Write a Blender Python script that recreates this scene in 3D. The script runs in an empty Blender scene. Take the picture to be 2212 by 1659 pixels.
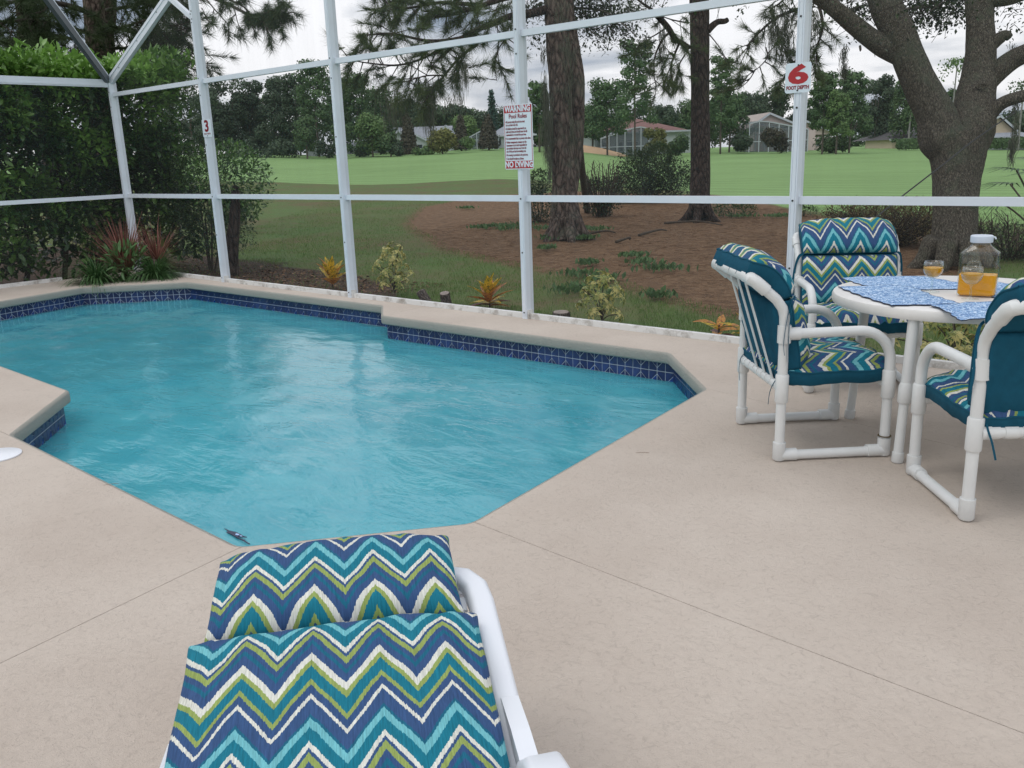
import bpy, bmesh, math, random
import numpy as np
from mathutils import Vector, Matrix, Euler, noise
from mathutils.geometry import tessellate_polygon
PI = math.pi
random.seed(7); rng = np.random.default_rng(7)
scene = bpy.context.scene
COL = scene.collection

# ------------------------------------------------------------------ camera
F, YAW, PITCH, ROLL, EYE = 1891.0, -0.7195, 0.2562, -0.0354, 1.5
PW, PH = 2212.0, 1659.0
FW = np.array([math.sin(YAW)*math.cos(PITCH), math.cos(YAW)*math.cos(PITCH), -math.sin(PITCH)])
_r = np.array([math.cos(YAW), -math.sin(YAW), 0.0]); _u = np.cross(_r, FW)
RT = _r*math.cos(ROLL) + _u*math.sin(ROLL); UP = -_r*math.sin(ROLL) + _u*math.cos(ROLL)
EYEP = np.array([0, 0, EYE])
cam_d = bpy.data.cameras.new('camera'); cam = bpy.data.objects.new('camera', cam_d); COL.objects.link(cam)
cam_d.sensor_width = 36; cam_d.lens = 36*F/PW; cam_d.clip_start = .05; cam_d.clip_end = 4000
M = Matrix(((RT[0], UP[0], -FW[0], 0), (RT[1], UP[1], -FW[1], 0), (RT[2], UP[2], -FW[2], EYE), (0, 0, 0, 1)))
cam.matrix_world = M
scene.camera = cam

def ray(u, v):
    return FW + RT*(u-PW/2)/F - UP*(v-PH/2)/F
def at(u, v, z=None, depth=None, X=None, Y=None):
    "world point seen at (u, v), at a given height, distance or wall plane"
    d = ray(u, v)
    if depth is not None: t = depth
    elif X is not None: t = X/d[0]
    elif Y is not None: t = Y/d[1]
    else: t = (z-EYE)/d[2]
    return Vector(EYEP + d*t)

# ------------------------------------------------------------------ world, sun, exposure
w = bpy.data.worlds.new('World'); scene.world = w; w.use_nodes = True
nt = w.node_tree; nt.nodes.clear()
def N(nt, typ, **kw):
    n = nt.nodes.new(typ)
    for k, v in kw.items():
        if k == 'ins':
            for a, b in v.items(): n.inputs[a].default_value = b
        else: setattr(n, k, v)
    return n
SUN_EL, SUN_AZ = math.radians(58), math.radians(-150)
sky = N(nt, 'ShaderNodeTexSky'); sky.sky_type = 'NISHITA'; sky.sun_disc = False
sky.sun_elevation = SUN_EL; sky.sun_rotation = SUN_AZ; sky.dust_density = 2.0
bg1 = N(nt, 'ShaderNodeBackground', ins={'Strength': .09})
nt.links.new(sky.outputs[0], bg1.inputs[0])
tc = N(nt, 'ShaderNodeTexCoord')
sx = N(nt, 'ShaderNodeSeparateXYZ'); nt.links.new(tc.outputs['Generated'], sx.inputs[0])
zz = N(nt, 'ShaderNodeMath', operation='MAXIMUM', ins={1: 0.0}); nt.links.new(sx.outputs[2], zz.inputs[0])
za = N(nt, 'ShaderNodeMath', operation='ADD', ins={1: 0.16}); nt.links.new(zz.outputs[0], za.inputs[0])
dx = N(nt, 'ShaderNodeMath', operation='DIVIDE'); dy = N(nt, 'ShaderNodeMath', operation='DIVIDE')
nt.links.new(sx.outputs[0], dx.inputs[0]); nt.links.new(za.outputs[0], dx.inputs[1])
nt.links.new(sx.outputs[1], dy.inputs[0]); nt.links.new(za.outputs[0], dy.inputs[1])
cx = N(nt, 'ShaderNodeCombineXYZ'); nt.links.new(dx.outputs[0], cx.inputs[0]); nt.links.new(dy.outputs[0], cx.inputs[1])
n1 = N(nt, 'ShaderNodeTexNoise', ins={'Scale': .85, 'Detail': 7.0, 'Roughness': .52, 'Distortion': .35})
nt.links.new(cx.outputs[0], n1.inputs['Vector'])
cr = N(nt, 'ShaderNodeValToRGB'); e = cr.color_ramp.elements
e[0].position = .36; e[0].color = (.45, .54, .69, 1); e[1].position = .54; e[1].color = (1.5, 1.5, 1.54, 1)
m_ = cr.color_ramp.elements.new(.46); m_.color = (.98, 1.02, 1.10, 1)
nt.links.new(n1.outputs[0], cr.inputs[0])
bg2 = N(nt, 'ShaderNodeBackground', ins={'Strength': 1.30}); nt.links.new(cr.outputs[0], bg2.inputs[0])
sk = N(nt, 'ShaderNodeMath', operation='MULTIPLY_ADD', ins={1: .48, 2: .80}); nt.links.new(zz.outputs[0], sk.inputs[0]); nt.links.new(sk.outputs[0], bg2.inputs['Strength'])
mx = N(nt, 'ShaderNodeMixShader', ins={0: .88})
nt.links.new(bg1.outputs[0], mx.inputs[1]); nt.links.new(bg2.outputs[0], mx.inputs[2])
wo = N(nt, 'ShaderNodeOutputWorld'); nt.links.new(mx.outputs[0], wo.inputs[0])
sun_d = bpy.data.lights.new('sun', 'SUN'); sun_d.energy = .55; sun_d.angle = math.radians(22); sun_d.color = (1, .97, .92)
sun = bpy.data.objects.new('sun', sun_d); COL.objects.link(sun)
sd = Vector((math.sin(SUN_AZ)*math.cos(SUN_EL), math.cos(SUN_AZ)*math.cos(SUN_EL), math.sin(SUN_EL)))
sun.rotation_euler = sd.to_track_quat('Z', 'Y').to_euler(); sun.location = (0, 0, 30)
scene.view_settings.view_transform = 'Standard'; scene.view_settings.look = 'None'
scene.view_settings.gamma = 1; scene.view_settings.use_curve_mapping = False
scene.view_settings.exposure = -0.12
scene.render.engine = 'CYCLES'
scene.cycles.transparent_max_bounces = 24; scene.cycles.max_bounces = 8

# ------------------------------------------------------------------ helpers
def srgb(r, g, b):
    f = lambda c: ((c/255+.055)/1.055)**2.4 if c > 10 else c/255/12.92
    return (f(r), f(g), f(b), 1)
def tag(o, label=None, cat=None, group=None, kind=None):
    if label: o['label'] = label
    if cat: o['category'] = cat
    if group: o['group'] = group
    if kind: o['kind'] = kind
    return o
def link(name, me, parent=None, mats=(), smooth=False, loc=None):
    o = bpy.data.objects.new(name, me); COL.objects.link(o)
    if parent: o.parent = parent
    for m in (mats if isinstance(mats, (list, tuple)) else [mats]):
        if m is not None: me.materials.append(m)
    if smooth:
        me.polygons.foreach_set('use_smooth', [True]*len(me.polygons))
    if loc is not None: o.location = loc
    return o
def empty(name, loc, rz=0):
    o = bpy.data.objects.new(name, None); COL.objects.link(o); o.location = loc; o.rotation_euler = (0, 0, rz)
    o.empty_display_size = .1
    return o
class MB:
    "collects simple solids, then links them as one mesh object"
    def __init__(s): s.v = []; s.f = []; s.m = []; s.uv = []
    def add(s, vs, fs, mi=0, uvs=None):
        b = len(s.v); s.v += [tuple(x) for x in vs]
        for i, f in enumerate(fs):
            s.f.append([b+j for j in f]); s.m.append(mi)
            s.uv.append(uvs[i] if uvs else None)
        return s
    def box(s, x0, x1, y0, y1, z0, z1, mi=0, T=None):
        vs = [Vector(p) for p in [(x0,y0,z0),(x1,y0,z0),(x1,y1,z0),(x0,y1,z0),(x0,y0,z1),(x1,y0,z1),(x1,y1,z1),(x0,y1,z1)]]
        if T: vs = [T @ p for p in vs]
        return s.add(vs, [(0,3,2,1),(4,5,6,7),(0,1,5,4),(1,2,6,5),(2,3,7,6),(3,0,4,7)], mi)
    def bar(s, a, b, w, h, mi=0, up=Vector((0, 0, 1))):
        "box beam from a to b, w across, h along up"
        a = Vector(a); b = Vector(b); d = b-a; L = d.length; d.normalize()
        x = d.cross(up).normalized(); y = x.cross(d).normalized()
        T = Matrix(((x.x, d.x, y.x, a.x), (x.y, d.y, y.y, a.y), (x.z, d.z, y.z, a.z), (0, 0, 0, 1)))
        return s.box(-w/2, w/2, 0, L, -h/2, h/2, mi, T)
    def tube(s, pts, rad, seg=10, mi=0, cap=True, disp=None):
        pts = [Vector(p) for p in pts]; n = len(pts)
        if not hasattr(rad, '__len__'): rad = [rad]*n
        rings = []; ref = None
        for i, p in enumerate(pts):
            t = (pts[min(i+1, n-1)]-pts[max(i-1, 0)])
            t = t.normalized() if t.length > 1e-9 else Vector((0, 0, 1))
            if ref is None: ref = t.orthogonal().normalized()
            ref = (ref - t*ref.dot(t)); ref = ref.normalized() if ref.length > 1e-6 else t.orthogonal().normalized()
            b = t.cross(ref)
            ring = []
            for k in range(seg):
                a = 2*PI*k/seg; r = rad[i]
                if disp: r *= disp(i, k, p)
                ring.append(p + (ref*math.cos(a)+b*math.sin(a))*r)
            rings.append(ring)
        vs = [q for r in rings for q in r]; fs = []
        for i in range(n-1):
            for k in range(seg):
                k2 = (k+1) % seg
                fs.append((i*seg+k, i*seg+k2, (i+1)*seg+k2, (i+1)*seg+k))
        if cap:
            fs.append(tuple(range(seg))[::-1]); fs.append(tuple((n-1)*seg+k for k in range(seg)))
        return s.add(vs, fs, mi)
    def lathe(s, prof, seg=28, mi=0, c=(0, 0, 0), sx=1, sy=1, close=True):
        n = len(prof); vs = []; fs = []
        for r, z in prof:
            for k in range(seg):
                a = 2*PI*k/seg; vs.append((c[0]+r*math.cos(a)*sx, c[1]+r*math.sin(a)*sy, c[2]+z))
        for i in range(n-1):
            for k in range(seg):
                k2 = (k+1) % seg; fs.append((i*seg+k, i*seg+k2, (i+1)*seg+k2, (i+1)*seg+k))
        if close:
            fs.append(tuple(range(seg))[::-1]); fs.append(tuple((n-1)*seg+k for k in range(seg)))
        return s.add(vs, fs, mi)
    def prism(s, poly, z0, z1, mi=0, T=None):
        n = len(poly)
        vs = [Vector((p[0], p[1], z0)) for p in poly]+[Vector((p[0], p[1], z1)) for p in poly]
        if T: vs = [T @ p for p in vs]
        fs = [(i, (i+1) % n, n+(i+1) % n, n+i) for i in range(n)]
        for t in tessellate_polygon([[Vector((p[0], p[1], 0)) for p in poly]]):
            a, b, c = t
            A = Vector(poly[a][:2]); B = Vector(poly[b][:2]); C = Vector(poly[c][:2])
            if (B-A).cross(C-A) < 0: a, c = c, a
            fs.append((a+n, b+n, c+n)); fs.append((c, b, a))
        return s.add(vs, fs, mi)
    def mesh(s, name):
        me = bpy.data.meshes.new(name); me.from_pydata(s.v, [], s.f)
        me.polygons.foreach_set('material_index', s.m)
        if any(u is not None for u in s.uv):
            ul = me.uv_layers.new(name='UVMap'); k = 0
            for f, u in zip(s.f, s.uv):
                for j in range(len(f)):
                    if u is not None: ul.data[k].uv = u[j]
                    k += 1
        me.update(); return me
    def build(s, name, mats, parent=None, smooth=False, loc=None, weld=False, angle=None):
        me = s.mesh(name)
        if weld or angle is not None:
            bm = bmesh.new(); bm.from_mesh(me)
            if weld: bmesh.ops.remove_doubles(bm, verts=bm.verts, dist=1e-5)
            bmesh.ops.recalc_face_normals(bm, faces=bm.faces)
            if angle is not None:
                smooth = True
                for ed in bm.edges:
                    if len(ed.link_faces) == 2 and ed.calc_face_angle(0) > angle: ed.smooth = False
            bm.to_mesh(me); bm.free()
        return link(name, me, parent, mats, smooth, loc)

def batch_mesh(name, tv, tf, R, P, S=None, tint=None):
    "many copies of a small template (equal face sizes) in one mesh; R (N,3,3), P (N,3), S (N,), tint (N,)"
    tv = np.asarray(tv, float); tf = np.asarray(tf, int); n = len(P); nv = len(tv); nf, k = tf.shape
    V = np.einsum('nij,vj->nvi', R, tv)
    if S is not None: V = V*np.asarray(S)[:, None, None]
    V = (V + P[:, None, :]).reshape(-1, 3)
    Fc = (tf[None] + (np.arange(n)*nv)[:, None, None]).reshape(-1)
    me = bpy.data.meshes.new(name)
    me.vertices.add(n*nv); me.vertices.foreach_set('co', V.ravel())
    me.loops.add(len(Fc)); me.loops.foreach_set('vertex_index', Fc.astype(np.int32))
    me.polygons.add(n*nf); me.polygons.foreach_set('loop_start', np.arange(0, n*nf*k, k, dtype=np.int32))
    me.polygons.foreach_set('loop_total', np.full(n*nf, k, dtype=np.int32))
    if tint is not None:
        at_ = me.attributes.new('tint', 'FLOAT', 'FACE'); at_.data.foreach_set('value', np.repeat(tint, nf).astype(np.float32))
    me.update(calc_edges=True); me.validate(); return me
def rand_rot(n, up=None, spread=1.0, r=rng):
    "random frames whose local Z is near up (n,3)"
    z = r.normal(size=(n, 3)); z /= np.linalg.norm(z, axis=1)[:, None]
    if up is not None:
        z = np.asarray(up)*(1.0)+z*spread; z /= np.linalg.norm(z, axis=1)[:, None]+1e-9
    a = r.normal(size=(n, 3)); x = a-(a*z).sum(1)[:, None]*z; x /= np.linalg.norm(x, axis=1)[:, None]
    y = np.cross(z, x)
    return np.stack([x, y, z], axis=2)
def smooth_path(pts, per=6):
    pts = [Vector(p) for p in pts]; out = []
    for i in range(len(pts)-1):
        p0 = pts[max(i-1, 0)]; p1 = pts[i]; p2 = pts[i+1]; p3 = pts[min(i+2, len(pts)-1)]
        for k in range(per):
            t = k/per
            out.append(.5*((2*p1)+(p2-p0)*t+(2*p0-5*p1+4*p2-p3)*t*t+(3*p1-p0-3*p2+p3)*t**3))
    out.append(pts[-1]); return out
def lerp_list(vals, n):
    x = np.linspace(0, len(vals)-1, n); return list(np.interp(x, range(len(vals)), vals))

# ------------------------------------------------------------------ materials
def newmat(name):
    m = bpy.data.materials.new(name); m.use_nodes = True
    nt = m.node_tree; b = nt.nodes['Principled BSDF']; return m, nt, b
def simple(name, col, rough=.5, bump=None, var=None, metal=0, spec=.5):
    m, nt, b = newmat(name)
    b.inputs['Base Color'].default_value = col; b.inputs['Roughness'].default_value = rough
    b.inputs['Metallic'].default_value = metal; b.inputs['Specular IOR Level'].default_value = spec
    tc = N(nt, 'ShaderNodeTexCoord')
    if var:
        sc, amt = var
        n = N(nt, 'ShaderNodeTexNoise', ins={'Scale': sc, 'Detail': 5.0, 'Roughness': .6})
        nt.links.new(tc.outputs['Object'], n.inputs['Vector'])
        r = N(nt, 'ShaderNodeValToRGB'); e = r.color_ramp.elements
        e[0].position = .3; e[1].position = .7
        e[0].color = tuple(c*(1-amt) for c in col[:3])+(1,); e[1].color = tuple(min(1, c*(1+amt)) for c in col[:3])+(1,)
        nt.links.new(n.outputs[0], r.inputs[0]); nt.links.new(r.outputs[0], b.inputs['Base Color'])
    if bump:
        sc, st, dist = bump
        n = N(nt, 'ShaderNodeTexNoise', ins={'Scale': sc, 'Detail': 4.0})
        nt.links.new(tc.outputs['Object'], n.inputs['Vector'])
        bp = N(nt, 'ShaderNodeBump', ins={'Strength': st, 'Distance': dist})
        nt.links.new(n.outputs[0], bp.inputs['Height']); nt.links.new(bp.outputs[0], b.inputs['Normal'])
    return m
def leafmat(name, c0, c1, rough=.5, trans=.25, spec=.35):
    "leaf colour varies from leaf to leaf by the tint attribute"
    m, nt, b = newmat(name); b.inputs['Roughness'].default_value = rough; b.inputs['Specular IOR Level'].default_value = spec
    a = N(nt, 'ShaderNodeAttribute', attribute_name='tint')
    r = N(nt, 'ShaderNodeValToRGB'); r.color_ramp.elements[0].color = c0; r.color_ramp.elements[1].color = c1
    nt.links.new(a.outputs['Fac'], r.inputs[0]); nt.links.new(r.outputs[0], b.inputs['Base Color'])
    tr = N(nt, 'ShaderNodeBsdfTranslucent'); nt.links.new(r.outputs[0], tr.inputs[0])
    mx = N(nt, 'ShaderNodeMixShader', ins={0: trans}); nt.links.new(b.outputs[0], mx.inputs[1]); nt.links.new(tr.outputs[0], mx.inputs[2])
    nt.links.new(mx.outputs[0], nt.nodes['Material Output'].inputs[0]); return m
def barkmat(name, c0, c1, scale=14, stretch=.22, bump=.9, lich=None, dist=.03):
    m, nt, b = newmat(name); b.inputs['Roughness'].default_value = .95; b.inputs['Specular IOR Level'].default_value = .15
    tc = N(nt, 'ShaderNodeTexCoord'); mp = N(nt, 'ShaderNodeMapping', ins={'Scale': (1, 1, stretch)})
    nt.links.new(tc.outputs['Object'], mp.inputs[0])
    v = N(nt, 'ShaderNodeTexVoronoi', feature='DISTANCE_TO_EDGE', ins={'Scale': scale})
    ns = N(nt, 'ShaderNodeTexNoise', ins={'Scale': scale*1.3, 'Detail': 8.0, 'Roughness': .7})
    nd = N(nt, 'ShaderNodeTexNoise', ins={'Scale': scale*.6, 'Detail': 3.0})
    nt.links.new(mp.outputs[0], nd.inputs['Vector'])
    vm = N(nt, 'ShaderNodeVectorMath', operation='SCALE', ins={'Scale': .12}); nt.links.new(nd.outputs['Color'], vm.inputs[0])
    va = N(nt, 'ShaderNodeVectorMath', operation='ADD'); nt.links.new(mp.outputs[0], va.inputs[0]); nt.links.new(vm.outputs[0], va.inputs[1])
    nt.links.new(va.outputs[0], v.inputs['Vector']); nt.links.new(mp.outputs[0], ns.inputs['Vector'])
    ad = N(nt, 'ShaderNodeMath', operation='MULTIPLY_ADD', ins={1: 1.6}); nt.links.new(v.outputs[0], ad.inputs[0]); nt.links.new(ns.outputs[0], ad.inputs[2])
    r = N(nt, 'ShaderNodeValToRGB'); e = r.color_ramp.elements; e[0].position = .45; e[0].color = c0; e[1].position = .95; e[1].color = c1
    nt.links.new(ad.outputs[0], r.inputs[0]); out = r.outputs[0]
    if lich:
        nl = N(nt, 'ShaderNodeTexNoise', ins={'Scale': 2.3, 'Detail': 6.0, 'Roughness': .7}); nt.links.new(tc.outputs['Object'], nl.inputs['Vector'])
        rl = N(nt, 'ShaderNodeMapRange', ins={1: .5, 2: .68, 3: 0, 4: .6}); nt.links.new(nl.outputs[0], rl.inputs[0])
        mc = N(nt, 'ShaderNodeMixRGB', ins={2: lich}); nt.links.new(rl.outputs[0], mc.inputs[0]); nt.links.new(out, mc.inputs[1]); out = mc.outputs[0]
    nt.links.new(out, b.inputs['Base Color'])
    bp = N(nt, 'ShaderNodeBump', ins={'Strength': bump, 'Distance': dist}); nt.links.new(ad.outputs[0], bp.inputs['Height']); nt.links.new(bp.outputs[0], b.inputs['Normal'])
    return m

MT = {}
MT['alu'] = simple('white_aluminium', (.68, .73, .79, 1), .38, var=(3, .05), bump=(60, .05, .002))
MT['plate'] = None
def plate_mat():
    m, nt, b = newmat('chalky_painted_plate'); b.inputs['Roughness'].default_value = .6
    tc = N(nt, 'ShaderNodeTexCoord'); n = N(nt, 'ShaderNodeTexNoise', ins={'Scale': 5.0, 'Detail': 9.0, 'Roughness': .72})
    nt.links.new(tc.outputs['Object'], n.inputs[0]); r = N(nt, 'ShaderNodeValToRGB'); e = r.color_ramp.elements
    e[0].position = .30; e[0].color = (.22, .19, .15, 1); e[1].position = .50; e[1].color = (.66, .66, .64, 1)
    nt.links.new(n.outputs[0], r.inputs[0]); nt.links.new(r.outputs[0], b.inputs['Base Color'])
    bp = N(nt, 'ShaderNodeBump', ins={'Strength': .4, 'Distance': .004}); nt.links.new(n.outputs[0], bp.inputs['Height']); nt.links.new(bp.outputs[0], b.inputs['Normal'])
    return m
MT['plate'] = plate_mat()
MT['beam_dark'] = simple('shaded_aluminium', (.10, .115, .13, 1), .45, var=(3, .1))  # rafter seen from below: its underside shade is put into the colour
MT['black'] = simple('black_metal', (.02, .02, .02, 1), .5)
def screen_mat():
    m, nt, b = newmat('insect_screen'); b.inputs['Base Color'].default_value = (.10, .11, .115, 1); b.inputs['Roughness'].default_value = .8
    tr = N(nt, 'ShaderNodeBsdfTransparent'); mx = N(nt, 'ShaderNodeMixShader')
    tc = N(nt, 'ShaderNodeTexCoord'); mp = N(nt, 'ShaderNodeMapping', ins={'Scale': (3, 3, .35)}); nt.links.new(tc.outputs['Object'], mp.inputs[0])
    n = N(nt, 'ShaderNodeTexNoise', ins={'Scale': 2.0, 'Detail': 5.0}); nt.links.new(mp.outputs[0], n.inputs[0])
    mr = N(nt, 'ShaderNodeMapRange', ins={1: .3, 2: .8, 3: .10, 4: .17}); nt.links.new(n.outputs[0], mr.inputs[0])
    nt.links.new(mr.outputs[0], mx.inputs[0]); nt.links.new(tr.outputs[0], mx.inputs[1]); nt.links.new(b.outputs[0], mx.inputs[2])
    nt.links.new(mx.outputs[0], nt.nodes['Material Output'].inputs[0]); return m
MT['screen'] = screen_mat()

def deck_mat(name, edge=False):
    m, nt, b = newmat(name); b.inputs['Roughness'].default_value = .82; b.inputs['Specular IOR Level'].default_value = .3
    tc = N(nt, 'ShaderNodeTexCoord'); co = tc.outputs['Object']
    n1 = N(nt, 'ShaderNodeTexNoise', ins={'Scale': 1.1, 'Detail': 6.0, 'Roughness': .6}); nt.links.new(co, n1.inputs[0])
    n2 = N(nt, 'ShaderNodeTexNoise', ins={'Scale': 38.0, 'Detail': 6.0, 'Roughness': .65, 'Distortion': 1.2}); nt.links.new(co, n2.inputs[0])
    n3 = N(nt, 'ShaderNodeTexNoise', ins={'Scale': 240.0, 'Detail': 3.0}); nt.links.new(co, n3.inputs[0])
    n4 = N(nt, 'ShaderNodeTexVoronoi', feature='F1', ins={'Scale': 9.0}); nt.links.new(co, n4.inputs[0])
    r = N(nt, 'ShaderNodeValToRGB'); e = r.color_ramp.elements
    e[0].position = .30; e[0].color = (.476, .404, .342, 1); e[1].position = .72; e[1].color = (.578, .506, .436, 1)
    nt.links.new(n1.outputs[0], r.inputs[0])
    # pits of the knock-down texture are coloured a little darker
    r2 = N(nt, 'ShaderNodeMapRange', ins={1: .36, 2: .46, 3: .89, 4: 1.0}); nt.links.new(n2.outputs[0], r2.inputs[0])
    mc = N(nt, 'ShaderNodeMixRGB', blend_type='MULTIPLY', ins={0: 1.0}); nt.links.new(r.outputs[0], mc.inputs[1]); nt.links.new(r2.outputs[0], mc.inputs[2])
    sp = N(nt, 'ShaderNodeMapRange', ins={1: .68, 2: .74, 3: 1.0, 4: .82}); nt.links.new(n3.outputs[0], sp.inputs[0])
    mc2 = N(nt, 'ShaderNodeMixRGB', blend_type='MULTIPLY', ins={0: 1.0}); nt.links.new(mc.outputs[0], mc2.inputs[1]); nt.links.new(sp.outputs[0], mc2.inputs[2])
    last = mc2.outputs[0]
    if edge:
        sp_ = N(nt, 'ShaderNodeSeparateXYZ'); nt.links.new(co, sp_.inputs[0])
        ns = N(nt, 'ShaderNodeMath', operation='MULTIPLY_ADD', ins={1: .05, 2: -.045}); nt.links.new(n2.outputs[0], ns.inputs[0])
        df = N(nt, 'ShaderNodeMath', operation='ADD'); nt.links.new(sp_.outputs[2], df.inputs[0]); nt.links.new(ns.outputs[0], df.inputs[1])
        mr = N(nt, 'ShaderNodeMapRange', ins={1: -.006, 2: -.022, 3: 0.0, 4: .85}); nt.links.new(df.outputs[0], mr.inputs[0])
        mg = N(nt, 'ShaderNodeMixRGB', ins={2: (.36, .365, .325, 1)}); nt.links.new(mr.outputs[0], mg.inputs[0]); nt.links.new(last, mg.inputs[1]); last = mg.outputs[0]  # greenish-grey coping face, with the shade of its sideways facing painted in
    nt.links.new(last, b.inputs['Base Color'])
    mxh = N(nt, 'ShaderNodeMath', operation='MULTIPLY_ADD', ins={1: .5}); nt.links.new(n3.outputs[0], mxh.inputs[0]); nt.links.new(n2.outputs[0], mxh.inputs[2])
    bp = N(nt, 'ShaderNodeBump', ins={'Strength': .85 if not edge else .9, 'Distance': .008 if not edge else .02}); nt.links.new(mxh.outputs[0], bp.inputs['Height']); nt.links.new(bp.outputs[0], b.inputs['Normal'])
    return m
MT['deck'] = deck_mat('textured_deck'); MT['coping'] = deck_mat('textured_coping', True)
MT['joint'] = simple('joint_filler', (.17, .145, .12, 1), .9)

def fabric_mat():
    m, nt, b = newmat('chevron_fabric'); b.inputs['Roughness'].default_value = .85; b.inputs['Specular IOR Level'].default_value = .2
    uv = N(nt, 'ShaderNodeUVMap', uv_map='UVMap'); s = N(nt, 'ShaderNodeSeparateXYZ'); nt.links.new(uv.outputs[0], s.inputs[0])
    mp = N(nt, 'ShaderNodeMapping', ins={'Scale': (330, 9, 1)}); nt.links.new(uv.outputs[0], mp.inputs[0])
    jn = N(nt, 'ShaderNodeTexNoise', ins={'Scale': 1.0, 'Detail': 3.0}); nt.links.new(mp.outputs[0], jn.inputs[0])
    pp = N(nt, 'ShaderNodeMath', operation='PINGPONG', ins={1: .0735}); nt.links.new(s.outputs[0], pp.inputs[0])
    a = N(nt, 'ShaderNodeMath', operation='MULTIPLY_ADD', ins={1: 1.13}); nt.links.new(pp.outputs[0], a.inputs[0]); nt.links.new(s.outputs[1], a.inputs[2])
    j = N(nt, 'ShaderNodeMath', operation='MULTIPLY_ADD', ins={1: .012}); nt.links.new(jn.outputs[0], j.inputs[0]); nt.links.new(a.outputs[0], j.inputs[2])
    d = N(nt, 'ShaderNodeMath', operation='DIVIDE', ins={1: .275}); nt.links.new(j.outputs[0], d.inputs[0])
    f = N(nt, 'ShaderNodeMath', operation='FRACT'); nt.links.new(d.outputs[0], f.inputs[0])
    r = N(nt, 'ShaderNodeValToRGB'); r.color_ramp.interpolation = 'CONSTANT'
    slate = srgb(56, 84, 126); teal = srgb(26, 116, 136); aqua = srgb(112, 182, 190); green = srgb(146, 163, 92); white = srgb(216, 216, 205); dteal = srgb(28, 100, 126)
    stops = [(0, white), (.035, slate), (.065, green), (.125, slate), (.175, dteal), (.215, slate), (.30, white), (.365, green), (.415, teal), (.52, green), (.565, slate), (.635, white), (.67, slate), (.785, dteal), (.81, aqua), (.88, teal), (.985, white)]
    e = r.color_ramp.elements
    e[0].position = 1-stops[-1][0] if False else 0; e[0].color = stops[0][1]; e[1].position = stops[1][0]; e[1].color = stops[1][1]
    for p, c in stops[2:]:
        q = e.new(p); q.color = c
    inv = N(nt, 'ShaderNodeMath', operation='SUBTRACT', ins={0: 1.0}); nt.links.new(f.outputs[0], inv.inputs[1])
    nt.links.new(inv.outputs[0], r.inputs[0])
    mp2 = N(nt, 'ShaderNodeMapping', ins={'Scale': (260, 22, 1)}); nt.links.new(uv.outputs[0], mp2.inputs[0])
    n2 = N(nt, 'ShaderNodeTexNoise', ins={'Scale': 1.0, 'Detail': 4.0, 'Roughness': .7}); nt.links.new(mp2.outputs[0], n2.inputs[0])
    mr = N(nt, 'ShaderNodeMapRange', ins={1: .28, 2: .72, 3: .60, 4: 1.16}); nt.links.new(n2.outputs[0], mr.inputs[0])
    mc = N(nt, 'ShaderNodeMixRGB', blend_type='MULTIPLY', ins={0: 1.0}); nt.links.new(r.outputs[0], mc.inputs[1]); nt.links.new(mr.outputs[0], mc.inputs[2])
    nt.links.new(mc.outputs[0], b.inputs['Base Color'])
    bp = N(nt, 'ShaderNodeBump', ins={'Strength': .35, 'Distance': .002}); nt.links.new(n2.outputs[0], bp.inputs['Height']); nt.links.new(bp.outputs[0], b.inputs['Normal'])
    return m
MT['chev'] = fabric_mat()
MT['teal'] = simple('teal_canvas', srgb(22, 80, 102), .85, bump=(300, .3, .001), var=(25, .12), spec=.2)
MT['pvc'] = simple('white_pvc', (.66, .67, .66, 1), .33, var=(6, .05))
MT['resin'] = simple('white_resin', (.74, .76, .80, 1), .35, bump=(120, .05, .001))
MT['tabletop'] = simple('white_table_plastic', (.72, .70, .67, 1), .42, bump=(90, .06, .001), var=(9, .04))
def glass_mat(name, tint=(.93, .97, .96, 1), refl=1.0, base=.06):
    m, nt, b = newmat(name); nt.nodes.remove(b)
    tr = N(nt, 'ShaderNodeBsdfTransparent'); tr.inputs[0].default_value = tint
    gl = N(nt, 'ShaderNodeBsdfGlossy', ins={'Roughness': .03})
    lw = N(nt, 'ShaderNodeLayerWeight', ins={'Blend': .35}); mr = N(nt, 'ShaderNodeMapRange', ins={3: base, 4: .75}); nt.links.new(lw.outputs['Facing'], mr.inputs[0])
    pw = N(nt, 'ShaderNodeMath', operation='POWER', ins={1: 2.2}); nt.links.new(mr.outputs[0], pw.inputs[0])
    mx = N(nt, 'ShaderNodeMixShader'); nt.links.new(pw.outputs[0], mx.inputs[0]); nt.links.new(tr.outputs[0], mx.inputs[1]); nt.links.new(gl.outputs[0], mx.inputs[2])
    nt.links.new(mx.outputs[0], nt.nodes['Material Output'].inputs[0]); return m
MT['glass'] = glass_mat('clear_glass', base=.24)
MT['juice'] = simple('orange_juice', srgb(236, 160, 12), .25, var=(30, .06))
MT['lid'] = simple('white_lid', (.60, .66, .74, 1), .35)
def mat_mat():
    m, nt, b = newmat('mottled_blue_weave'); b.inputs['Roughness'].default_value = .9
    tc = N(nt, 'ShaderNodeTexCoord'); n = N(nt, 'ShaderNodeTexNoise', ins={'Scale': 55.0, 'Detail': 4.0, 'Roughness': .7, 'Distortion': 1.5}); nt.links.new(tc.outputs['Object'], n.inputs[0])
    r = N(nt, 'ShaderNodeValToRGB'); e = r.color_ramp.elements; e[0].position = .38; e[0].color = srgb(48, 82, 140); e[1].position = .58; e[1].color = srgb(206, 222, 236)
    q = e.new(.50); q.color = srgb(112, 156, 200)
    nt.links.new(n.outputs[0], r.inputs[0]); nt.links.new(r.outputs[0], b.inputs['Base Color']); return m
MT['mat'] = mat_mat()
MT['navy'] = simple('navy_edging', (.02, .025, .05, 1), .8)
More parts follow.
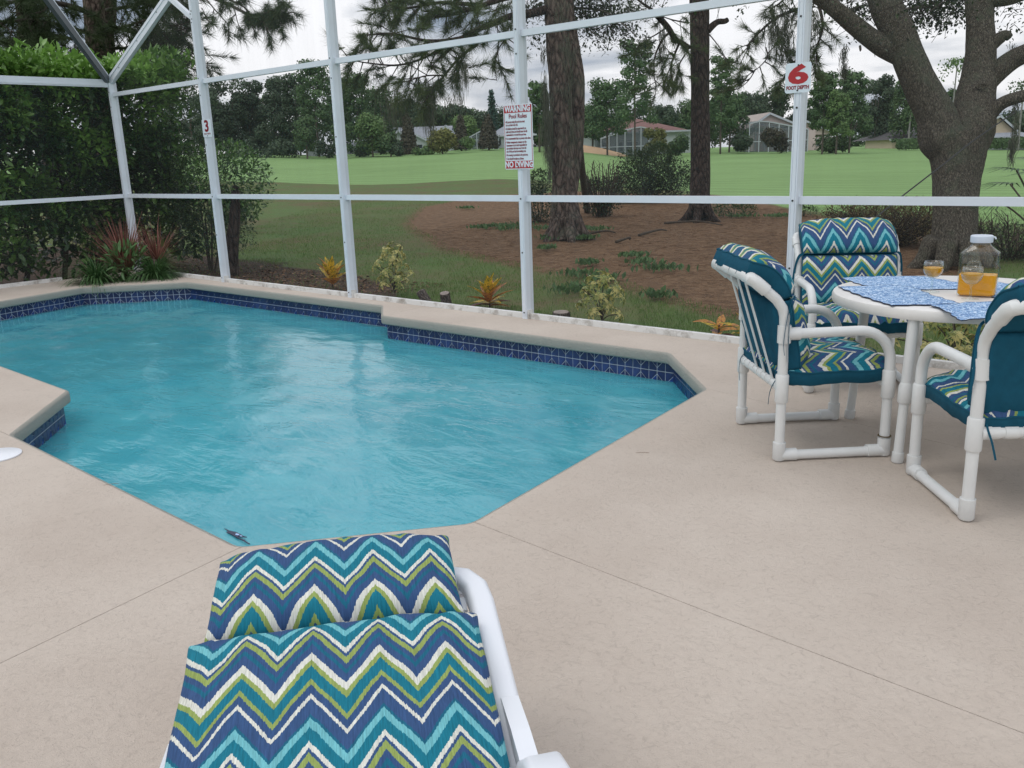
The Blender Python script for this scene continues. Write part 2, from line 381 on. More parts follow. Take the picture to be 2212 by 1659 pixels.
MT['signw'] = simple('sign_white', (.66, .74, .80, 1), .4)
MT['signr'] = simple('sign_red', srgb(170, 36, 44), .4)
MT['signdr'] = simple('sign_dark_red', srgb(130, 24, 40), .4)

# ------------------------------------------------------------------ ground
def inpoly(x, y, P):
    c = False; j = len(P)-1
    for i in range(len(P)):
        if (P[i][1] > y) != (P[j][1] > y) and x < (P[j][0]-P[i][0])*(y-P[i][1])/(P[j][1]-P[i][1])+P[i][0]: c = not c
        j = i
    return c
GZ = -.22
far_uv = [(-400, 338), (300, 336), (500, 333), (717, 335), (863, 329), (1031, 319), (1144, 318), (1247, 316), (1352, 331), (1577, 324), (1950, 320), (2212, 320), (2800, 322)]
FAZ = []; FZ = []
for u_, v_ in far_uv:
    p = at(u_, v_, depth=120); FAZ.append(math.atan2(p.x, p.y)); FZ.append(p.z/math.hypot(p.x, p.y)*130)
def gz(x, y):
    r = math.hypot(x, y); az = math.atan2(x, y)
    zf = np.interp(az, FAZ, FZ)
    t = min(max((r-26)/(130-26), 0), 1)
    dw = max(min(y-6.3, 1e9), 0) if x > -12.9 else max(y-6.3, -12.95-x, 0)
    z = GZ + (.10)*math.exp(-dw*1.2) + (zf-GZ)*t**1.25
    z += .05*noise.noise(Vector((x*.25, y*.25, 0)))*min(dw/2, 1)
    return z
bed = [tuple(at(u, v, z=GZ)[:2]) for u, v in [(868, 486), (905, 452), (1010, 436), (1150, 426), (1300, 420), (1560, 424), (1690, 446), (1800, 470), (1960, 500), (2120, 520), (2120, 590), (1900, 640), (1760, 720), (1640, 705), (1560, 690), (1420, 650), (1300, 612), (1180, 588), (1050, 562), (950, 540)]]
bare = [tuple(at(u, v, z=GZ)[:2]) for u, v in [(640, 436), (850, 434), (900, 450), (850, 472), (720, 470), (640, 462)]]
fair_line = [(-60, 19), (-35.5, 24), (-1, 1)]
FL = [at(u, v, z=GZ) for u, v in [(300, 416), (500, 417), (800, 416), (1100, 404), (1500, 419), (1720, 452), (1900, 470), (2212, 488), (2600, 500)]]
FLA = [math.atan2(p.x, p.y) for p in FL]; FLR = [math.hypot(p.x, p.y) for p in FL]
def seg_dist(x, y, P):
    best = 1e9
    for i in range(len(P)):
        ax, ay = P[i]; bx, by = P[(i+1) % len(P)]
        t = max(0, min(1, ((x-ax)*(bx-ax)+(y-ay)*(by-ay))/((bx-ax)**2+(by-ay)**2+1e-9)))
        best = min(best, math.hypot(x-ax-t*(bx-ax), y-ay-t*(by-ay)))
    return best
def build_ground():
    rs = list(np.geomspace(5.5, 34, 130))+list(np.geomspace(35, 150, 60))+[180, 240, 400, 800, 1600, 3000]
    fine = list(np.radians(np.arange(-84, 2, .42))); coarse = list(np.radians(np.arange(8, 272, 8)))
    azs = fine+coarse
    V = []; A = []
    for r in rs:
        for az in azs:
            x = r*math.sin(az); y = r*math.cos(az)
            if x > -12.7 and y < 6.15: z = -3.0
            else: z = gz(x, y)
            V.append((x, y, z))
            b_ = d_ = f_ = 0.0
            if r < 60 and az < .1:
                sd_ = seg_dist(x, y, bed) if r < 34 else 9
                b_ = .5+(.5 if inpoly(x, y, bed) else -.5)*min(1, sd_/.7)
                b2 = (.36 if inpoly(x, y, bare) else 0)
                b_ = max(b_, b2)
                dw = y-6.3 if x > -12.9 else (min(-12.95-x, 99) if y < 9 else 99)
                bw = float(np.interp(x, [-12, -10.6, -9.2, -8, -7], [2.4, 2.3, 1.8, .8, .4]))
                if (x < -12.95 and y < 9.0) or (x < -11.9 and y < 8.2): bw = 9
                d_ = .5+.5*max(-1, min(1, (bw-dw)/.3)) if dw > -1 else 0
            fr = np.interp(az, FLA, FLR); f_ = .5+.5*max(-1, min(1, (r-fr)/1.6))
            A.append((b_, f_, d_, 1))
    n = len(azs); Fc = []
    for i in range(len(rs)-1):
        for k in range(n):
            k2 = (k+1) % n
            Fc.append((i*n+k, (i+1)*n+k, (i+1)*n+k2, i*n+k2))
    me = bpy.data.meshes.new('ground'); me.from_pydata(V, [], [f[::-1] for f in Fc]); me.update()
    ca = me.color_attributes.new('zone', 'FLOAT_COLOR', 'POINT'); ca.data.foreach_set('color', np.array(A, dtype=np.float32).ravel())
    m, nt, b = newmat('lawn_and_beds'); b.inputs['Roughness'].default_value = .95; b.inputs['Specular IOR Level'].default_value = .1
    tc = N(nt, 'ShaderNodeTexCoord'); co = tc.outputs['Object']
    at_ = N(nt, 'ShaderNodeAttribute', attribute_name='zone'); sc = N(nt, 'ShaderNodeSeparateColor'); nt.links.new(at_.outputs['Color'], sc.inputs[0])
    def nz(s, d=5., r=.6, dist=0., sx=None):
        n = N(nt, 'ShaderNodeTexNoise', ins={'Scale': s, 'Detail': d, 'Roughness': r, 'Distortion': dist})
        if sx:
            mp = N(nt, 'ShaderNodeMapping', ins={'Scale': sx}); nt.links.new(co, mp.inputs[0]); nt.links.new(mp.outputs[0], n.inputs[0])
        else: nt.links.new(co, n.inputs[0])
        return n.outputs[0]
    def ramp(src, *st):
        r = N(nt, 'ShaderNodeValToRGB'); e = r.color_ramp.elements
        e[0].position, e[0].color = st[0]; e[1].position, e[1].color = st[-1]
        for p, c in st[1:-1]:
            q = e.new(p); q.color = c
        nt.links.new(src, r.inputs[0]); return r.outputs[0]
    def mask(src, noise_, amt, lo, hi):
        a = N(nt, 'ShaderNodeMath', operation='MULTIPLY_ADD', ins={1: amt, 2: -amt/2}); nt.links.new(noise_, a.inputs[0])
        s = N(nt, 'ShaderNodeMath', operation='ADD'); nt.links.new(src, s.inputs[0]); nt.links.new(a.outputs[0], s.inputs[1])
        mr = N(nt, 'ShaderNodeMapRange', ins={1: lo, 2: hi}); nt.links.new(s.outputs[0], mr.inputs[0]); return mr.outputs[0]
    def mix(f, a, b_, mode='MIX'):
        mc = N(nt, 'ShaderNodeMixRGB', blend_type=mode)
        if isinstance(f, float): mc.inputs[0].default_value = f
        else: nt.links.new(f, mc.inputs[0])
        nt.links.new(a, mc.inputs[1]); nt.links.new(b_, mc.inputs[2]); return mc.outputs[0]
    big = nz(.45, 6., .65); med = nz(3.2, 7., .7); fin = nz(34., 5., .7)
    lawn = ramp(big, (.36, (.135, .095, .055, 1)), (.50, (.100, .138, .046, 1)), (.64, (.082, .165, .045, 1)))
    lawn2 = ramp(med, (.35, (.125, .090, .055, 1)), (.62, (.085, .140, .040, 1)))
    lawn = mix(.45, lawn, lawn2)
    straw = ramp(nz(7., 8., .75), (.30, (.080, .047, .028, 1)), (.5, (.152, .092, .052, 1)), (.72, (.250, .168, .100, 1)))
    dirt = ramp(nz(9., 8., .75), (.32, (.030, .021, .015, 1)), (.7, (.105, .070, .050, 1)))
    stripe = N(nt, 'ShaderNodeTexWave', ins={'Scale': .22, 'Distortion': 1.2, 'Detail': 2.0}); stripe.bands_direction = 'Y'; nt.links.new(co, stripe.inputs[0])
    fair = ramp(nz(.12, 5., .6), (.3, (.165, .268, .098, 1)), (.7, (.205, .330, .125, 1)))
    st = N(nt, 'ShaderNodeMapRange', ins={3: .88, 4: 1.08}); nt.links.new(stripe.outputs[0], st.inputs[0])
    stc = N(nt, 'ShaderNodeMixRGB', blend_type='MULTIPLY', ins={0: 1.0}); nt.links.new(fair, stc.inputs[1]); nt.links.new(st.outputs[0], stc.inputs[2]); fair = stc.outputs[0]
    c = mix(mask(sc.outputs[0], med, .75, .40, .62), lawn, straw)
    c = mix(mask(sc.outputs[2], med, .6, .42, .62), c, dirt)
    c = mix(mask(sc.outputs[1], big, .5, .42, .62), c, fair)
    fm = N(nt, 'ShaderNodeMapRange', ins={1: .3, 2: .7, 3: .72, 4: 1.25}); nt.links.new(fin, fm.inputs[0])
    mm = N(nt, 'ShaderNodeMixRGB', blend_type='MULTIPLY', ins={0: .8}); nt.links.new(c, mm.inputs[1]); nt.links.new(fm.outputs[0], mm.inputs[2])
    nt.links.new(mm.outputs[0], b.inputs['Base Color'])
    bp = N(nt, 'ShaderNodeBump', ins={'Strength': .6, 'Distance': .05}); nt.links.new(med, bp.inputs['Height']); nt.links.new(bp.outputs[0], b.inputs['Normal'])
    o = link('ground', me, None, [m], True); tag(o, kind='structure'); o['label'] = 'ground of lawn, pine straw and fairway grass'
build_ground()
bm_ = MB()   # sand face of the bunker cut into the fairway mound
pts = [at(u, v, depth=d) for u, v, d in [(1236, 312, 104), (1262, 313.5, 104), (1300, 320, 103), (1335, 329, 102), (1356, 336, 101), (1300, 338, 98), (1236, 338, 98)]]
bm_.add(pts+[p+Vector((0, 0, -1)) for p in pts], [tuple(range(7))[::-1]]+[(i, (i+1) % 7, 7+(i+1) % 7, 7+i) for i in range(7)])
o = bm_.build('sand_bunker', simple('bunker_sand', (.50, .34, .20, 1), .9, var=(.3, .12))); tag(o, kind='structure')

# ------------------------------------------------------------------ pool deck and pool
PP = [(-11.55, 3.87), (-11.82, 4.98), (-10.93, 5.96), (-7.08, 6.02), (-6.61, 5.61), (-3.38, 5.66), (-2.65, 4.89), (-2.42, 2.46), (-3.02, 1.73), (-5.50, 1.78), (-6.29, 2.45), (-7.66, 2.48), (-10.9, 2.50), (-11.5, 3.1)]
# inner corner kept sharp; the list runs clockwise seen from above
def offset(P, d):
    n = len(P); out = []
    for i in range(n):
        a = Vector(P[i-1]); b = Vector(P[i]); c = Vector(P[(i+1) % n])
        e1 = (b-a).normalized(); e2 = (c-b).normalized()
        n1 = Vector((-e1.y, e1.x)); n2 = Vector((-e2.y, e2.x))
        m = (n1+n2); m.normalize(); k = d/max(.35, m.dot(n1)); out.append((b.x+m.x*k, b.y+m.y*k))
    return out
prof = [(.024, 0), (.016, -.0012), (.008, -.0045), (.0025, -.011), (0, -.020), (0, -.071), (.004, -.080), (.013, -.086), (.075, -.087)]
# densify corners of the coping a little by rounding them
def roundpoly(P, r=.035, k=3, only=None):
    out = []
    n = len(P)
    for i in range(n):
        a = Vector(P[i-1]); b = Vector(P[i]); c = Vector(P[(i+1) % n])
        p = b+(a-b).normalized()*r; q = b+(c-b).normalized()*r
        for j in range(k+1):
            t = j/k; out.append(tuple((1-t)**2*p+2*t*(1-t)*b+t*t*q))
    return out
PR = roundpoly(PP)
rings = [offset(PR, d) for d, z in prof]
mb = MB(); n = len(PR)
vs = [(rings[i][k][0], rings[i][k][1], prof[i][1]) for i in range(len(prof)) for k in range(n)]
fs = [(i*n+k, i*n+(k+1) % n, (i+1)*n+(k+1) % n, (i+1)*n+k) for i in range(len(prof)-1) for k in range(n)]
mb.add(vs, fs); cop = mb.build('pool_coping', MT['coping'], smooth=False, angle=math.radians(40)); tag(cop, kind='structure')
TOPR = rings[0]
def topidx(i): return [TOPR[i*4+j] for j in range(4)]
DX0, DY1 = -12.95, 6.32
j1 = (4.0, 2.04); j2 = (-2.34, -3.0); j3 = (4.0, 3.62); j5 = (-6.62, DY1); j4 = (DX0, 1.76)
def pt(i, which): return topidx(i)[which]
# slab outlines, corners given by hand (pool edge, then the outside)
def run(i0, i1, s=0, e_=3):
    "vertices of the rounded pool edge from corner i0 to corner i1"
    out = topidx(i0)[s:]
    i = (i0+1) % 14
    while i != i1: out += topidx(i); i = (i+1) % 14
    return out+topidx(i1)[:e_+1]
slabs = [
    run(7, 8, 1, 1)+[j2, (4, -3), j1],
    run(8, 9, 1, 1)+[j4, (DX0, -3), j2],
    run(9, 1, 1, 1)+[(DX0, 5.0), j4],
    run(1, 4, 1, 1)+[j5, (DX0, DY1), (DX0, 5.0)],
    run(4, 6, 1, 1)+[j3, (4, DY1), j5],
    run(6, 7, 1, 1)+[j1, j3],
]
o = empty('pool_deck', (0, 0, 0)); tag(o, kind='structure')
base = MB()
for k, S in enumerate(slabs):
    c = Vector((sum(p[0] for p in S)/len(S), sum(p[1] for p in S)/len(S)))
    S2 = list(S); pool_set = set(TOPR)
    # inset the joint edges by 3 mm
    nS = len(S2); S3 = []
    for i in range(nS):
        p = Vector(S2[i]); a = Vector(S2[i-1]); b = Vector(S2[(i+1) % nS]); mv = Vector((0, 0)); cnt = 0
        for (q0, q1) in ((a, p), (p, b)):
            onpool = S2[(i-1) % nS] in pool_set and S2[i] in pool_set if q1 == p and q0 == a else S2[i] in pool_set and S2[(i+1) % nS] in pool_set
            if not onpool and (q1-q0).length > 1e-6:
                e1 = (q1-q0).normalized(); mv += Vector((e1.y, -e1.x))*.0016
        S3.append(tuple(p+mv*(-1 if sum((S2[j][0]*S2[(j+1) % nS][1]-S2[(j+1) % nS][0]*S2[j][1]) for j in range(nS)) > 0 else 1)))
    m_b = MB(); m_b.prism(S3, -.018, 0.0)
    sl = m_b.build('deck_slab', MT['deck'], o, weld=True)
# sub-base: a dark bed under the slabs, seen only through the joints, with a drop to the soil outside
for a_, b_, c_, d_ in [(DX0, 4, DY1-.12, DY1), (DX0, 4, -3, 1.55), (-2.2, 4, 1.552, DY1-.122), (DX0, -12.1, 1.552, DY1-.122)]:
    base.box(a_, b_, c_, d_, -.25, -.0185-.0005*(a_+c_)*.1)
def strip(A, B, wd=.12):
    base.bar((A[0], A[1], -.035), (B[0], B[1], -.035), wd, .03)
strip(pt(7, 1), j1); strip(pt(6, 1), j3); strip(pt(8, 1), j2); strip((-6.59, 5.68), j5); strip((-5.6, 1.70), j4)
base.build('joint_bed', MT['joint'], o)
# left scoop: small crack of the coping near the step
# pool shell ------------------------------------------------------------
pool = empty('swimming_pool', (0, 0, 0)); tag(pool, kind='structure')
WP = offset(PP, .075)     # wall line behind the tiles (tile face at .06)
def floor_z(x): return -1.15-.65*max(0, min(1, (x+11)/8.0))
sh = MB(); n = len(WP)
TZ = -.245
WPl = offset(PP, .062)
for k in range(n):
    a = WPl[k]; b = WPl[(k+1) % n]
    A0 = WP[k]; B0 = WP[(k+1) % n]
    sh.add([(A0[0], A0[1], -.06), (B0[0], B0[1], -.06), (B0[0], B0[1], TZ), (A0[0], A0[1], TZ)], [(0, 1, 2, 3)], 1)
    sh.add([(A0[0], A0[1], TZ), (B0[0], B0[1], TZ), (b[0], b[1], TZ-.002), (a[0], a[1], TZ-.002)], [(0, 1, 2, 3)], 0)
    sh.add([(a[0], a[1], TZ-.002), (b[0], b[1], TZ-.002), (b[0], b[1], floor_z(b[0])), (a[0], a[1], floor_z(a[0]))], [(0, 1, 2, 3)], 0)
for t in tessellate_polygon([[Vector((p[0], p[1], 0)) for p in WPl]]):
    sh.add([(WPl[i][0], WPl[i][1], floor_z(WPl[i][0])) for i in t], [(0, 1, 2)], 0)
plaster = simple('pool_plaster', (.36, .66, .72, 1), .8, var=(.9, .10))
grout = simple('tile_grout', (.55, .62, .66, 1), .6, var=(14, .2))
sh.build('pool_shell', [plaster, grout], pool)
# steps in the near corner
stp = MB()
for d, z in ((.62, -.42), (1.0, -.70)):
    c0 = Vector(PP[8]); e1 = (Vector(PP[7])-c0).normalized(); e2 = (Vector(PP[9])-c0).normalized()
    cc = c0-((e1+e2)*.02)
    poly = [cc-(e2*.0), cc+e1*d*.8, cc+e2*d]
    poly = [tuple(p) for p in poly]
    if (Vector(poly[1])-Vector(poly[0])).cross(Vector(poly[2])-Vector(poly[0])) < 0: poly = poly[::-1]
    stp.prism(poly, -1.7, z)
stp.build('corner_step', simple('step_plaster', (.62, .78, .86, 1), .7, var=(6, .08)), pool)
# waterline tiles: one object per 15 cm tile, all sharing two meshes
tile_navy = simple('tile_navy', srgb(22, 38, 84), .3, var=(26, .45), bump=(60, .2, .003))
tile_blue = simple('tile_blue', srgb(28, 58, 128), .15, var=(20, .3))
tile_grey = simple('tile_slate', srgb(34, 54, 102), .3, var=(26, .4), bump=(60, .2, .003))
def tile_mesh(v):
    m = MB(); s = .073; g = .0056; m.box(-s, s, 0, .006, -s, s, 0)
    T = Matrix(((1, 0, 0, 0), (0, 0, 1, .006), (0, 1, 0, 0), (0, 0, 0, 1)))
    for qx in (-1, 1):
        for qz in (-1, 1):
            def P(*pts):
                q = [(x*qx, z*qz) for x, z in pts]
                A = sum(q[i][0]*q[(i+1) % len(q)][1]-q[(i+1) % len(q)][0]*q[i][1] for i in range(len(q)))
                return q if A > 0 else q[::-1]
            c = .030
            big = P((g/2, g/2), (s-g/2, g/2), (s-g/2, c-.006), (c+.000, s-g/2) if False else (c-.006, s-g/2), (g/2, s-g/2))
            m.prism(big, .0, .0035, 1 if v == 0 else 3, T)
            # bits in the cut corner: two slivers and one small square
            k_ = c-.006+g*1.0
            m.prism(P((s-g/2, k_+.001), (s-g/2, s-g/2), (k_+.001, s-g/2)), .0, .0032, 2 if (qx*qz > 0 and v == 0 and qz < 0) else 1, T)
    # raised ring in the middle of the octagon
    me = m.mesh('tile')
    for mm in (grout, tile_navy, tile_blue, tile_grey): me.materials.append(mm)
    return me
tms = [tile_mesh(0), tile_mesh(1)]
TL = offset(PP, .062)
for k in range(n):
    a = Vector(TL[k]); b = Vector(TL[(k+1) % n]); L = (b-a).length; d = (b-a)/L
    cnt = max(1, round(L/.1465)); sx_ = L/cnt/.1465
    ang = math.atan2(d.y, d.x)
    for i in range(cnt):
        c = a+d*(i+.5)*L/cnt
        t = bpy.data.objects.new('tile', tms[1 if random.random() < .22 else 0]); COL.objects.link(t); t.parent = pool
        t.location = (c.x, c.y, -.165); t.rotation_euler = (random.uniform(-.012, .012), 0, ang+PI); t.scale = (sx_, 1, 1.02)
        # local +y must face the pool
# pale caulk line between tile and coping
ck = MB(); CK = offset(PP, .05); CK2 = offset(PP, .066)
for k in range(n):
    a = CK[k]; b = CK[(k+1) % n]; a2 = CK2[k]; b2 = CK2[(k+1) % n]
    ck.add([(a[0], a[1], -.087), (b[0], b[1], -.087), (b2[0], b2[1], -.097), (a2[0], a2[1], -.097)], [(0, 1, 2, 3)])
ck.build('caulk_line', simple('caulk', (.40, .55, .60, 1), .6, var=(12, .2)), pool)
# water ------------------------------------------------------------------
WZ = -.238
def water():
    step = .045
    xs = np.arange(-12.1, -2.2, step); ys = np.arange(1.6, 6.2, step)
    WQ = offset(PP, .058)
    WQa = np.array(WQ)
    X, Y = np.meshgrid(xs, ys, indexing='ij')
    Z = np.zeros_like(X)
    for (ang, wl, amp, ph) in [(20, .55, .0013, 1), (48, .34, .0011, 2.3), (-25, .8, .0016, .4), (75, .27, .0008, 4), (5, 1.6, .002, 5), (118, .41, .0009, 1.1), (33, .22, .0006, .3)]:
        a = math.radians(ang); q = (X*math.cos(a)+Y*math.sin(a))
        Z += amp*np.sin(q*2*PI/wl+ph+1.7*np.sin(X*1.3+ph)+1.3*np.cos(Y*1.7+ph*2))
    nx, ny = X.shape
    inside = np.zeros((nx, ny), bool)
    for i in range(nx):
        for j in range(ny): inside[i, j] = inpoly(X[i, j], Y[i, j], WQ)
    idx = -np.ones((nx, ny), int); V = []; Fc = []
    keep = np.zeros((nx, ny), bool)
    keep[:-1, :-1] = inside[:-1, :-1] | inside[1:, :-1] | inside[:-1, 1:] | inside[1:, 1:]
    def vid(i, j):
        if idx[i, j] < 0: idx[i, j] = len(V); V.append((X[i, j], Y[i, j], WZ+Z[i, j]))
        return idx[i, j]
    for i in range(nx-1):
        for j in range(ny-1):
            if keep[i, j]: Fc.append((vid(i, j), vid(i+1, j), vid(i+1, j+1), vid(i, j+1)))
    me = bpy.data.meshes.new('pool_water'); me.from_pydata(V, [], Fc); me.update()
    m, nt, b = newmat('pool_water'); nt.nodes.remove(b)
    tc = N(nt, 'ShaderNodeTexCoord'); co = tc.outputs['Object']
    mp = N(nt, 'ShaderNodeMapping', ins={'Rotation': (0, 0, math.radians(-32)), 'Scale': (1.0, 2.3, 1)}); nt.links.new(co, mp.inputs[0])
    n1 = N(nt, 'ShaderNodeTexNoise', ins={'Scale': 2.6, 'Detail': 4.0, 'Roughness': .55, 'Distortion': 1.4}); nt.links.new(mp.outputs[0], n1.inputs[0])
    n2 = N(nt, 'ShaderNodeTexNoise', ins={'Scale': 10.0, 'Detail': 2.0, 'Distortion': 1.0}); nt.links.new(mp.outputs[0], n2.inputs[0])
    ma = N(nt, 'ShaderNodeMath', operation='MULTIPLY_ADD', ins={1: .20}); nt.links.new(n2.outputs[0], ma.inputs[0]); nt.links.new(n1.outputs[0], ma.inputs[2])
    bp = N(nt, 'ShaderNodeBump', ins={'Strength': .5, 'Distance': .0145}); nt.links.new(ma.outputs[0], bp.inputs['Height'])
    fr = N(nt, 'ShaderNodeFresnel', ins={'IOR': 1.45}); nt.links.new(bp.outputs[0], fr.inputs['Normal'])
    gl = N(nt, 'ShaderNodeBsdfGlossy', ins={'Roughness': .035}); nt.links.new(bp.outputs[0], gl.inputs['Normal'])
    tr = N(nt, 'ShaderNodeBsdfTransparent'); tr.inputs[0].default_value = (.50, .92, .97, 1)
    nc = N(nt, 'ShaderNodeTexNoise', ins={'Scale': 1.3, 'Detail': 4.0, 'Distortion': 1.0}); nt.links.new(mp.outputs[0], nc.inputs[0])
    rc = N(nt, 'ShaderNodeValToRGB'); e = rc.color_ramp.elements; e[0].position = .3; e[0].color = (.085, .46, .57, 1); e[1].position = .72; e[1].color = (.14, .57, .66, 1)
    nt.links.new(nc.outputs[0], rc.inputs[0])
    df = N(nt, 'ShaderNodeBsdfDiffuse'); nt.links.new(rc.outputs[0], df.inputs[0]); nt.links.new(bp.outputs[0], df.inputs['Normal'])
    m1 = N(nt, 'ShaderNodeMixShader', ins={0: .55}); nt.links.new(tr.outputs[0], m1.inputs[1]); nt.links.new(df.outputs[0], m1.inputs[2])
    m2 = N(nt, 'ShaderNodeMixShader'); nt.links.new(fr.outputs[0], m2.inputs[0]); nt.links.new(m1.outputs[0], m2.inputs[1]); nt.links.new(gl.outputs[0], m2.inputs[2])
    nt.links.new(m2.outputs[0], nt.nodes['Material Output'].inputs[0])
    o = link('pool_water', me, None, [m], True); tag(o, kind='structure')
water()

# ------------------------------------------------------------------ screen enclosure
WY = 6.26; WXL = -12.87
encl = empty('screen_enclosure', (WXL, WY, 0))
tag(encl, 'white aluminium pool cage with posts, rails and dark insect screening behind the pool', 'pool enclosure')
def local(mb, name, mats, parent=encl, **k):
    off = parent.location
    mb.v = [(x-off.x, y-off.y, z-off.z) for x, y, z in mb.v]
    return mb.build(name, mats, parent, **k)
PX = {'A': -12.85, 'B': -10.45, 'C': -7.83, 'D': -5.25, 'E': -2.68, 'G': -.1, 'H': 2.5}
RZ, TZr, EZ, TOPZ = 1.108, 2.52, 2.70, 4.30
def rake_z(x): return min(TOPZ, EZ+(x-WXL)*.475)
def screw(x, y, z, axis='y'):
    m = MB(); m.tube([(x, y, z), (x, y-.004, z)] if axis == 'y' else [(x, y, z), (x+.004, y, z)], .0075, 8)
    local(m, 'screw', MT['black'])
for nme, x in PX.items():
    top = rake_z(x)-.03 if nme != 'A' else EZ-.02
    m = MB()
    m.box(x-.028, x+.028, WY-.052, WY+.052, 0.0, top)
    m.box(x-.0255, x-.0165, WY-.0555, WY-.0515, .03, top-.01); m.box(x+.0165, x+.0255, WY-.0555, WY-.0515, .03, top-.01)
    m.box(x-.013, x+.013, WY-.0565, WY-.0515, .03, top-.01)
    o = local(m, 'post', MT['alu'])
    if nme in 'ABCDE':
        for z in (.06, .62, 1.108, 1.75, 2.35, 2.55):
            screw(x-.001, WY-.0565, z)
    # foot brackets
    m = MB(); m.box(x+.0285, x+.045, WY-.045, WY+.02, 0.0, .085); local(m, 'foot_bracket', MT['plate'])
xs_ = list(PX.values())
def hbar(x0, x1, z, h=.055, y0=WY-.018, y1=WY+.034, name='rail', mat=None):
    m = MB(); m.box(x0, x1, y0, y1, z-h/2, z+h/2); m.box(x0, x1, y0-.0035, y0+.001, z-h/2+.008, z+h/2-.008) if False else None
    return local(m, name, mat or MT['alu'])
for i in range(len(xs_)-1):
    x0 = xs_[i]+.0285; x1 = xs_[i+1]-.0285
    hbar(x0, x1, RZ); hbar(x0, x1, TZr)
    if i >= 1: hbar(x0, x1, TOPZ, .10)
    # base plate, low and chalky, its joint line uneven
    m = MB(); seg = 14; z1 = .048
    for k in range(seg):
        a = x0+(x1-x0)*k/seg; b_ = x0+(x1-x0)*(k+1)/seg
        w0 = .002*noise.noise(Vector((a*3, 0, 0))); w1 = .002*noise.noise(Vector((b_*3, 0, 0)))
        ys = WY-.03
        vs = [(a, ys+w0, 0), (b_, ys+w1, 0), (b_, WY+.025, 0), (a, WY+.025, 0), (a, ys+w0+.004, z1), (b_, ys+w1+.004, z1), (b_, WY+.025, z1), (a, WY+.025, z1)]
        m.add(vs, [(0,1,5,4),(4,5,6,7),(2,3,7,6)])
    if i != 0: local(m, 'base_plate', MT['plate'])
    else:
        m = MB(); m.box(-12.1, x1, WY-.03, WY+.025, 0, z1); local(m, 'base_plate', MT['plate'])
        m = MB(); m.box(x0, -12.12, WY-.03, WY+.025, 0, z1); local(m, 'base_plate', MT['plate'])
    # screening, one panel per opening
    for (za, zb) in ((z1, RZ-.0275), (RZ+.0275, TZr-.0275), (TZr+.0275, None)):
        m = MB()
        if zb is None:
            t0 = rake_z(x0)-.06; t1 = rake_z(x1)-.06
            if t0 < za: t0 = za+.02
            vs = [(x0, WY+.008, za), (x1, WY+.008, za), (x1, WY+.008, t1), (x0, WY+.008, t0)]
        else: vs = [(x0, WY+.008, za), (x1, WY+.008, za), (x1, WY+.008, zb), (x0, WY+.008, zb)]
        m.add(vs, [(0, 1, 2, 3)]); local(m, 'screen_panel', MT['screen'])
# sloping rake, brace and hip rafter
m = MB(); m.bar((WXL+.02, WY-.005, EZ+.01), (-9.43, WY-.005, rake_z(-9.43)), .055, .115); local(m, 'rake_beam', MT['alu'])
m = MB(); m.bar((WXL+.02, WY-.036, EZ+.03), (-9.43, WY-.036, rake_z(-9.43)+.02), .008, .012); local(m, 'rake_bead', MT['alu'])
m = MB(); m.bar((-10.48, WY-.03, 3.27), (-10.98, WY-.03, 3.575), .05, .055); local(m, 'knee_brace', MT['alu'])
for a_, b_ in ((-10.46, 3.30), (-10.44, 3.24), (-10.455, 3.20), (-10.435, 3.33)): screw(a_, WY-.0565, b_)
for xx in (-12.5, -11.9, -11.3, -10.7): screw(xx, WY-.034, rake_z(xx)-.02)
m = MB(); m.bar((WXL+.02, WY-.06, EZ+.02), (WXL+2.29, WY-2.33, TOPZ), .055, .10); local(m, 'hip_rafter', MT['beam_dark'])
m = MB(); m.bar((WXL+.02, WY-.06, EZ+.083), (WXL+2.29, WY-2.33, TOPZ+.063), .055, .02); local(m, 'rafter_cap', MT['alu'])
# left side wall
m = MB(); m.bar((WXL, WY-.06, EZ-.03), (WXL, -1.5, EZ-.03), .055, .105); local(m, 'eave_beam', MT['alu'])
m = MB(); m.bar((WXL+.031, WY-.06, EZ-.055), (WXL+.031, -1.5, EZ-.055), .006, .018); local(m, 'eave_bead', MT['alu'])
m = MB(); m.bar((WXL, WY-.06, RZ), (WXL, -1.5, RZ), .05, .055); local(m, 'rail', MT['alu'])
m = MB(); m.bar((WXL, 5.15, .024), (WXL, -1.5, .024), .055, .048); local(m, 'base_plate', MT['plate'])
for yy in (3.45, .9, -1.5):
    m = MB(); m.box(WXL-.052, WXL+.052, yy-.028, yy+.028, 0.0, EZ-.085); local(m, 'post', MT['alu'])
for y0, y1 in ((WY-.055, 3.48), (3.42, .93), (.87, -1.47)):
    for za, zb in ((.048, RZ-.0275), (RZ+.0275, EZ-.085)):
        m = MB(); m.add([(WXL+.005, y0, za), (WXL+.005, y1, za), (WXL+.005, y1, zb), (WXL+.005, y0, zb)], [(0, 1, 2, 3)]); local(m, 'screen_panel', MT['screen'])
# flat roof beams above the pool
for x in (-9.4, -7.83, -5.25, -2.68, -.1):
    m = MB(); m.bar((x, WY-.06, TOPZ), (x, -1.5, TOPZ), .05, .12); local(m, 'roof_beam', MT['alu'])
for y in (3.93, 1.4): 
    m = MB(); m.bar((WXL+2.31, y, TOPZ+.09), (2.5, y, TOPZ+.09), .05, .05); local(m, 'purlin', MT['alu'])

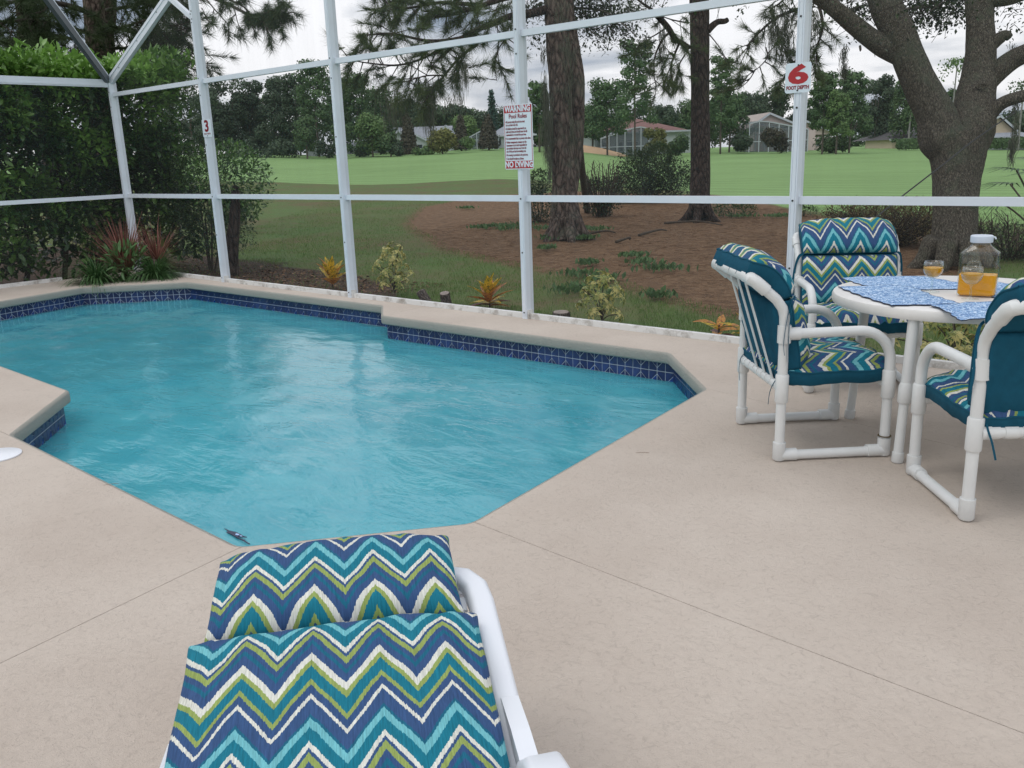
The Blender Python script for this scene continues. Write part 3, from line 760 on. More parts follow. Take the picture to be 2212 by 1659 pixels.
# ------------------------------------------------------------------ signs
def text_part(s, size, mat, parent, x, z, y=-.0028, sx=1.0, sz=1.0, bold=0.0, align='CENTER', name='lettering', spacing=1.0, wspace=1.0):
    c = bpy.data.curves.new(name, 'FONT'); c.body = s; c.size = size; c.align_x = align; c.align_y = 'CENTER'
    c.extrude = .0006; c.offset = bold; c.space_character = spacing; c.space_word = wspace; c.resolution_u = 3
    t = bpy.data.objects.new(name, c); COL.objects.link(t)
    bpy.context.view_layer.update()
    me = bpy.data.meshes.new_from_object(t.evaluated_get(bpy.context.evaluated_depsgraph_get()))
    me.name = name; bpy.data.objects.remove(t); bpy.data.curves.remove(c)
    me.transform(Matrix(((sx, 0, 0, x), (0, 0, -1, y), (0, sz, 0, z), (0, 0, 0, 1))))
    me.materials.clear()
    return link(name, me, parent, mat)
def rrect(w, h, r, k=5):
    P = []
    for cx_, cy_, a0 in ((w/2-r, h/2-r, 0), (-w/2+r, h/2-r, 90), (-w/2+r, -h/2+r, 180), (w/2-r, -h/2+r, 270)):
        for i in range(k+1):
            a = math.radians(a0+90*i/k); P.append((cx_+r*math.cos(a), cy_+r*math.sin(a)))
    return P
SW = Matrix(((1, 0, 0, 0), (0, 0, 1, 0), (0, 1, 0, 0), (0, 0, 0, 1)))
def sign_plate(parent, w, h, r=.02, mat='signw', name='plate', y0=-.002, y1=.0, ztop=0, edge=None):
    m = MB(); m.prism(rrect(w, h, r), y0, y1, 0, SW); 
    return m.build(name, MT[mat], parent, loc=(0, 0, ztop))
def depth_sign(u, v, label, digit, w, h, X, dw, dh):
    p = at(u, v, Y=WY-.062); s = empty('depth_sign', p); tag(s, label, 'sign')
    sign_plate(s, w, h)
    for z in (h/2-.016, -h/2+.016):
        m = MB(); m.tube([(0, -.002, z), (0, -.0055, z)], .006, 10); m.build('screw', MT['black'], s)
    return s
s = depth_sign(1724, 168, 'white square sign with a red 6 and FOOT DEPTH on the post behind the chairs', '6', .186, .20, PX['E'], 0, 0)
s.rotation_euler = (0, 0, 0)
text_part('6', .165, MT['signr'], s, 0, .016, sx=1.75, bold=.0075, name='digit')
text_part('FOOT DEPTH', .030, MT['signdr'], s, 0, -.066, sx=.90, sz=1.1, bold=.0014)
s = depth_sign(447, 277, 'small white sign with a red 3 and FOOT DEPTH on the second cage post', '3', .205, .215, PX['B'], 0, 0)
text_part('3', .19, MT['signdr'], s, 0, .02, sx=1.15, bold=.006, name='digit')
text_part('FOOT DEPTH', .026, MT['signdr'], s, 0, -.068, sx=.95, bold=.0004)
p = at(1120, 296, Y=WY-.062); s = empty('warning_sign', p)
tag(s, 'tall white and red WARNING Pool Rules NO DIVING sign fixed to the middle cage post', 'sign')
SWd, SHt = .335, .56
sign_plate(s, SWd, SHt, .018)
def band(x0, x1, z0, z1, name, y0=-.0034, y1=-.0022):
    m = MB(); m.box(x0, x1, y0, y1, z0, z1); return m.build(name, MT['signr'], s)
hw = SWd/2-.008; hh = SHt/2-.008
band(-hw, hw, hh-.062, hh, 'red_band'); band(-hw, hw, -hh, -hh+.066, 'red_band')
band(-hw, -hw+.005, -hh+.0665, hh-.0625, 'red_border'); band(hw-.005, hw, -hh+.0665, hh-.0625, 'red_border')
text_part('WARNING', .062, MT['signw'], s, 0, hh-.031, y=-.0042, sx=.98, sz=1.15, bold=.0024)
text_part('NO DIVING', .064, MT['signw'], s, 0, -hh+.033, y=-.0042, sx=.98, sz=1.1, bold=.0024)
text_part('Pool Rules', .052, MT['signdr'], s, 0, hh-.094, sx=.95, bold=.0012, name='title')
lines = [('• All persons using the pool area must', 0), ('  do so at their own risk.', 0), ('• All children should be supervised by an', 1), ('  adult at all times and should never be left', 0), ('  unattended in or around the pool area.', 0), ('• It is recommended that no persons swim alone.', 1), ('• Neither management company nor the', 1), ('  homeowner can be held responsible for', 0), ('  any accidents that may occur from the', 0), ('  use of this pool and surrounding area.', 0), ('• No running is permitted in the pool area.', 1), ('• Care should be taken at all times', 1)]
z = hh-.140
for t_, gap in lines:
    z -= .006 if gap else 0
    text_part(t_, .0285, MT['signdr'], s, -hw+.009, z, sx=.52, bold=.0004, align='LEFT', name='rule_line'); z -= .0262
for z in (SHt/2-.02, -SHt/2+.03):
    m = MB(); m.tube([(-.012, -.004, z), (-.012, -.0075, z)], .006, 10); m.build('screw', MT['black'], s)

# ------------------------------------------------------------------ cushions
def cushion(name, path, width, thick, edge, parent, tex_v0=0.0, boxed=True, nx=22, nv=20, puck=.004, seed=0, x0=0.0, taper=None, vdir=1, us=.90, vs_=.81):
    """puffy cushion swept along a side profile of (y, z) points; the printed side is on the left of travel.
    boxed: teal sides and underside; otherwise print wraps round a rounded edge"""
    P = smooth_path([(0, a, b) for a, b in path], 8)
    L = [0]
    for i in range(1, len(P)): L.append(L[-1]+(P[i]-P[i-1]).length)
    tot = L[-1]; S = []
    for j in range(nv+1):
        s = tot*j/nv; i = 1
        while i < len(P)-1 and L[i] < s: i += 1
        t = (s-L[i-1])/max(1e-9, L[i]-L[i-1]); p = P[i-1].lerp(P[i], t); d = (P[i]-P[i-1]).normalized()
        S.append((p, Vector((0, -d.z, d.y)), s))
    m = MB(); top = []; bot = []
    for j, (p, nn, s) in enumerate(S):
        tv = 2*j/nv-1
        w_ = width*(taper(j/nv) if taper else 1)
        for i in range(nx+1):
            tu = 2*i/nx-1
            gx = math.copysign(1-(1-abs(tu))**1.35, tu)      # denser near the edge
            gv = tv
            fu = max(0, 1-abs(gx)**(4.0 if boxed else 3.2)); fv = max(0, 1-abs(gv)**(6.0 if boxed else 7))
            h = edge+(thick-edge)*(fu**.6)*(fv**.6)
            wr = puck*noise.noise(Vector((gx*w_*16+seed*9, s*14, seed)))+puck*.7*noise.noise(Vector((gx*w_*40, s*9+seed, 3)))
            x = gx*w_/2*(1-(.02 if boxed else -.018)*abs(tv)**6)+x0
            up_ = h-edge*.5 if boxed else h/2; top.append(p+nn*(up_+wr)+Vector((x, 0, 0))); bot.append(p-nn*((edge*.5+.015*fu*fv if boxed else h*.3)-wr)+Vector((x, 0, 0)))
    k = nx+1; uvt = []; nb = len(top)
    def uv(i, j):
        tu = 2*i/nx-1; gx = math.copysign(1-(1-abs(tu))**1.35, tu); return ((gx*width/2)*us+.49, tex_v0+vdir*S[j][2]*vs_)
    fs = []; uvs = []; mi = []
    for j in range(nv):
        for i in range(nx):
            fs.append((j*k+i, j*k+i+1, (j+1)*k+i+1, (j+1)*k+i)); uvs.append([uv(i, j), uv(i+1, j), uv(i+1, j+1), uv(i, j+1)]); mi.append(0)
            fs.append(tuple(nb+q for q in ((j+1)*k+i, (j+1)*k+i+1, j*k+i+1, j*k+i))); uvs.append([uv(i, j+1), uv(i+1, j+1), uv(i+1, j), uv(i, j)]); mi.append(1 if boxed else 0)
    sm = 1 if boxed else 0
    for j in range(nv):
        for i, fl in ((0, 0), (nx, 1)):
            a, b, c, d = j*k+i, (j+1)*k+i, nb+(j+1)*k+i, nb+j*k+i
            f = (a, b, c, d) if not fl else (d, c, b, a)
            fs.append(f); mi.append(sm); q = [uv(i, j), uv(i, j+1), (uv(i, j+1)[0]+(.03 if fl else -.03), uv(i, j+1)[1]), (uv(i, j)[0]+(.03 if fl else -.03), uv(i, j)[1])]
            uvs.append(q if not fl else q[::-1])
    for i in range(nx):
        for j, fl in ((0, 0), (nv, 1)):
            a, b, c, d = j*k+i, j*k+i+1, nb+j*k+i+1, nb+j*k+i
            f = (d, c, b, a) if not fl else (a, b, c, d)
            dv = .03 if fl else -.03
            q = [uv(i, j), uv(i+1, j), (uv(i+1, j)[0], uv(i+1, j)[1]+dv), (uv(i, j)[0], uv(i, j)[1]+dv)]
            fs.append(f); mi.append(sm); uvs.append(q if fl else q[::-1])
    m.v = [tuple(p) for p in top+bot]; m.f = fs; m.m = mi; m.uv = uvs
    o = m.build(name, [MT['chev'], MT['teal']], parent, smooth=True)
    if not boxed:
        md = o.modifiers.new('soft', 'SUBSURF'); md.levels = 1; md.render_levels = 1
    else:
        me = o.data
        bm = bmesh.new(); bm.from_mesh(me); bmesh.ops.recalc_face_normals(bm, faces=bm.faces)
        for ed in bm.edges:
            if len(ed.link_faces) == 2 and ed.link_faces[0].material_index != ed.link_faces[1].material_index: ed.smooth = False
        bm.to_mesh(me); bm.free()
        # piping cord round the printed face
        loopi = [(0, j) for j in range(nv)]+[(i, nv) for i in range(nx)]+[(nx, j) for j in range(nv, 0, -1)]+[(i, 0) for i in range(nx, 0, -1)]
        pc = MB(); pts = [Vector(top[j*k+i]) for i, j in loopi]; pts.append(pts[0])
        pc.tube(pts, .0045, 6, cap=False); pc.build('piping', MT['teal'], o, smooth=True)
    return o
def strap(parent, pts, w=.011, name='tie_strap'):
    m = MB(); P = smooth_path(pts, 5); n_ = len(P)
    for i in range(n_-1):
        a, b = P[i], P[i+1]; d = (b-a).normalized(); sd_ = d.cross(Vector((.3, .9, .1))).normalized()*w/2
        if i == 0: prev = [a-sd_, a+sd_]
        cur = [b-sd_, b+sd_]; nn = d.cross(sd_).normalized()*.0012
        vs = [prev[0]-nn, prev[1]-nn, cur[1]-nn, cur[0]-nn, prev[0]+nn, prev[1]+nn, cur[1]+nn, cur[0]+nn]
        m.add(vs, [(0, 1, 2, 3), (7, 6, 5, 4), (0, 4, 5, 1), (2, 6, 7, 3), (1, 5, 6, 2), (3, 7, 4, 0)]); prev = cur
    return m.build(name, MT['teal'], parent)

# ------------------------------------------------------------------ patio chairs
def arc(c, r, a0, a1, k, plane='yz', x=0):
    out = []
    for i in range(k+1):
        a = math.radians(a0+(a1-a0)*i/k); out.append((x, c[0]+r*math.cos(a), c[1]+r*math.sin(a)))
    return out
def make_chair():
    root = empty('patio_chair', (0, 0, 0))
    hw, hd, R_, RC = .307, .261, .0238, .0305
    pv = MT['pvc']
    for sx in (-1, 1):
        x = sx*hw
        # runner with elbows at both ends
        m = MB(); m.tube([(x, -hd, R_+.004), (x, hd, R_+.004)], R_, 16)
        m.tube([(x, -hd-.006, RC), (x, -hd+.085, RC)], RC, 16); m.tube([(x, hd+.006, RC), (x, hd-.085, RC)], RC, 16)
        m.build('runner', pv, root, angle=.7)
        for sy in (-1, 1):
            y = sy*hd; zt = .635 if sy < 0 else .43
            m = MB(); m.tube([(x, y, .02), (x, y, zt)], R_, 16)
            m.tube([(x, y, .004), (x, y, .012), (x, y, .095)], [RC*.8, RC*1.02, RC*1.02], 16)
            m.tube([(x, y, .298), (x, y, .303), (x, y, .432), (x, y, .437)], [RC*.93, RC*1.03, RC*1.03, RC*.93], 16)
            m.build('leg', pv, root, angle=.7)
        # arm: T fitting, straight run, wide bend down into the front leg
        pts = [(x, -hd, .634)]+[(x, hd-.155, .634)]+arc((hd-.155, .634-.155), .155, 88, 2, 9, x=x)+[(x, hd, .432)]
        m = MB(); m.tube(pts, R_*1.04, 16); m.tube([(x, -hd, .634), (x, -hd+.075, .634)], RC*1.02, 16); m.tube([(x, -hd, .592), (x, -hd, .676)], RC*1.04, 16)
        m.build('armrest', pv, root, angle=.7)
    # back frame: up from the T fittings, leaning back, across the top
    side = lambda x: [(x, -hd, .66), (x, -hd-.003, .720), (x, -hd-.014, .758), (x, -hd-.045, .802), (x, -hd-.142, .886)]
    L = side(-hw); Rr = side(hw)
    topy, topz = -hd-.168, .906
    pts = [(-hw, a[1], a[2]) for a in L]+[(-hw+.008, topy+.004, topz-.006), (-hw+.03, topy, topz), (-hw+.07, topy, topz), (hw-.07, topy, topz), (hw-.03, topy, topz), (hw-.008, topy+.004, topz-.006)]+[(hw, a[1], a[2]) for a in Rr[::-1]]
    m = MB(); m.tube(pts, R_*1.03, 16)
    for sx in (-1, 1): m.tube([(sx*hw, -hd-.095, .845), (sx*hw, -hd-.146, .889), (sx*(hw-.008), topy+.004, topz-.006), (sx*(hw-.03), topy, topz), (sx*(hw-.085), topy, topz)], RC, 16)
    m.build('back_frame', pv, root, angle=.7)
    xs = [-.03, .09, .21]
    for (yy, z, nm) in ((-hd, .372, 'crossbar'), (hd, .372, 'crossbar')):
        m = MB(); m.tube([(-hw, yy, z), (hw, yy, z)], R_, 16); m.tube([(-hw+.02, yy, z), (-hw+.06, yy, z)], RC*.97, 16); m.tube([(hw-.02, yy, z), (hw-.06, yy, z)], RC*.97, 16)
        m.build(nm, pv, root, angle=.7)
        for x in [-.24, -.17, -.10, -.035, .035, .10, .17, .24]:
            g = MB(); g.tube([(x-.026, yy, z), (x+.026, yy, z)], R_*1.13, 16); g.build('strap_ring', pv, root, angle=.7)
    for x in xs:
        g = MB(); g.tube([(x-.055, topy, topz), (x+.055, topy, topz)], R_*1.16, 16); g.build('strap_ring', pv, root, angle=.7)
        m = MB(); m.bar((x, topy, topz-.02), (x, -hd-.012, .385), .026, .005, up=Vector((0, 1, 0))); m.build('back_slat', pv, root)
        m = MB(); m.bar((x, -hd+.01, .386), (x, hd-.01, .386), .020, .004); m.build('seat_slat', pv, root)
    cushion('seat_cushion', [(-.27, .405), (0, .405), (.15, .410), (.295, .412)], .590, .135, .060, root, vdir=-1, tex_v0=.34, seed=1, nv=22, nx=28, puck=.011)
    # printed side must face the sitter: travel upward with the normal to the front
    cushion('back_cushion', [(-.205, .45), (-.225, .55), (-.250, .68), (-.270, .785)][::-1], .590, .185, .085, root, vdir=-1, tex_v0=.74, seed=2, nv=22, nx=28, puck=.010)
    cushion('head_cushion', [(-.262, .795), (-.284, .852), (-.340, .905), (-.440, .948)][::-1], .590, .135, .075, root, vdir=-1, tex_v0=.98, seed=3, nv=18, nx=28, puck=.008)
    for sx in (-1, 1):
        strap(root, [(sx*.29, -.21, .81), (sx*.315, -.225, .785), (sx*.333, -.245, .72), (sx*.338, -.25, .62), (sx*.337, -.245, .50)])
        strap(root, [(sx*.29, -.21, .81), (sx*.318, -.235, .79), (sx*.336, -.262, .70), (sx*.343, -.275, .60), (sx*.348, -.27, .54)])
        strap(root, [(sx*.25, -.22, .44), (sx*.27, -.28, .40), (sx*.255, -.30, .34), (sx*.235, -.30, .27)], w=.008)
    return root
def kids(o): return [c for c in bpy.data.objects if c.parent == o]
def copy_tree(o, parent=None):
    c = o.copy(); COL.objects.link(c)
    if parent: c.parent = parent
    for ch in kids(o): copy_tree(ch, c)
    return c
chair = make_chair()
ch3 = copy_tree(chair); ch2 = copy_tree(chair); ch4 = copy_tree(chair)
GRP = 'white pipe chairs round the patio table'
chair.location = (-1.72, 4.31, 0); chair.rotation_euler.z = math.radians(43.3-90)
tag(chair, 'white pipe patio chair seen from behind, between the pool edge and the round table', 'chair', GRP)
m = MB(); m.tube([(.307, .261, .102), (.307, .261, .1055)], .0318, 16); m.build('cracked_joint', simple('rusty_stain', (.10, .07, .03, 1), .9), chair)
ch2.location = (-1.96, 5.56, 0); ch2.rotation_euler.z = math.radians(-57-90); ch2.scale = (1, 1, 1)
tag(ch2, 'white pipe chair facing the pool, its chevron back in front of the cage post', 'chair', GRP)
ch3.location = (-.72, 4.07, 0); ch3.rotation_euler.z = math.radians(129-90)
tag(ch3, 'white pipe patio chair nearest the camera, cut off by the right edge of the photo', 'chair', GRP)
ch4.location = (-.33, 5.12, 0); ch4.rotation_euler.z = math.radians(195-90)
tag(ch4, 'white pipe patio chair hidden beyond the table, only a foot showing at the right edge', 'chair', GRP)

# ------------------------------------------------------------------ round table
TC = Vector((-1.18, 4.84, 0)); TR = .615; TH = .745
tb = empty('round_table', TC); tag(tb, 'round white plastic patio table set with blue placemats and orange juice', 'table')
m = MB(); pr = [(0.001, TH-.03), (TR-.03, TH-.030), (TR-.028, TH-.052), (TR-.004, TH-.052), (TR, TH-.042), (TR, TH-.016), (TR-.006, TH-.004), (TR-.016, TH), (0.001, TH)]
m.lathe(pr, 72, sx=1.0, sy=1.0, close=True); m.build('table_top', MT['tabletop'], tb, angle=.6)
LB = [(-1.233, 4.205), (-1.678, 4.785)]
c0 = Vector((-1.166, 4.717)); lb = [Vector(p) for p in LB]; lb += [c0*2-lb[0], c0*2-lb[1]]
for p in lb:
    q = p.lerp(Vector((TC.x, TC.y)), .10)
    b_ = Vector((p.x-TC.x, p.y-TC.y, 0)); t_ = Vector((q.x-TC.x, q.y-TC.y, TH-.04))
    def on(z): return b_.lerp(t_, z/(TH-.04))
    m = MB(); m.tube([on(.005), on(.32)], .0225, 16); m.tube([on(.30), t_], .0255, 16)
    m.tube([on(.29), on(.30), on(.375), on(.39)], [.026, .0325, .0325, .027], 16); m.tube([on(0.0), on(.006), on(.05)], [.024, .0285, .0275], 16)
    m.build('leg', MT['pvc'], tb, angle=.7)
def z4b(x, y): return ((2950+x*.3156)/1.6492, (780+y*.3156)/1.6492)
# blue placemats, wavy edges, lying on the table
def placemat(P, label, zoff=0.0, n_=6):
    W_ = [at(*z4b(*p), z=TH+.004+zoff) for p in P]
    pts = []
    for i in range(len(W_)):
        a = W_[i]; b = W_[(i+1) % len(W_)]; L = (b-a).length; k = max(1, int(L/.022))
        nn = Vector((-(b-a).y, (b-a).x, 0)).normalized()
        for j in range(k): pts.append(a.lerp(b, j/k)+nn*(.006*math.sin(j*1.3+i)))
    poly = [(p.x, p.y) for p in pts]
    A = sum(poly[i][0]*poly[(i+1) % len(poly)][1]-poly[(i+1) % len(poly)][0]*poly[i][1] for i in range(len(poly)))
    if A < 0: poly = poly[::-1]
    m = MB(); m.prism(poly, TH+.0015+zoff, TH+.0045+zoff)
    o = m.build('placemat', MT['mat']); tag(o, label, 'placemat', 'blue placemats on the round table')
    e_ = MB(); e_.tube([(x, y, TH+.0028+zoff) for x, y in poly]+[(poly[0][0], poly[0][1], TH+.0028+zoff)], .0024, 5, cap=False); e_.build('edging', MT['navy'], o)
placemat([(150, 668), (330, 650), (700, 645), (1080, 645), (1220, 672), (1480, 720), (1470, 790), (1000, 798), (700, 800), (385, 745)], 'mottled blue placemat along the back rim of the table, left of the jug')
placemat([(115, 765), (300, 760), (700, 742), (960, 770), (1190, 862), (1330, 905), (1490, 952), (1150, 965), (900, 968), (720, 975), (600, 940), (330, 850)], 'mottled blue placemat at the front left rim of the table, before the left goblet', .0034)
placemat([(1150, 968), (1490, 956), (1560, 938), (2040, 930), (1960, 1020), (1860, 1108), (1500, 1145), (1420, 1095), (1310, 1022)], 'mottled blue placemat nearest the camera, hanging at the front rim of the table', .0068)
placemat([(1880, 706), (2050, 735), (2260, 782), (2500, 860), (2480, 900), (2200, 905), (2050, 925), (1860, 882)], 'mottled blue placemat right of the juice jug, cut off by the photo edge')
def goblet(uv, label):
    p = at(*z4b(*uv), z=TH); p.z = TH+.0045; g = empty('goblet', p); tag(g, label, 'glass', 'juice goblets on the round table')
    H = .156
    m = MB(); m.lathe([(.038, .0), (.038, .0018), (.024, .004), (.0075, .010), (.0056, .020), (.0052, .060), (.010, .069), (.028, .078), (.0425, .096), (.0480, .114), (.0480, .130), (.0440, H), (.0428, H), (.0465, .130), (.0465, .114), (.0412, .097), (.027, .0805), (.004, .073)], 30, close=False)
    m.build('glass_bowl', MT['glass'], g, smooth=True)
    m = MB(); m.lathe([(.002, .0742), (.0265, .0812), (.0405, .0975), (.0458, .114), (.0463, .124), (.001, .124)], 30, close=False); m.build('juice', MT['juice'], g, smooth=False, angle=.5)
    return g
goblet((1165, 832), 'stemmed goblet of orange juice standing left of the jug')
goblet((1600, 915), 'stemmed goblet of orange juice standing in front of the jug')
jp = at(*z4b(1672, 868), z=TH); jp.z = TH+.0015
jug = empty('juice_jug', jp, YAW*-1*0+math.radians(-14)*-1); tag(jug, 'square glass jug half full of orange juice with a white screw lid', 'jug')
jug.rotation_euler = (0, 0, math.radians(8))
def rsq(w_, d_, r_, k=4): return rrect(w_, d_, r_, k)
def loft(secs, mat, name, parent, cap=True, angle=.6):
    m = MB(); n_ = len(secs[0][0]); vs = [(x, y, z) for P, z in secs for x, y in P]
    fs = [(i*n_+k, i*n_+(k+1) % n_, (i+1)*n_+(k+1) % n_, (i+1)*n_+k) for i in range(len(secs)-1) for k in range(n_)]
    if cap: fs += [tuple(range(n_))[::-1], tuple((len(secs)-1)*n_+k for k in range(n_))]
    m.add(vs, fs); return m.build(name, mat, parent, angle=angle)
jw, jd = .172, .112
circ = lambda r: [(r*math.cos(a), r*math.sin(a)) for a in [math.atan2(y, x) for x, y in rsq(jw, jd, .02)]]
loft([(rsq(jw-.02, jd-.02, .018), 0), (rsq(jw, jd, .02), .008), (rsq(jw+.002, jd+.002, .02), .20), (rsq(jw-.002, jd-.002, .02), .212), (circ(.052), .243), (circ(.046), .252), (circ(.045), .272)], MT['glass'], 'glass_body', jug, cap=False)
loft([(rsq(jw-.026, jd-.026, .016), .005), (rsq(jw-.008, jd-.008, .017), .014), (rsq(jw-.008, jd-.008, .017), .106)], MT['juice'], 'juice', jug)
m = MB(); m.lathe([(.049, .262), (.0505, .266), (.0505, .292), (.047, .296), (.001, .296)], 32, close=True); m.build('lid', MT['lid'], jug, angle=.6)
m = MB(); m.tube([(.049, 0, .288), (.058, 0, .286), (.060, 0, .278)], .004, 8); m.build('lid_tab', MT['lid'], jug)
m = MB(); m.tube(smooth_path([(-.045, -.055, .135), (-.045, -.075, .155), (-.030, -.08, .175), (.004, -.08, .176), (.010, -.075, .165), (.010, -.058, .135)], 4), .005, 8); m.build('finger_grip', MT['glass'], jug, smooth=True)

# ------------------------------------------------------------------ sun lounger
lg = empty('sun_lounger', (-1.125, .79, 0), math.radians(141.0-90))
tag(lg, 'white resin sun lounger with a thick chevron cushion in the foreground', 'sun lounger')
# local: +y towards the head, x to the right seen from the foot
bz = lambda y: .335+.155*max(0, y+.15)/.85*1.0          # resin back panel height
fr_ = MT['resin']
for sx in (-1, 1):
    x = sx*.296+.028
    # side rail of the reclining back, rounded at the head end
    m = MB(); P = [(x, y, bz(y)+.012) for y in np.linspace(-.12, .50, 8)]
    P += [(x-sx*.006, .56, bz(.56)+.012), (x-sx*.030, .605, bz(.6)+.010), (x-sx*.075, .625, bz(.62)+.008)]
    secs = []
    for i, p in enumerate(P):
        p = Vector(p); d = (Vector(P[min(i+1, len(P)-1)])-Vector(P[max(i-1, 0)])).normalized(); r_ = d.cross(Vector((0, 0, 1))).normalized(); u_ = r_.cross(d)
        ring = []
        for a_, b2 in rrect(.062, .050, .018, 4): ring.append(p+r_*a_+u_*b2)
        secs.append(ring)
    n_ = len(secs[0]); fs = [(i*n_+k, i*n_+(k+1) % n_, (i+1)*n_+(k+1) % n_, (i+1)*n_+k) for i in range(len(secs)-1) for k in range(n_)]+[tuple(range(n_)), tuple((len(secs)-1)*n_+k for k in range(n_))]
    m.add([q for s_ in secs for q in s_], fs); m.build('back_rail', fr_, lg, angle=.7)
    # base rail
    m = MB(); m.prism(rrect(.055, 1.95, .02), .245, .305, 0, Matrix.Translation((sx*.296+.028, -.40, 0))); m.build('base_rail', fr_, lg, angle=.5)
    for y in (.35, -1.15):
        m = MB(); m.tube([(sx*.315, y, .25), (sx*.325, y+.01, .02)], [.03, .024], 12); m.tube([(sx*.325, y+.01, .03), (sx*.325, y+.01, 0)], [.028, .030], 12); m.build('leg', fr_, lg, angle=.7)
    # arm: broad flat top, rounded front
    xa = sx*.340+.010
    m = MB(); P = [(xa-sx*.010, -.015, .375), (xa-sx*.006, -.032, .425), (xa, -.07, .457), (xa, -.13, .478), (xa, -.28, .497), (xa, -.50, .505), (xa, -.56, .498)]
    secs = []
    for i, p in enumerate(P):
        p = Vector(p); d = (Vector(P[min(i+1, len(P)-1)])-Vector(P[max(i-1, 0)])).normalized(); r_ = d.cross(Vector((0, 0, 1))).normalized(); u_ = r_.cross(d)
        secs.append([p+r_*a_+u_*b2 for a_, b2 in rrect(.074, .034, .014, 4)])
    n_ = len(secs[0]); fs = [(i*n_+k, i*n_+(k+1) % n_, (i+1)*n_+(k+1) % n_, (i+1)*n_+k) for i in range(len(secs)-1) for k in range(n_)]+[tuple(range(n_)), tuple((len(secs)-1)*n_+k for k in range(n_))]
    m.add([q for s_ in secs for q in s_], fs); m.build('armrest', fr_, lg, angle=.7)
    m = MB(); m.prism([(-.30, .30), (.22, .30), (.205, .41), (.17, .436), (.05, .445), (-.30, .436)], xa-sx*.018-.018, xa-sx*.018+.018, 0, Matrix(((0, 0, 1, 0), (1, 0, 0, 0), (0, 1, 0, 0), (0, 0, 0, 1)))); m.build('side_panel', fr_, lg)
    m = MB(); m.tube(smooth_path([(xa-sx*.012, -.03, .39), (xa-sx*.03, -.03, .33), (sx*.335, -.03, .28)], 4), .026, 12); m.build('arm_support', fr_, lg, angle=.7)
    m = MB(); m.tube(smooth_path([(xa, -.52, .49), (xa-sx*.02, -.53, .38), (sx*.335, -.53, .28)], 4), .026, 12); m.build('arm_support', fr_, lg, angle=.7)
for y in np.arange(-.10, .60, .062):
    m = MB(); m.bar((-.29, y, bz(y)), (.29, y, bz(y)), .048, .016, up=Vector((0, -.18, 1)).normalized()); m.build('back_slat', fr_, lg)
for y in np.arange(-1.30, -.12, .062):
    m = MB(); m.bar((-.29, y, .325), (.29, y, .325), .048, .016); m.build('seat_slat', fr_, lg)
m = MB(); m.bar((-.27, .615, bz(.62)+.008), (.27, .615, bz(.62)+.008), .05, .046); m.build('head_rail', fr_, lg)
lift = .058
cushion('head_cushion', [(.405, bz(.405)+lift+.003), (.49, bz(.49)+lift+.008), (.60, bz(.60)+lift+.010), (.700, bz(.69)+lift+.000)], .558, .125, .030, lg, tex_v0=.66, x0=-.010, boxed=False, us=1.09, vs_=.84, seed=11, nx=30, nv=16, puck=.009)
cushion('back_cushion', [(-.16, .395), (-.02, bz(-.02)+lift+.006), (.15, bz(.15)+lift+.008), (.402, bz(.405)+lift+.002)], .615, .135, .030, lg, tex_v0=.10, x0=-.010, boxed=False, us=1.09, vs_=.84, seed=12, nx=30, nv=26, puck=.010)
cushion('seat_cushion', [(-1.34, .385), (-.9, .39), (-.5, .39), (-.17, .39)], .60, .12, .03, lg, tex_v0=-1.05, boxed=False, us=1.09, vs_=.84, seed=13, nx=24, nv=30, puck=.007)

# ------------------------------------------------------------------ small things on the deck and in the pool
p = at(-10, 990, z=.006); lid = MB(); lid.lathe([(.128, 0.0), (.128, .006), (.118, .010), (.001, .011)], 40)
o = lid.build('skimmer_lid', MT['resin'], loc=(-5.14, 1.56, .001), angle=.6); tag(o, 'round white skimmer lid lying flush in the deck at the left edge', 'skimmer lid')
DRYM = simple('dry_leaf_brown', (.16, .10, .06, 1), .9)
for i, (u_, v_, lab) in enumerate([(1388, 978, 'thin dry pine needle lying on the open deck right of the pool'), (240, 1046, 'thin dry pine needle at the pool edge right of the skimmer lid'), (828, 1172, 'tiny dry pine needle on the coping beside the lounger head')]):
    c = at(u_, v_, z=.003); a_ = random.uniform(-.3, .3)+.7
    m = MB(); m.tube(smooth_path([(-.035*math.cos(a_), -.035*math.sin(a_), .0), (0, .004, .001), (.035*math.cos(a_), .035*math.sin(a_), .0)], 3), .0009, 5)
    o = m.build('pine_needle', DRYM, loc=c); tag(o, lab, 'pine needle')
# dark and white mosaic figure fixed on the edge of the corner step
mz = -.30
def uvd(x, y): return (424.5+x*.0822, 1122+y*.0822)
def flat(parent, P, name, mat, z, th=.004):
    W_ = [at(*uvd(*p), z=z) for p in P]; poly = [(q.x, q.y) for q in W_]
    A = sum(poly[i][0]*poly[(i+1) % len(poly)][1]-poly[(i+1) % len(poly)][0]*poly[i][1] for i in range(len(poly)))
    if A < 0: poly = poly[::-1]
    m = MB(); m.prism(poly, z, z+th); return m.build(name, mat, parent)
mo = empty('pool_mosaic', (0, 0, 0)); tag(mo, 'dark blue and white mosaic figure in the corner of the pool behind the lounger', 'mosaic')
zt = WZ-.020
deepn = simple('mosaic_navy', srgb(14, 24, 66), .3); pale = simple('mosaic_white', srgb(170, 200, 240), .3); stepm = simple('step_white', srgb(235, 245, 250), .5, var=(9, .08))
flat(mo, [(360, 290), (690, 245), (840, 330), (1090, 490), (1240, 560), (1400, 650), (1180, 680), (1060, 670)], 'pale_slab', stepm, zt, .003)
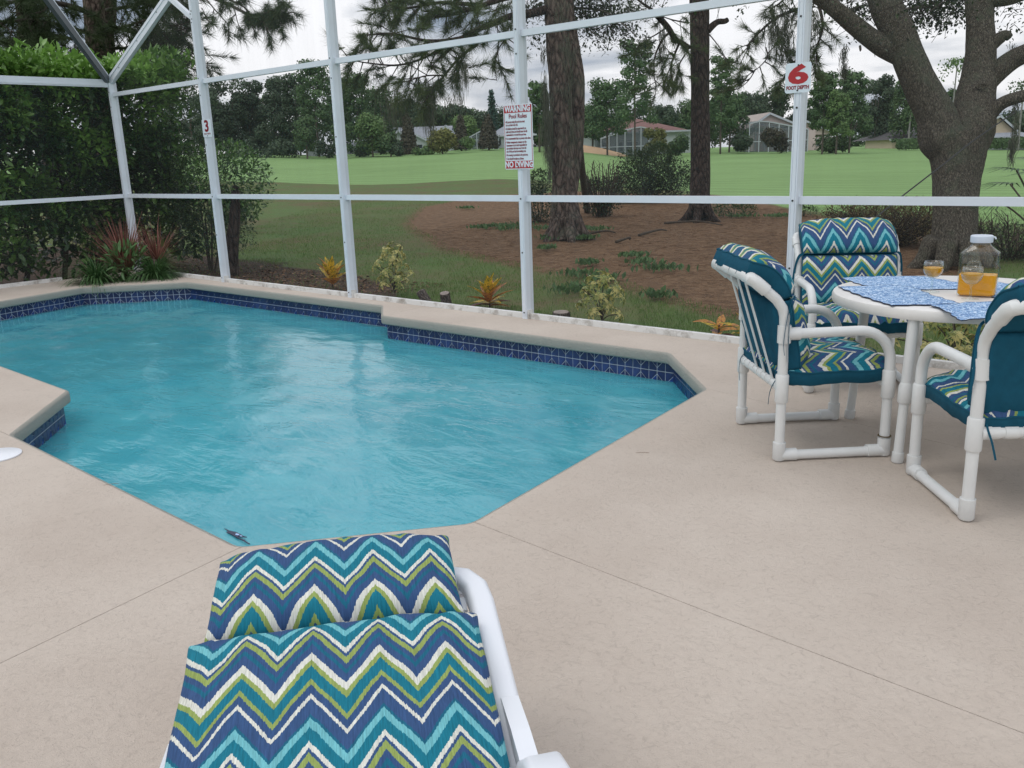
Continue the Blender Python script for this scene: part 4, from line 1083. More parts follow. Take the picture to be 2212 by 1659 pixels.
flat(mo, [(730, 250), (775, 262), (850, 300), (930, 318), (1040, 345), (1160, 400), (1240, 450), (1330, 478), (1240, 470), (1090, 455), (1110, 490), (1230, 540), (1290, 545), (1275, 570), (1410, 650), (1370, 650), (1230, 570), (1070, 490), (980, 440), (900, 395), (780, 350), (830, 330), (780, 280)], 'figure', deepn, WZ+.004, .003)
flat(mo, [(1035, 375), (1100, 385), (1130, 410), (1090, 425), (1020, 410)], 'white_patch', pale, WZ+.0075, .002)
flat(mo, [(1135, 430), (1190, 435), (1205, 455), (1140, 450)], 'white_patch', pale, WZ+.0075, .002)

# ------------------------------------------------------------------ plants: leaf templates
def leaf_tpl(L=1.0, W=.42, fold=.10, droop=.12):
    "a folded pointed leaf along +x, six triangles-worth of quads"
    v = [(0, 0, 0), (.30*L, W*.5*L, fold*L*.6), (.72*L, W*.40*L, fold*L*.5-droop*L*.4), (L, 0, -droop*L), (.72*L, -W*.40*L, fold*L*.5-droop*L*.4), (.30*L, -W*.5*L, fold*L*.6), (.35*L, 0, 0), (.7*L, 0, -droop*L*.4)]
    f = [(0, 6, 1, 1), (6, 7, 2, 1), (7, 3, 2, 2), (0, 5, 6, 6), (5, 4, 7, 6), (4, 3, 7, 7)]
    tri = [(0, 6, 1), (6, 7, 2), (6, 2, 1), (7, 3, 2), (0, 5, 6), (5, 4, 7), (5, 7, 6), (4, 3, 7)]
    return np.array(v), np.array(tri)
QV = np.array([(-.5, -.35, 0), (.5, -.35, 0), (.5, .35, .12), (-.5, .35, .12)]); QF = np.array([(0, 1, 2, 3)])
KV = np.array([(0, 0, 0), (.5, .28, .07), (1, 0, -.06), (.5, -.28, .07)]); KF = np.array([(0, 3, 2, 1)])

def xrot(n, dirs):
    "frames whose local X is dirs and local Z is roughly up, with jitter"
    x = dirs/np.linalg.norm(dirs, axis=1)[:, None]
    up = np.array([0, 0, 1.0])+rng.normal(size=(n, 3))*.35
    z = up-(up*x).sum(1)[:, None]*x; z /= np.linalg.norm(z, axis=1)[:, None]
    return np.stack([x, np.cross(z, x), z], axis=2)

M_HEDGE = leafmat('hedge_leaf', (.020, .065, .016, 1), (.23, .42, .085, 1), rough=.34, trans=.28, spec=.6)
M_BUSH = leafmat('bush_leaf', (.022, .050, .018, 1), (.075, .13, .035, 1), rough=.5)
M_OAKL = leafmat('oak_leaf', (.015, .030, .012, 1), (.055, .095, .028, 1), rough=.4, trans=.3)
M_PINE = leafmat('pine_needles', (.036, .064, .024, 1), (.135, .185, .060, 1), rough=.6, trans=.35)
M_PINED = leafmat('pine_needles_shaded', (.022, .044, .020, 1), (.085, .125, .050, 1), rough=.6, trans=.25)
M_MOSS = leafmat('spanish_moss', (.085, .095, .068, 1), (.19, .205, .15, 1), rough=.9, trans=.3, spec=.1)
M_BARKP = barkmat('pine_bark', (.028, .020, .016, 1), (.155, .118, .098, 1), scale=11, stretch=.30, bump=1.0, lich=(.12, .14, .10, 1), dist=.04)
M_BARKD = barkmat('dark_pine_bark', (.016, .012, .010, 1), (.075, .055, .046, 1), scale=12, stretch=.3, bump=1.0, dist=.04)
M_BARKO = barkmat('oak_bark', (.040, .035, .028, 1), (.185, .165, .130, 1), scale=34, stretch=.42, bump=.8, lich=(.11, .135, .09, 1), dist=.028)
M_TWIG = simple('twig', (.045, .034, .026, 1), .9)
M_STEM = simple('stem_brown', (.06, .045, .03, 1), .9, var=(10, .3))

def blob_points(n, c, r, shell=.55, r_=rng):
    d = r_.normal(size=(n, 3)); d /= np.linalg.norm(d, axis=1)[:, None]
    rad = (shell+(1-shell)*r_.random(n)**.6)
    return np.array(c)+d*rad[:, None]*np.array(r), d

# ---- hedge (left) : vertical mass of big glossy leaves
def make_hedge():
    root = empty('hedge', (-14.6, 5.0, GZ)); tag(root, 'tall dark green broad-leaved hedge behind the left end of the pool cage', 'hedge')
    pts = []; nrm = []
    def fillbox(x0, x1, y0, y1, z0, z1, n, nx_, ny_):
        "leaves on the face of a box with lumps"
        for _ in range(n):
            y = random.uniform(y0, y1); z = z0+(z1-z0)*random.random()**.85
            d = .55*noise.noise(Vector((y*.9+x0, z*1.0, 1.5)))+.25*noise.noise(Vector((y*2.3, z*2.3, 7.5)))
            gap = noise.noise(Vector((y*1.5+9, z*1.5, 3)))
            if gap < -.18 and random.random() < .75: continue
            if random.random() > .35+.65*min(1, max(0, (z-z0)/(z1-z0)*1.5)): continue
            dep = random.random()**2*.45
            if nx_: p = (x1+d*.8-dep, y, z)
            else: p = (y, x1+dep-d*.8, z)
            pts.append(p); nrm.append((1.0, 0, .35) if nx_ else (0.15, -1, .35))
    # face along the left wall, looking +x
    fillbox(-15, -13.55, 3.6, 7.8, .0, 2.95, 21000, True, False)
    fillbox(-15, -13.55, -1.5, 3.6, .0, 2.9, 3500, True, False)
    fillbox(-15, -14.0, 3.6, 7.8, .0, 2.8, 9000, True, False)
    for _ in range(7500):   # ragged top with young bright shoots
        x = random.uniform(-15.9, -13.4); y = random.uniform(-1.5, 8.0) if random.random() < .25 else random.uniform(4, 8.0); top = 2.98+.10*max(0, y-5.5)+.28*noise.noise(Vector((x*.8, y*.8, 4)))+.12*noise.noise(Vector((x*2.6, y*2.6, 8)))
        pts.append((x, y, top-random.random()**1.8*.5)); nrm.append((.3, -.2, 1.1))
    pts_ = np.array(pts); nr = np.array(nrm); n = len(pts_)
    d = nr/np.linalg.norm(nr, axis=1)[:, None]+rng.normal(size=(n, 3))*.75
    R = xrot(n, d); S = rng.uniform(.09, .165, n)
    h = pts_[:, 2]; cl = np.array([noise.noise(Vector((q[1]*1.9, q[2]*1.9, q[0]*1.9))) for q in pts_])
    tint = np.clip(.25+.22*(h/3)**2+cl*.75+rng.normal(size=n)*.16+(h > 2.7)*.15, 0, 1)  # lit clumps and dark gaps of the hedge are put into the tint
    lv, lf = leaf_tpl()
    # the 300 nearest and largest leaves are single parts, the others one mass
    vis = np.where((pts_[:, 1] > 3.2) & (pts_[:, 0] > -13.9) & (h > .8) & (h < 2.9))[0]
    pick = set(rng.choice(vis, 300, replace=False).tolist())
    rest = np.array([i for i in range(n) if i not in pick])
    off = np.array(root.location)
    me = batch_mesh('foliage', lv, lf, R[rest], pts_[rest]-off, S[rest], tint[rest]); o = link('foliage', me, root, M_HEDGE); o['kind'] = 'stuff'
    tpl = []
    for t in (.12, .3, .5, .75):
        me = batch_mesh('leaf', lv, lf, np.eye(3)[None], np.zeros((1, 3)), None, np.array([t])); me.materials.append(M_HEDGE); tpl.append((t, me))
    for i in pick:
        me = min(tpl, key=lambda q: abs(q[0]-tint[i]))[1]
        o = bpy.data.objects.new('leaf', me); COL.objects.link(o); o.parent = root
        T = Matrix([list(R[i][k]*S[i]*1.15)+[pts_[i][k]-off[k]] for k in range(3)]+[[0, 0, 0, 1]]); o.matrix_local = T
    for k in range(16):
        y = -1+k*.55+random.uniform(-.1, .1); x = random.uniform(-14.6, -14.05)
        b = Vector((x, y, GZ))-root.location
        m = MB(); P = smooth_path([b, b+Vector((random.uniform(-.15, .15), random.uniform(-.2, .2), .9)), b+Vector((random.uniform(-.3, .3), random.uniform(-.3, .3), 2.2))], 5)
        m.tube(P, lerp_list([.045, .022], len(P)), 7); m.build('stem', M_STEM, root, smooth=True)
    # larger inner leaves close the gaps, interior shade put into their dark tint
    q = []
    while len(q) < 7000:
        y = random.uniform(3.4, 8.0) if random.random() < .85 else random.uniform(-1.5, 3.4)
        q.append((-14.15-random.random()**1.5*1.1, y, random.random()**.8*(2.95+.05*max(0, y-6))))
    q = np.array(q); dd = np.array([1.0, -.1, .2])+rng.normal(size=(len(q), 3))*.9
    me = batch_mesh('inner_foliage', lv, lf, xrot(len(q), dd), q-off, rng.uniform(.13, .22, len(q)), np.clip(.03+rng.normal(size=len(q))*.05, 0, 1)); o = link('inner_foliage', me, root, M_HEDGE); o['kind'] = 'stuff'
    # dark interior twigs
    m = MB()
    for _ in range(260):
        p = Vector((random.uniform(-15.2, -13.8), random.uniform(-1, 7), random.uniform(0, 2.5)))-root.location
        m.tube([p, p+Vector((random.uniform(-.3, .3), random.uniform(-.3, .3), random.uniform(.2, .6)))], [.008, .003], 4, cap=False)
    o = m.build('twigs', M_TWIG, root); o['kind'] = 'stuff'
make_hedge()

def shrub(name, base, blobs, n, size, mat, label, cat, group=None, tint0=.35, stems=5, tpl=None, parts=0, up=.4, stem_h=.6, seed=0, dens=None):
    "leafy shrub: blobs = [(centre offset, radii)]"
    r = np.random.default_rng(seed+100)
    root = empty(name, base); tag(root, label, cat, group)
    P = []; D = []
    wts = np.array([b[1][0]*b[1][2] for b in blobs]); wts = wts/wts.sum()
    for (c, rad), wt in zip(blobs, wts):
        p, d = blob_points(int(n*wt), c, rad, .5, r); P.append(p); D.append(d)
    P = np.vstack(P); D = np.vstack(D)
    nz_ = np.array([noise.noise(Vector(p*1.1/max(.3, blobs[0][1][0]*.6))+Vector((seed, 0, 0))) for p in P])
    P = P+D*nz_[:, None]*blobs[0][1][0]*.35
    k = (P[:, 2] > .02) & (nz_ > -.42)
    P = P[k]; D = D[k]; nz_ = nz_[k]; m_ = len(P)
    dirs = D+np.array([0, 0, up])+r.normal(size=(m_, 3))*.6
    R = xrot(m_, dirs); S = size*r.uniform(.7, 1.3, m_)
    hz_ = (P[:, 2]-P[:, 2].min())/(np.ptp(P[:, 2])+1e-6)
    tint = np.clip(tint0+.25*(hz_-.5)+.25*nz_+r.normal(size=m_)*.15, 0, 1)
    lv, lf = tpl or (KV, KF)
    idx = np.arange(m_)
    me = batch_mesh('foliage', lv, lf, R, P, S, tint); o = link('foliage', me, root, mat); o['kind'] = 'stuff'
    for s in range(stems):
        a = r.uniform(0, 6.28); q = Vector((math.cos(a), math.sin(a), 0))*blobs[0][1][0]*.5*r.random()
        m = MB(); pth = smooth_path([q*.3, q+Vector((0, 0, stem_h*.5)), q*1.6+Vector((0, 0, stem_h))], 3); m.tube(pth, lerp_list([.02, .008], len(pth)), 6); m.build('stem', M_STEM, root)
    return root

# viburnum-like shrubs right of the corner
p = at(452, 598, z=GZ); p.z = GZ
shrub('leafy_shrub', p+Vector((-.55, .35, 0)), [((0, 0, 1.35), (.75, .7, .75)), ((.25, 0, .85), (.7, .65, .6))], 9000, .05, M_BUSH, 'rounded fine-leaved shrub standing behind the post with the red 3', 'shrub', tint0=.45, tpl=leaf_tpl(), stems=4, stem_h=1.2, seed=2)
m = MB(); b = at(428, 606, z=GZ)+Vector((0.05, .5, 0))
tr_ = empty('leaning_tree', b); tag(tr_, 'small tree with a thick leaning trunk, left of the post with the red 3', 'tree')
P_ = smooth_path([(0, 0, -.1), (.08, .05, .4), (.20, .1, .9), (.25, .15, 1.4)], 6); m.tube(P_, lerp_list([.17, .11, .09, .05], len(P_)), 12, disp=lambda i, k, p: 1+.12*noise.noise(p*7)); m.build('trunk', M_BARKD, tr_, smooth=True)
r_ = np.random.default_rng(5); Pn, Dn = blob_points(3000, (-.25, .35, 1.45), (.75, .7, .65), .4, r_)
me = batch_mesh('crown', *leaf_tpl(), xrot(len(Pn), Dn+r_.normal(size=Pn.shape)*.6), Pn, r_.uniform(.05, .09, len(Pn)), np.clip(.25+r_.normal(size=len(Pn))*.15, 0, 1)); link('crown', me, tr_, M_HEDGE)

# strappy plants in the deck corner
def strappy(base, n, L, wd, mat, label, name, cat, spread=1.0, seed=0, stiff=.5, group=None):
    r = np.random.default_rng(seed)
    root = empty(name, base); tag(root, label, cat, group)
    V = []; Fc = []; T = []
    for i in range(n):
        a = r.uniform(0, 2*PI); el = math.radians(r.uniform(18, 88)); l = L*r.uniform(.55, 1.1); w_ = wd*r.uniform(.7, 1.2)
        h = np.array([math.cos(a), math.sin(a), 0]); b = h*r.uniform(0, .10)*spread; sd_ = np.array([-math.sin(a), math.cos(a), 0])
        k0 = len(V); k = 6; p = b.copy(); e_ = el
        for j in range(k+1):
            t = j/k; ww = w_*(1-t**2.2)*.5+.0006
            V += [p+sd_*ww, p-sd_*ww]
            p = p+(h*math.cos(e_)*spread+np.array([0, 0, math.sin(e_)]))*l/k
            e_ -= (1-stiff)*.45*r.uniform(.6, 1.4)
        for j in range(k): Fc.append((k0+2*j, k0+2*j+1, k0+2*j+3, k0+2*j+2))
        T += [r.random()]*k
    me = bpy.data.meshes.new('blades'); me.from_pydata([tuple(v) for v in V], [], Fc); at2 = me.attributes.new('tint', 'FLOAT', 'FACE'); at2.data.foreach_set('value', np.array(T, dtype=np.float32)); me.update()
    o = link('blades', me, root, mat); o['kind'] = 'stuff'; return root
M_STRAP = leafmat('strap_leaf', (.025, .070, .022, 1), (.13, .24, .09, 1), rough=.4)
M_CORD = leafmat('red_strap_leaf', (.09, .035, .028, 1), (.42, .19, .15, 1), rough=.45)
strappy((-12.15, 5.33, -.01), 430, .60, .014, M_STRAP, 'low clump of dark green strappy grass at the pool edge, left of the red plant', 'strap_leaf_plant', 'plant', seed=1, stiff=.35)
strappy((-11.80, 5.98, -.01), 480, .62, .014, M_STRAP, 'dark green strappy grass clump in front of the corner post, right of the red plant', 'strap_leaf_plant', 'plant', seed=2, stiff=.35)
strappy((-12.25, 5.80, .12), 260, .80, .014, M_CORD, 'spiky dull red cordyline rising between two green grass clumps', 'cordyline', 'plant', seed=3, stiff=.92)
strappy((-11.95, 6.12, .25), 90, .62, .012, M_CORD, 'smaller spiky red cordyline head right against the corner post', 'cordyline', 'plant', seed=4, stiff=.92)
shrub('weedy_plant', (-12.0, 5.68, 0), [((0, 0, .22), (.28, .25, .22))], 160, .15, M_STRAP, 'small broad-leaved weed between the two grass clumps at the pool corner', 'plant', tint0=.75, stems=3, stem_h=.25, tpl=leaf_tpl(W=.25), seed=8)

# crotons: every leaf its own part
def leaf_mesh(name, L, W, mat, droop=.25, k=7):
    V = []; Fc = []
    for j in range(k+1):
        t = j/k; w_ = W*math.sin(PI*min(1, t**.8*.97+.03))**.8*.5; z = -droop*L*t*t; x = L*t
        V += [(x, w_, z+w_*.35), (x, 0, z), (x, -w_, z+w_*.35)]
    for j in range(k):
        a = 3*j; Fc += [(a, a+1, a+4, a+3), (a+1, a+2, a+5, a+4)]
    me = bpy.data.meshes.new(name); me.from_pydata(V, [], Fc); me.polygons.foreach_set('use_smooth', [True]*len(Fc)); me.update(); me.materials.append(mat); return me
def croton_mat(name, c1, c2):
    m, nt, b = newmat(name); b.inputs['Roughness'].default_value = .35
    tc = N(nt, 'ShaderNodeTexCoord'); mp = N(nt, 'ShaderNodeMapping', ins={'Scale': (30, 60, 1)}); nt.links.new(tc.outputs['Object'], mp.inputs[0])
    wv = N(nt, 'ShaderNodeTexNoise', ins={'Scale': 1.0, 'Detail': 3.0, 'Distortion': .6}); nt.links.new(mp.outputs[0], wv.inputs[0])
    r = N(nt, 'ShaderNodeValToRGB'); e = r.color_ramp.elements; e[0].position = .50; e[0].color = c1; e[1].position = .60; e[1].color = c2
    nt.links.new(wv.outputs[0], r.inputs[0]); nt.links.new(r.outputs[0], b.inputs['Base Color'])
    tr = N(nt, 'ShaderNodeBsdfTranslucent'); nt.links.new(r.outputs[0], tr.inputs[0]); mx = N(nt, 'ShaderNodeMixShader', ins={0: .3})
    nt.links.new(b.outputs[0], mx.inputs[1]); nt.links.new(tr.outputs[0], mx.inputs[2]); nt.links.new(mx.outputs[0], nt.nodes['Material Output'].inputs[0]); return m
CM = [croton_mat('croton_yellow', srgb(226, 188, 44), srgb(120, 118, 34)), croton_mat('croton_orange', srgb(196, 128, 40), srgb(120, 60, 28)), croton_mat('croton_red', srgb(120, 58, 34), srgb(70, 34, 24)), croton_mat('croton_amber', srgb(214, 150, 60), srgb(150, 96, 40))]
CL = [leaf_mesh('leaf', .24, .085, m) for m in CM]
def croton(base, label, n=16, h=.05, seed=0, scale=1.0, pal=(0, 1, 2, 3), elev=(20, 80)):
    r = random.Random(seed); root = empty('croton', base); tag(root, label, 'croton', 'crotons planted along the cage plate')
    m = MB(); m.tube([(0, 0, -.05), (.005, 0, .12*scale)], [.012, .009], 8); m.build('stem', M_STEM, root)
    for i in range(n):
        t = i/n; a = i*2.4+r.uniform(-.3, .3); el = math.radians(elev[0]+(elev[1]-elev[0])*t+r.uniform(-10, 10))
        o = bpy.data.objects.new('leaf', CL[r.choice(pal) if t > .18 else r.choice((pal[-1], 2, 2))]); COL.objects.link(o); o.parent = root
        o.location = (0, 0, (.02+.10*t)*scale); o.rotation_euler = Euler((r.uniform(-.3, .3), -el, a), 'XYZ'); s = scale*r.uniform(.8, 1.1); o.scale = (s, s, s)
    return root
pg = lambda u, v: Vector((*at(u, v, z=GZ+.08)[:2], GZ+.07))
croton(pg(718, 618), 'yellow and orange croton with upright leaves left of the third cage post', 15, seed=1, scale=1.3, pal=(0, 0, 3), elev=(30, 88))
croton(pg(1058, 664), 'croton with yellow upright and dark red outer leaves left of the warning post', 22, seed=2, scale=1.2, pal=(0, 0, 3, 1), elev=(5, 85))
croton(pg(1552, 728), 'low spreading yellow croton just left of the nearest pipe chair', 8, seed=3, scale=1.0, pal=(0, 3), elev=(8, 40))
croton(pg(1610, 735), 'amber croton seen behind the leg of the nearest pipe chair', 9, seed=4, scale=1.0, pal=(3, 0), elev=(15, 75))
# variegated schefflera: whorls of leaflets
SCM = croton_mat('variegated_leaf', srgb(206, 196, 120), srgb(84, 104, 52)); SCL = leaf_mesh('leaflet', .095, .034, SCM, droop=.5, k=4)
SCG = croton_mat('variegated_green_leaf', srgb(150, 156, 80), srgb(60, 84, 40)); SCL2 = leaf_mesh('leaflet', .095, .034, SCG, droop=.5, k=4)
def schefflera(base, label, H=.55, W=.25, n=26, seed=0, green=.3):
    r = random.Random(seed); root = empty('variegated_shrub', base); tag(root, label, 'shrub', 'variegated shrubs along the cage plate')
    for i in range(n):
        z = H*(.18+.82*(i+.5)/n); a = i*2.4; rr = W*(.35+.75*math.sin(PI*min(1, (z/H)*.8+.12)))*r.uniform(.4, 1)
        c = Vector((rr*math.cos(a), rr*math.sin(a), z))
        if i % 3 == 0:
            m = MB(); m.tube(smooth_path([(0, 0, 0), (c.x*.3, c.y*.3, z*.6), tuple(c)], 3), .005, 5); m.build('stem', M_STEM, root)
        od = Vector((math.cos(a)*.8, math.sin(a)*.8, .7)).normalized(); q = od.to_track_quat('Z', 'X')
        for k in range(7):
            o = bpy.data.objects.new('leaflet', SCL2 if r.random() < green else SCL); COL.objects.link(o); o.parent = root
            o.matrix_local = Matrix.Translation(c) @ q.to_matrix().to_4x4() @ Matrix.Rotation(k*2*PI/7+r.uniform(-.2, .2), 4, 'Z') @ Matrix.Rotation(r.uniform(-.1, .35), 4, 'Y') @ Matrix.Scale(r.uniform(.8, 1.15), 4)
    return root
schefflera(pg(853, 632), 'cream and green variegated shrub just right of the third cage post', .62, .25, 26, 1, .45)
schefflera(pg(1300, 692), 'cream and green variegated shrub right of the stump by the warning post', .48, .25, 20, 2, .5)
schefflera(pg(2062, 790), 'variegated shrub seen under the round table through the chair legs', .50, .50, 40, 3, .5)
# short cut stumps
STM = [simple('cut_wood', (.30, .25, .22, 1), .9, var=(30, .3)), barkmat('stump_bark', (.05, .04, .035, 1), (.22, .18, .16, 1), 30, .3)]
def stump(base, r, h, label, tilt):
    o = empty('tree_stump', base); tag(o, label, 'stump'); o.rotation_euler = tilt
    m = MB(); P = [(0, 0, -.05), (0, 0, h*.5), (0, 0, h)]; m.tube(P, [r*1.1, r, r], 20, disp=lambda i, k, p: 1+.12*math.sin(k*1.7)+.05*math.sin(k*4.1)); m.build('bark', STM[1], o)
    m = MB(); m.lathe([(r*.9, h-.002), (r*.9, h+.006), (.001, h+.006)], 20); m.build('cut_face', STM[0], o)
stump(pg(920, 648), .055, .13, 'small grey stump leaning left, left one of the pair beside the plate', (.1, -.6, 0))
stump(pg(964, 654), .058, .13, 'small grey stump standing upright, right one of the pair beside the plate', (.25, .1, 0))
stump(pg(1212, 690), .085, .085, 'low flat-topped stump right of the foot of the warning post', (.05, .05, 0))

# ---- ground litter: grass blades, pine needles, weeds, pebbles
def scatter(name, label, npts, gen, tv, tf, size, mat, r, flat_=False, tint=(.5, .25), zoff=0.0):
    P = []; 
    while len(P) < npts:
        q = gen(r)
        if q is not None: P.append((q[0], q[1], gz(q[0], q[1])+zoff))
    P = np.array(P); n = len(P); a = r.uniform(0, 2*PI, n)
    if flat_: d = np.stack([np.cos(a), np.sin(a), r.normal(size=n)*.12], 1)
    else: d = np.stack([np.cos(a)*.5, np.sin(a)*.5, 1+0*a], 1)
    R = xrot(n, d); S = size*r.uniform(.6, 1.4, n)
    me = batch_mesh(name, tv, tf, R, P, S, np.clip(tint[0]+r.normal(size=n)*tint[1], 0, 1)); o = link(name, me, None, mat); tag(o, label, kind='stuff'); return o
M_GRASS = leafmat('grass_blade', (.070, .125, .030, 1), (.17, .28, .07, 1), rough=.7, trans=.3, spec=.2)
M_STRAW = leafmat('pine_straw', (.07, .040, .024, 1), (.30, .19, .115, 1), rough=.9, trans=0, spec=.1)
NV = np.array([(0, -.02, 0), (1, -.006, 0), (1, .006, 0), (0, .02, 0)]); NF = np.array([(0, 1, 2, 3)])
BV = np.array([(0, -.06, 0), (.6, -.05, .05), (1, 0, .2), (.6, .05, .05)])
def g_lawn(r):
    y = 6.7+18*r.random()**2.0; x = r.uniform(-15-(y-6.7)*.9, 1.5)
    if inpoly(x, y, bed): 
        if seg_dist(x, y, bed) > .25: return None
    k = noise.noise(Vector((x*.7, y*.7, 2)))
    if k < -.15 and r.random() < .7: return None
    bw_ = float(np.interp(x, [-12, -10.6, -9.2, -8, -7], [2.4, 2.3, 1.8, .8, .4]))
    if y-6.3 < bw_+.15*noise.noise(Vector((x*3, y*3, 1))) and r.random() < .88: return None
    return x, y
rr = np.random.default_rng(3)
scatter('lawn_grass', 'short green lawn grass beyond the cage plate', 95000, g_lawn, BV, NF, .048, M_GRASS, rr)
def g_bed(r):
    x = r.uniform(-16, 2); y = r.uniform(8, 24)
    if not inpoly(x, y, bed): return None
    return x, y
scatter('pine_straw', 'fallen brown pine needles covering the bed under the trees', 45000, g_bed, NV, NF, .14, M_STRAW, rr, True, zoff=.012)
def g_edge(r):
    x = r.uniform(-15.5, -2); y = r.uniform(6.45, 8.6 if x < -8.6 else 7.2)
    return (x, y) if (x > -13 or r.random() < .5) else None
scatter('leaf_litter', 'brown leaf litter and mulch along the cage plate', 7000, g_edge, KV, KF, .05, M_STRAW, rr, True, tint=(.3, .25), zoff=.01)
def g_left(r): return (r.uniform(-14.5, -12.98), r.uniform(-1, 6.6))
scatter('leaf_litter', 'brown leaf litter under the hedge', 3000, g_left, KV, KF, .06, M_STRAW, rr, True, tint=(.25, .25), zoff=.01)
WC = [(at(u, v, z=GZ), s) for u, v, s in [(1075, 495, .45), (1100, 500, .5), (1130, 492, .5), (1175, 500, .5), (1190, 520, .3), (1285, 500, .4), (1262, 520, .25), (1010, 455, .3), (1390, 575, .3), (1370, 560, .25), (1425, 590, .35), (1300, 612, .3), (1250, 600, .3), (1420, 650, .2), (1270, 575, .2), (1180, 540, .2), (1680, 470, .4), (1600, 470, .4), (1040, 497, .3), (1240, 640, .4)]]
def g_weed(r):
    c, s = WC[r.integers(len(WC))]; q = r.normal(size=2)*s*.45; return (c.x+q[0], c.y+q[1])
M_WEED = leafmat('weed_leaf', (.05, .10, .035, 1), (.12, .22, .08, 1), rough=.6, trans=.3)
scatter('ground_weeds', 'low green fern-like weeds in the pine straw', 1900, g_weed, KV, KF, .085, M_WEED, rr, tint=(.5, .25), zoff=.04)

# edging stones and pebbles at the far left
ES = simple('edging_concrete', (.26, .25, .22, 1), .9, var=(14, .3), bump=(40, .5, .01))
for i in range(9):
    y = 3.35+i*.225; o = empty('edging_stone', (-13.12-.03*math.sin(i), y, GZ+.08), 0)
    tag(o, 'grey scalloped concrete edging stone outside the left cage plate', 'edging stone', 'scalloped edging stones under the hedge')
    m = MB(); P = [(-.105, -.1), (.105, -.1), (.105, .05)]+[(.105*math.cos(a), .05+.06*math.sin(a)) for a in np.linspace(.15, PI-.15, 9)]+[(-.105, .05)]
    T = Matrix(((0, 0, 1, 0), (1, 0, 0, 0), (0, 1, 0, 0), (0, 0, 0, 1))); m.prism(P, -.025, .025, 0, T); m.build('block', ES, o)
PBM = simple('pale_pebble', (.42, .42, .42, 1), .8, var=(20, .2))
def pebble_mesh():
    bm = bmesh.new(); bmesh.ops.create_icosphere(bm, subdivisions=2, radius=.06)
    for v in bm.verts: v.co = Vector((v.co.x*1.2, v.co.y*.8, v.co.z*.5))*(1+.2*noise.noise(v.co*20))
    me = bpy.data.meshes.new('pebble'); bm.to_mesh(me); bm.free(); me.materials.append(PBM); return me
PBL = pebble_mesh()
for i in range(12):
    x, y = random.uniform(-14.1, -13.2), random.uniform(3.4, 6.3)
    o = bpy.data.objects.new('pebble', PBL); COL.objects.link(o); o.location = (x, y, gz(x, y)+.02); s = random.uniform(.6, 1.3); o.scale = (s, s, s); o.rotation_euler.z = random.uniform(0, 6)
    tag(o, 'pale grey pebble on the dark soil under the hedge', 'pebble', 'pebbles under the hedge')
# fallen sticks on the bed
for (a, b_, lab) in (((1435, 482), (1560, 486), 'dark fallen branch lying right of the dark pine foot'), ((1260, 507), (1330, 503), 'grey fallen stick on the straw right of the big pine'), ((1380, 508), (1440, 498), 'thin curved fallen stick between the two pines'), ((1330, 523), (1360, 518), 'short fallen twig in front of the two pines')):
    A = at(*a, z=GZ+.03); B = at(*b_, z=GZ+.03); mid = (A+B)/2+Vector((.05, .15, .05))
    m = MB(); P = smooth_path([A, mid, B], 5); m.tube(P, lerp_list([.03, .012], len(P)), 7)
    o = m.build('fallen_branch', M_STEM, smooth=True); tag(o, lab, 'branch')

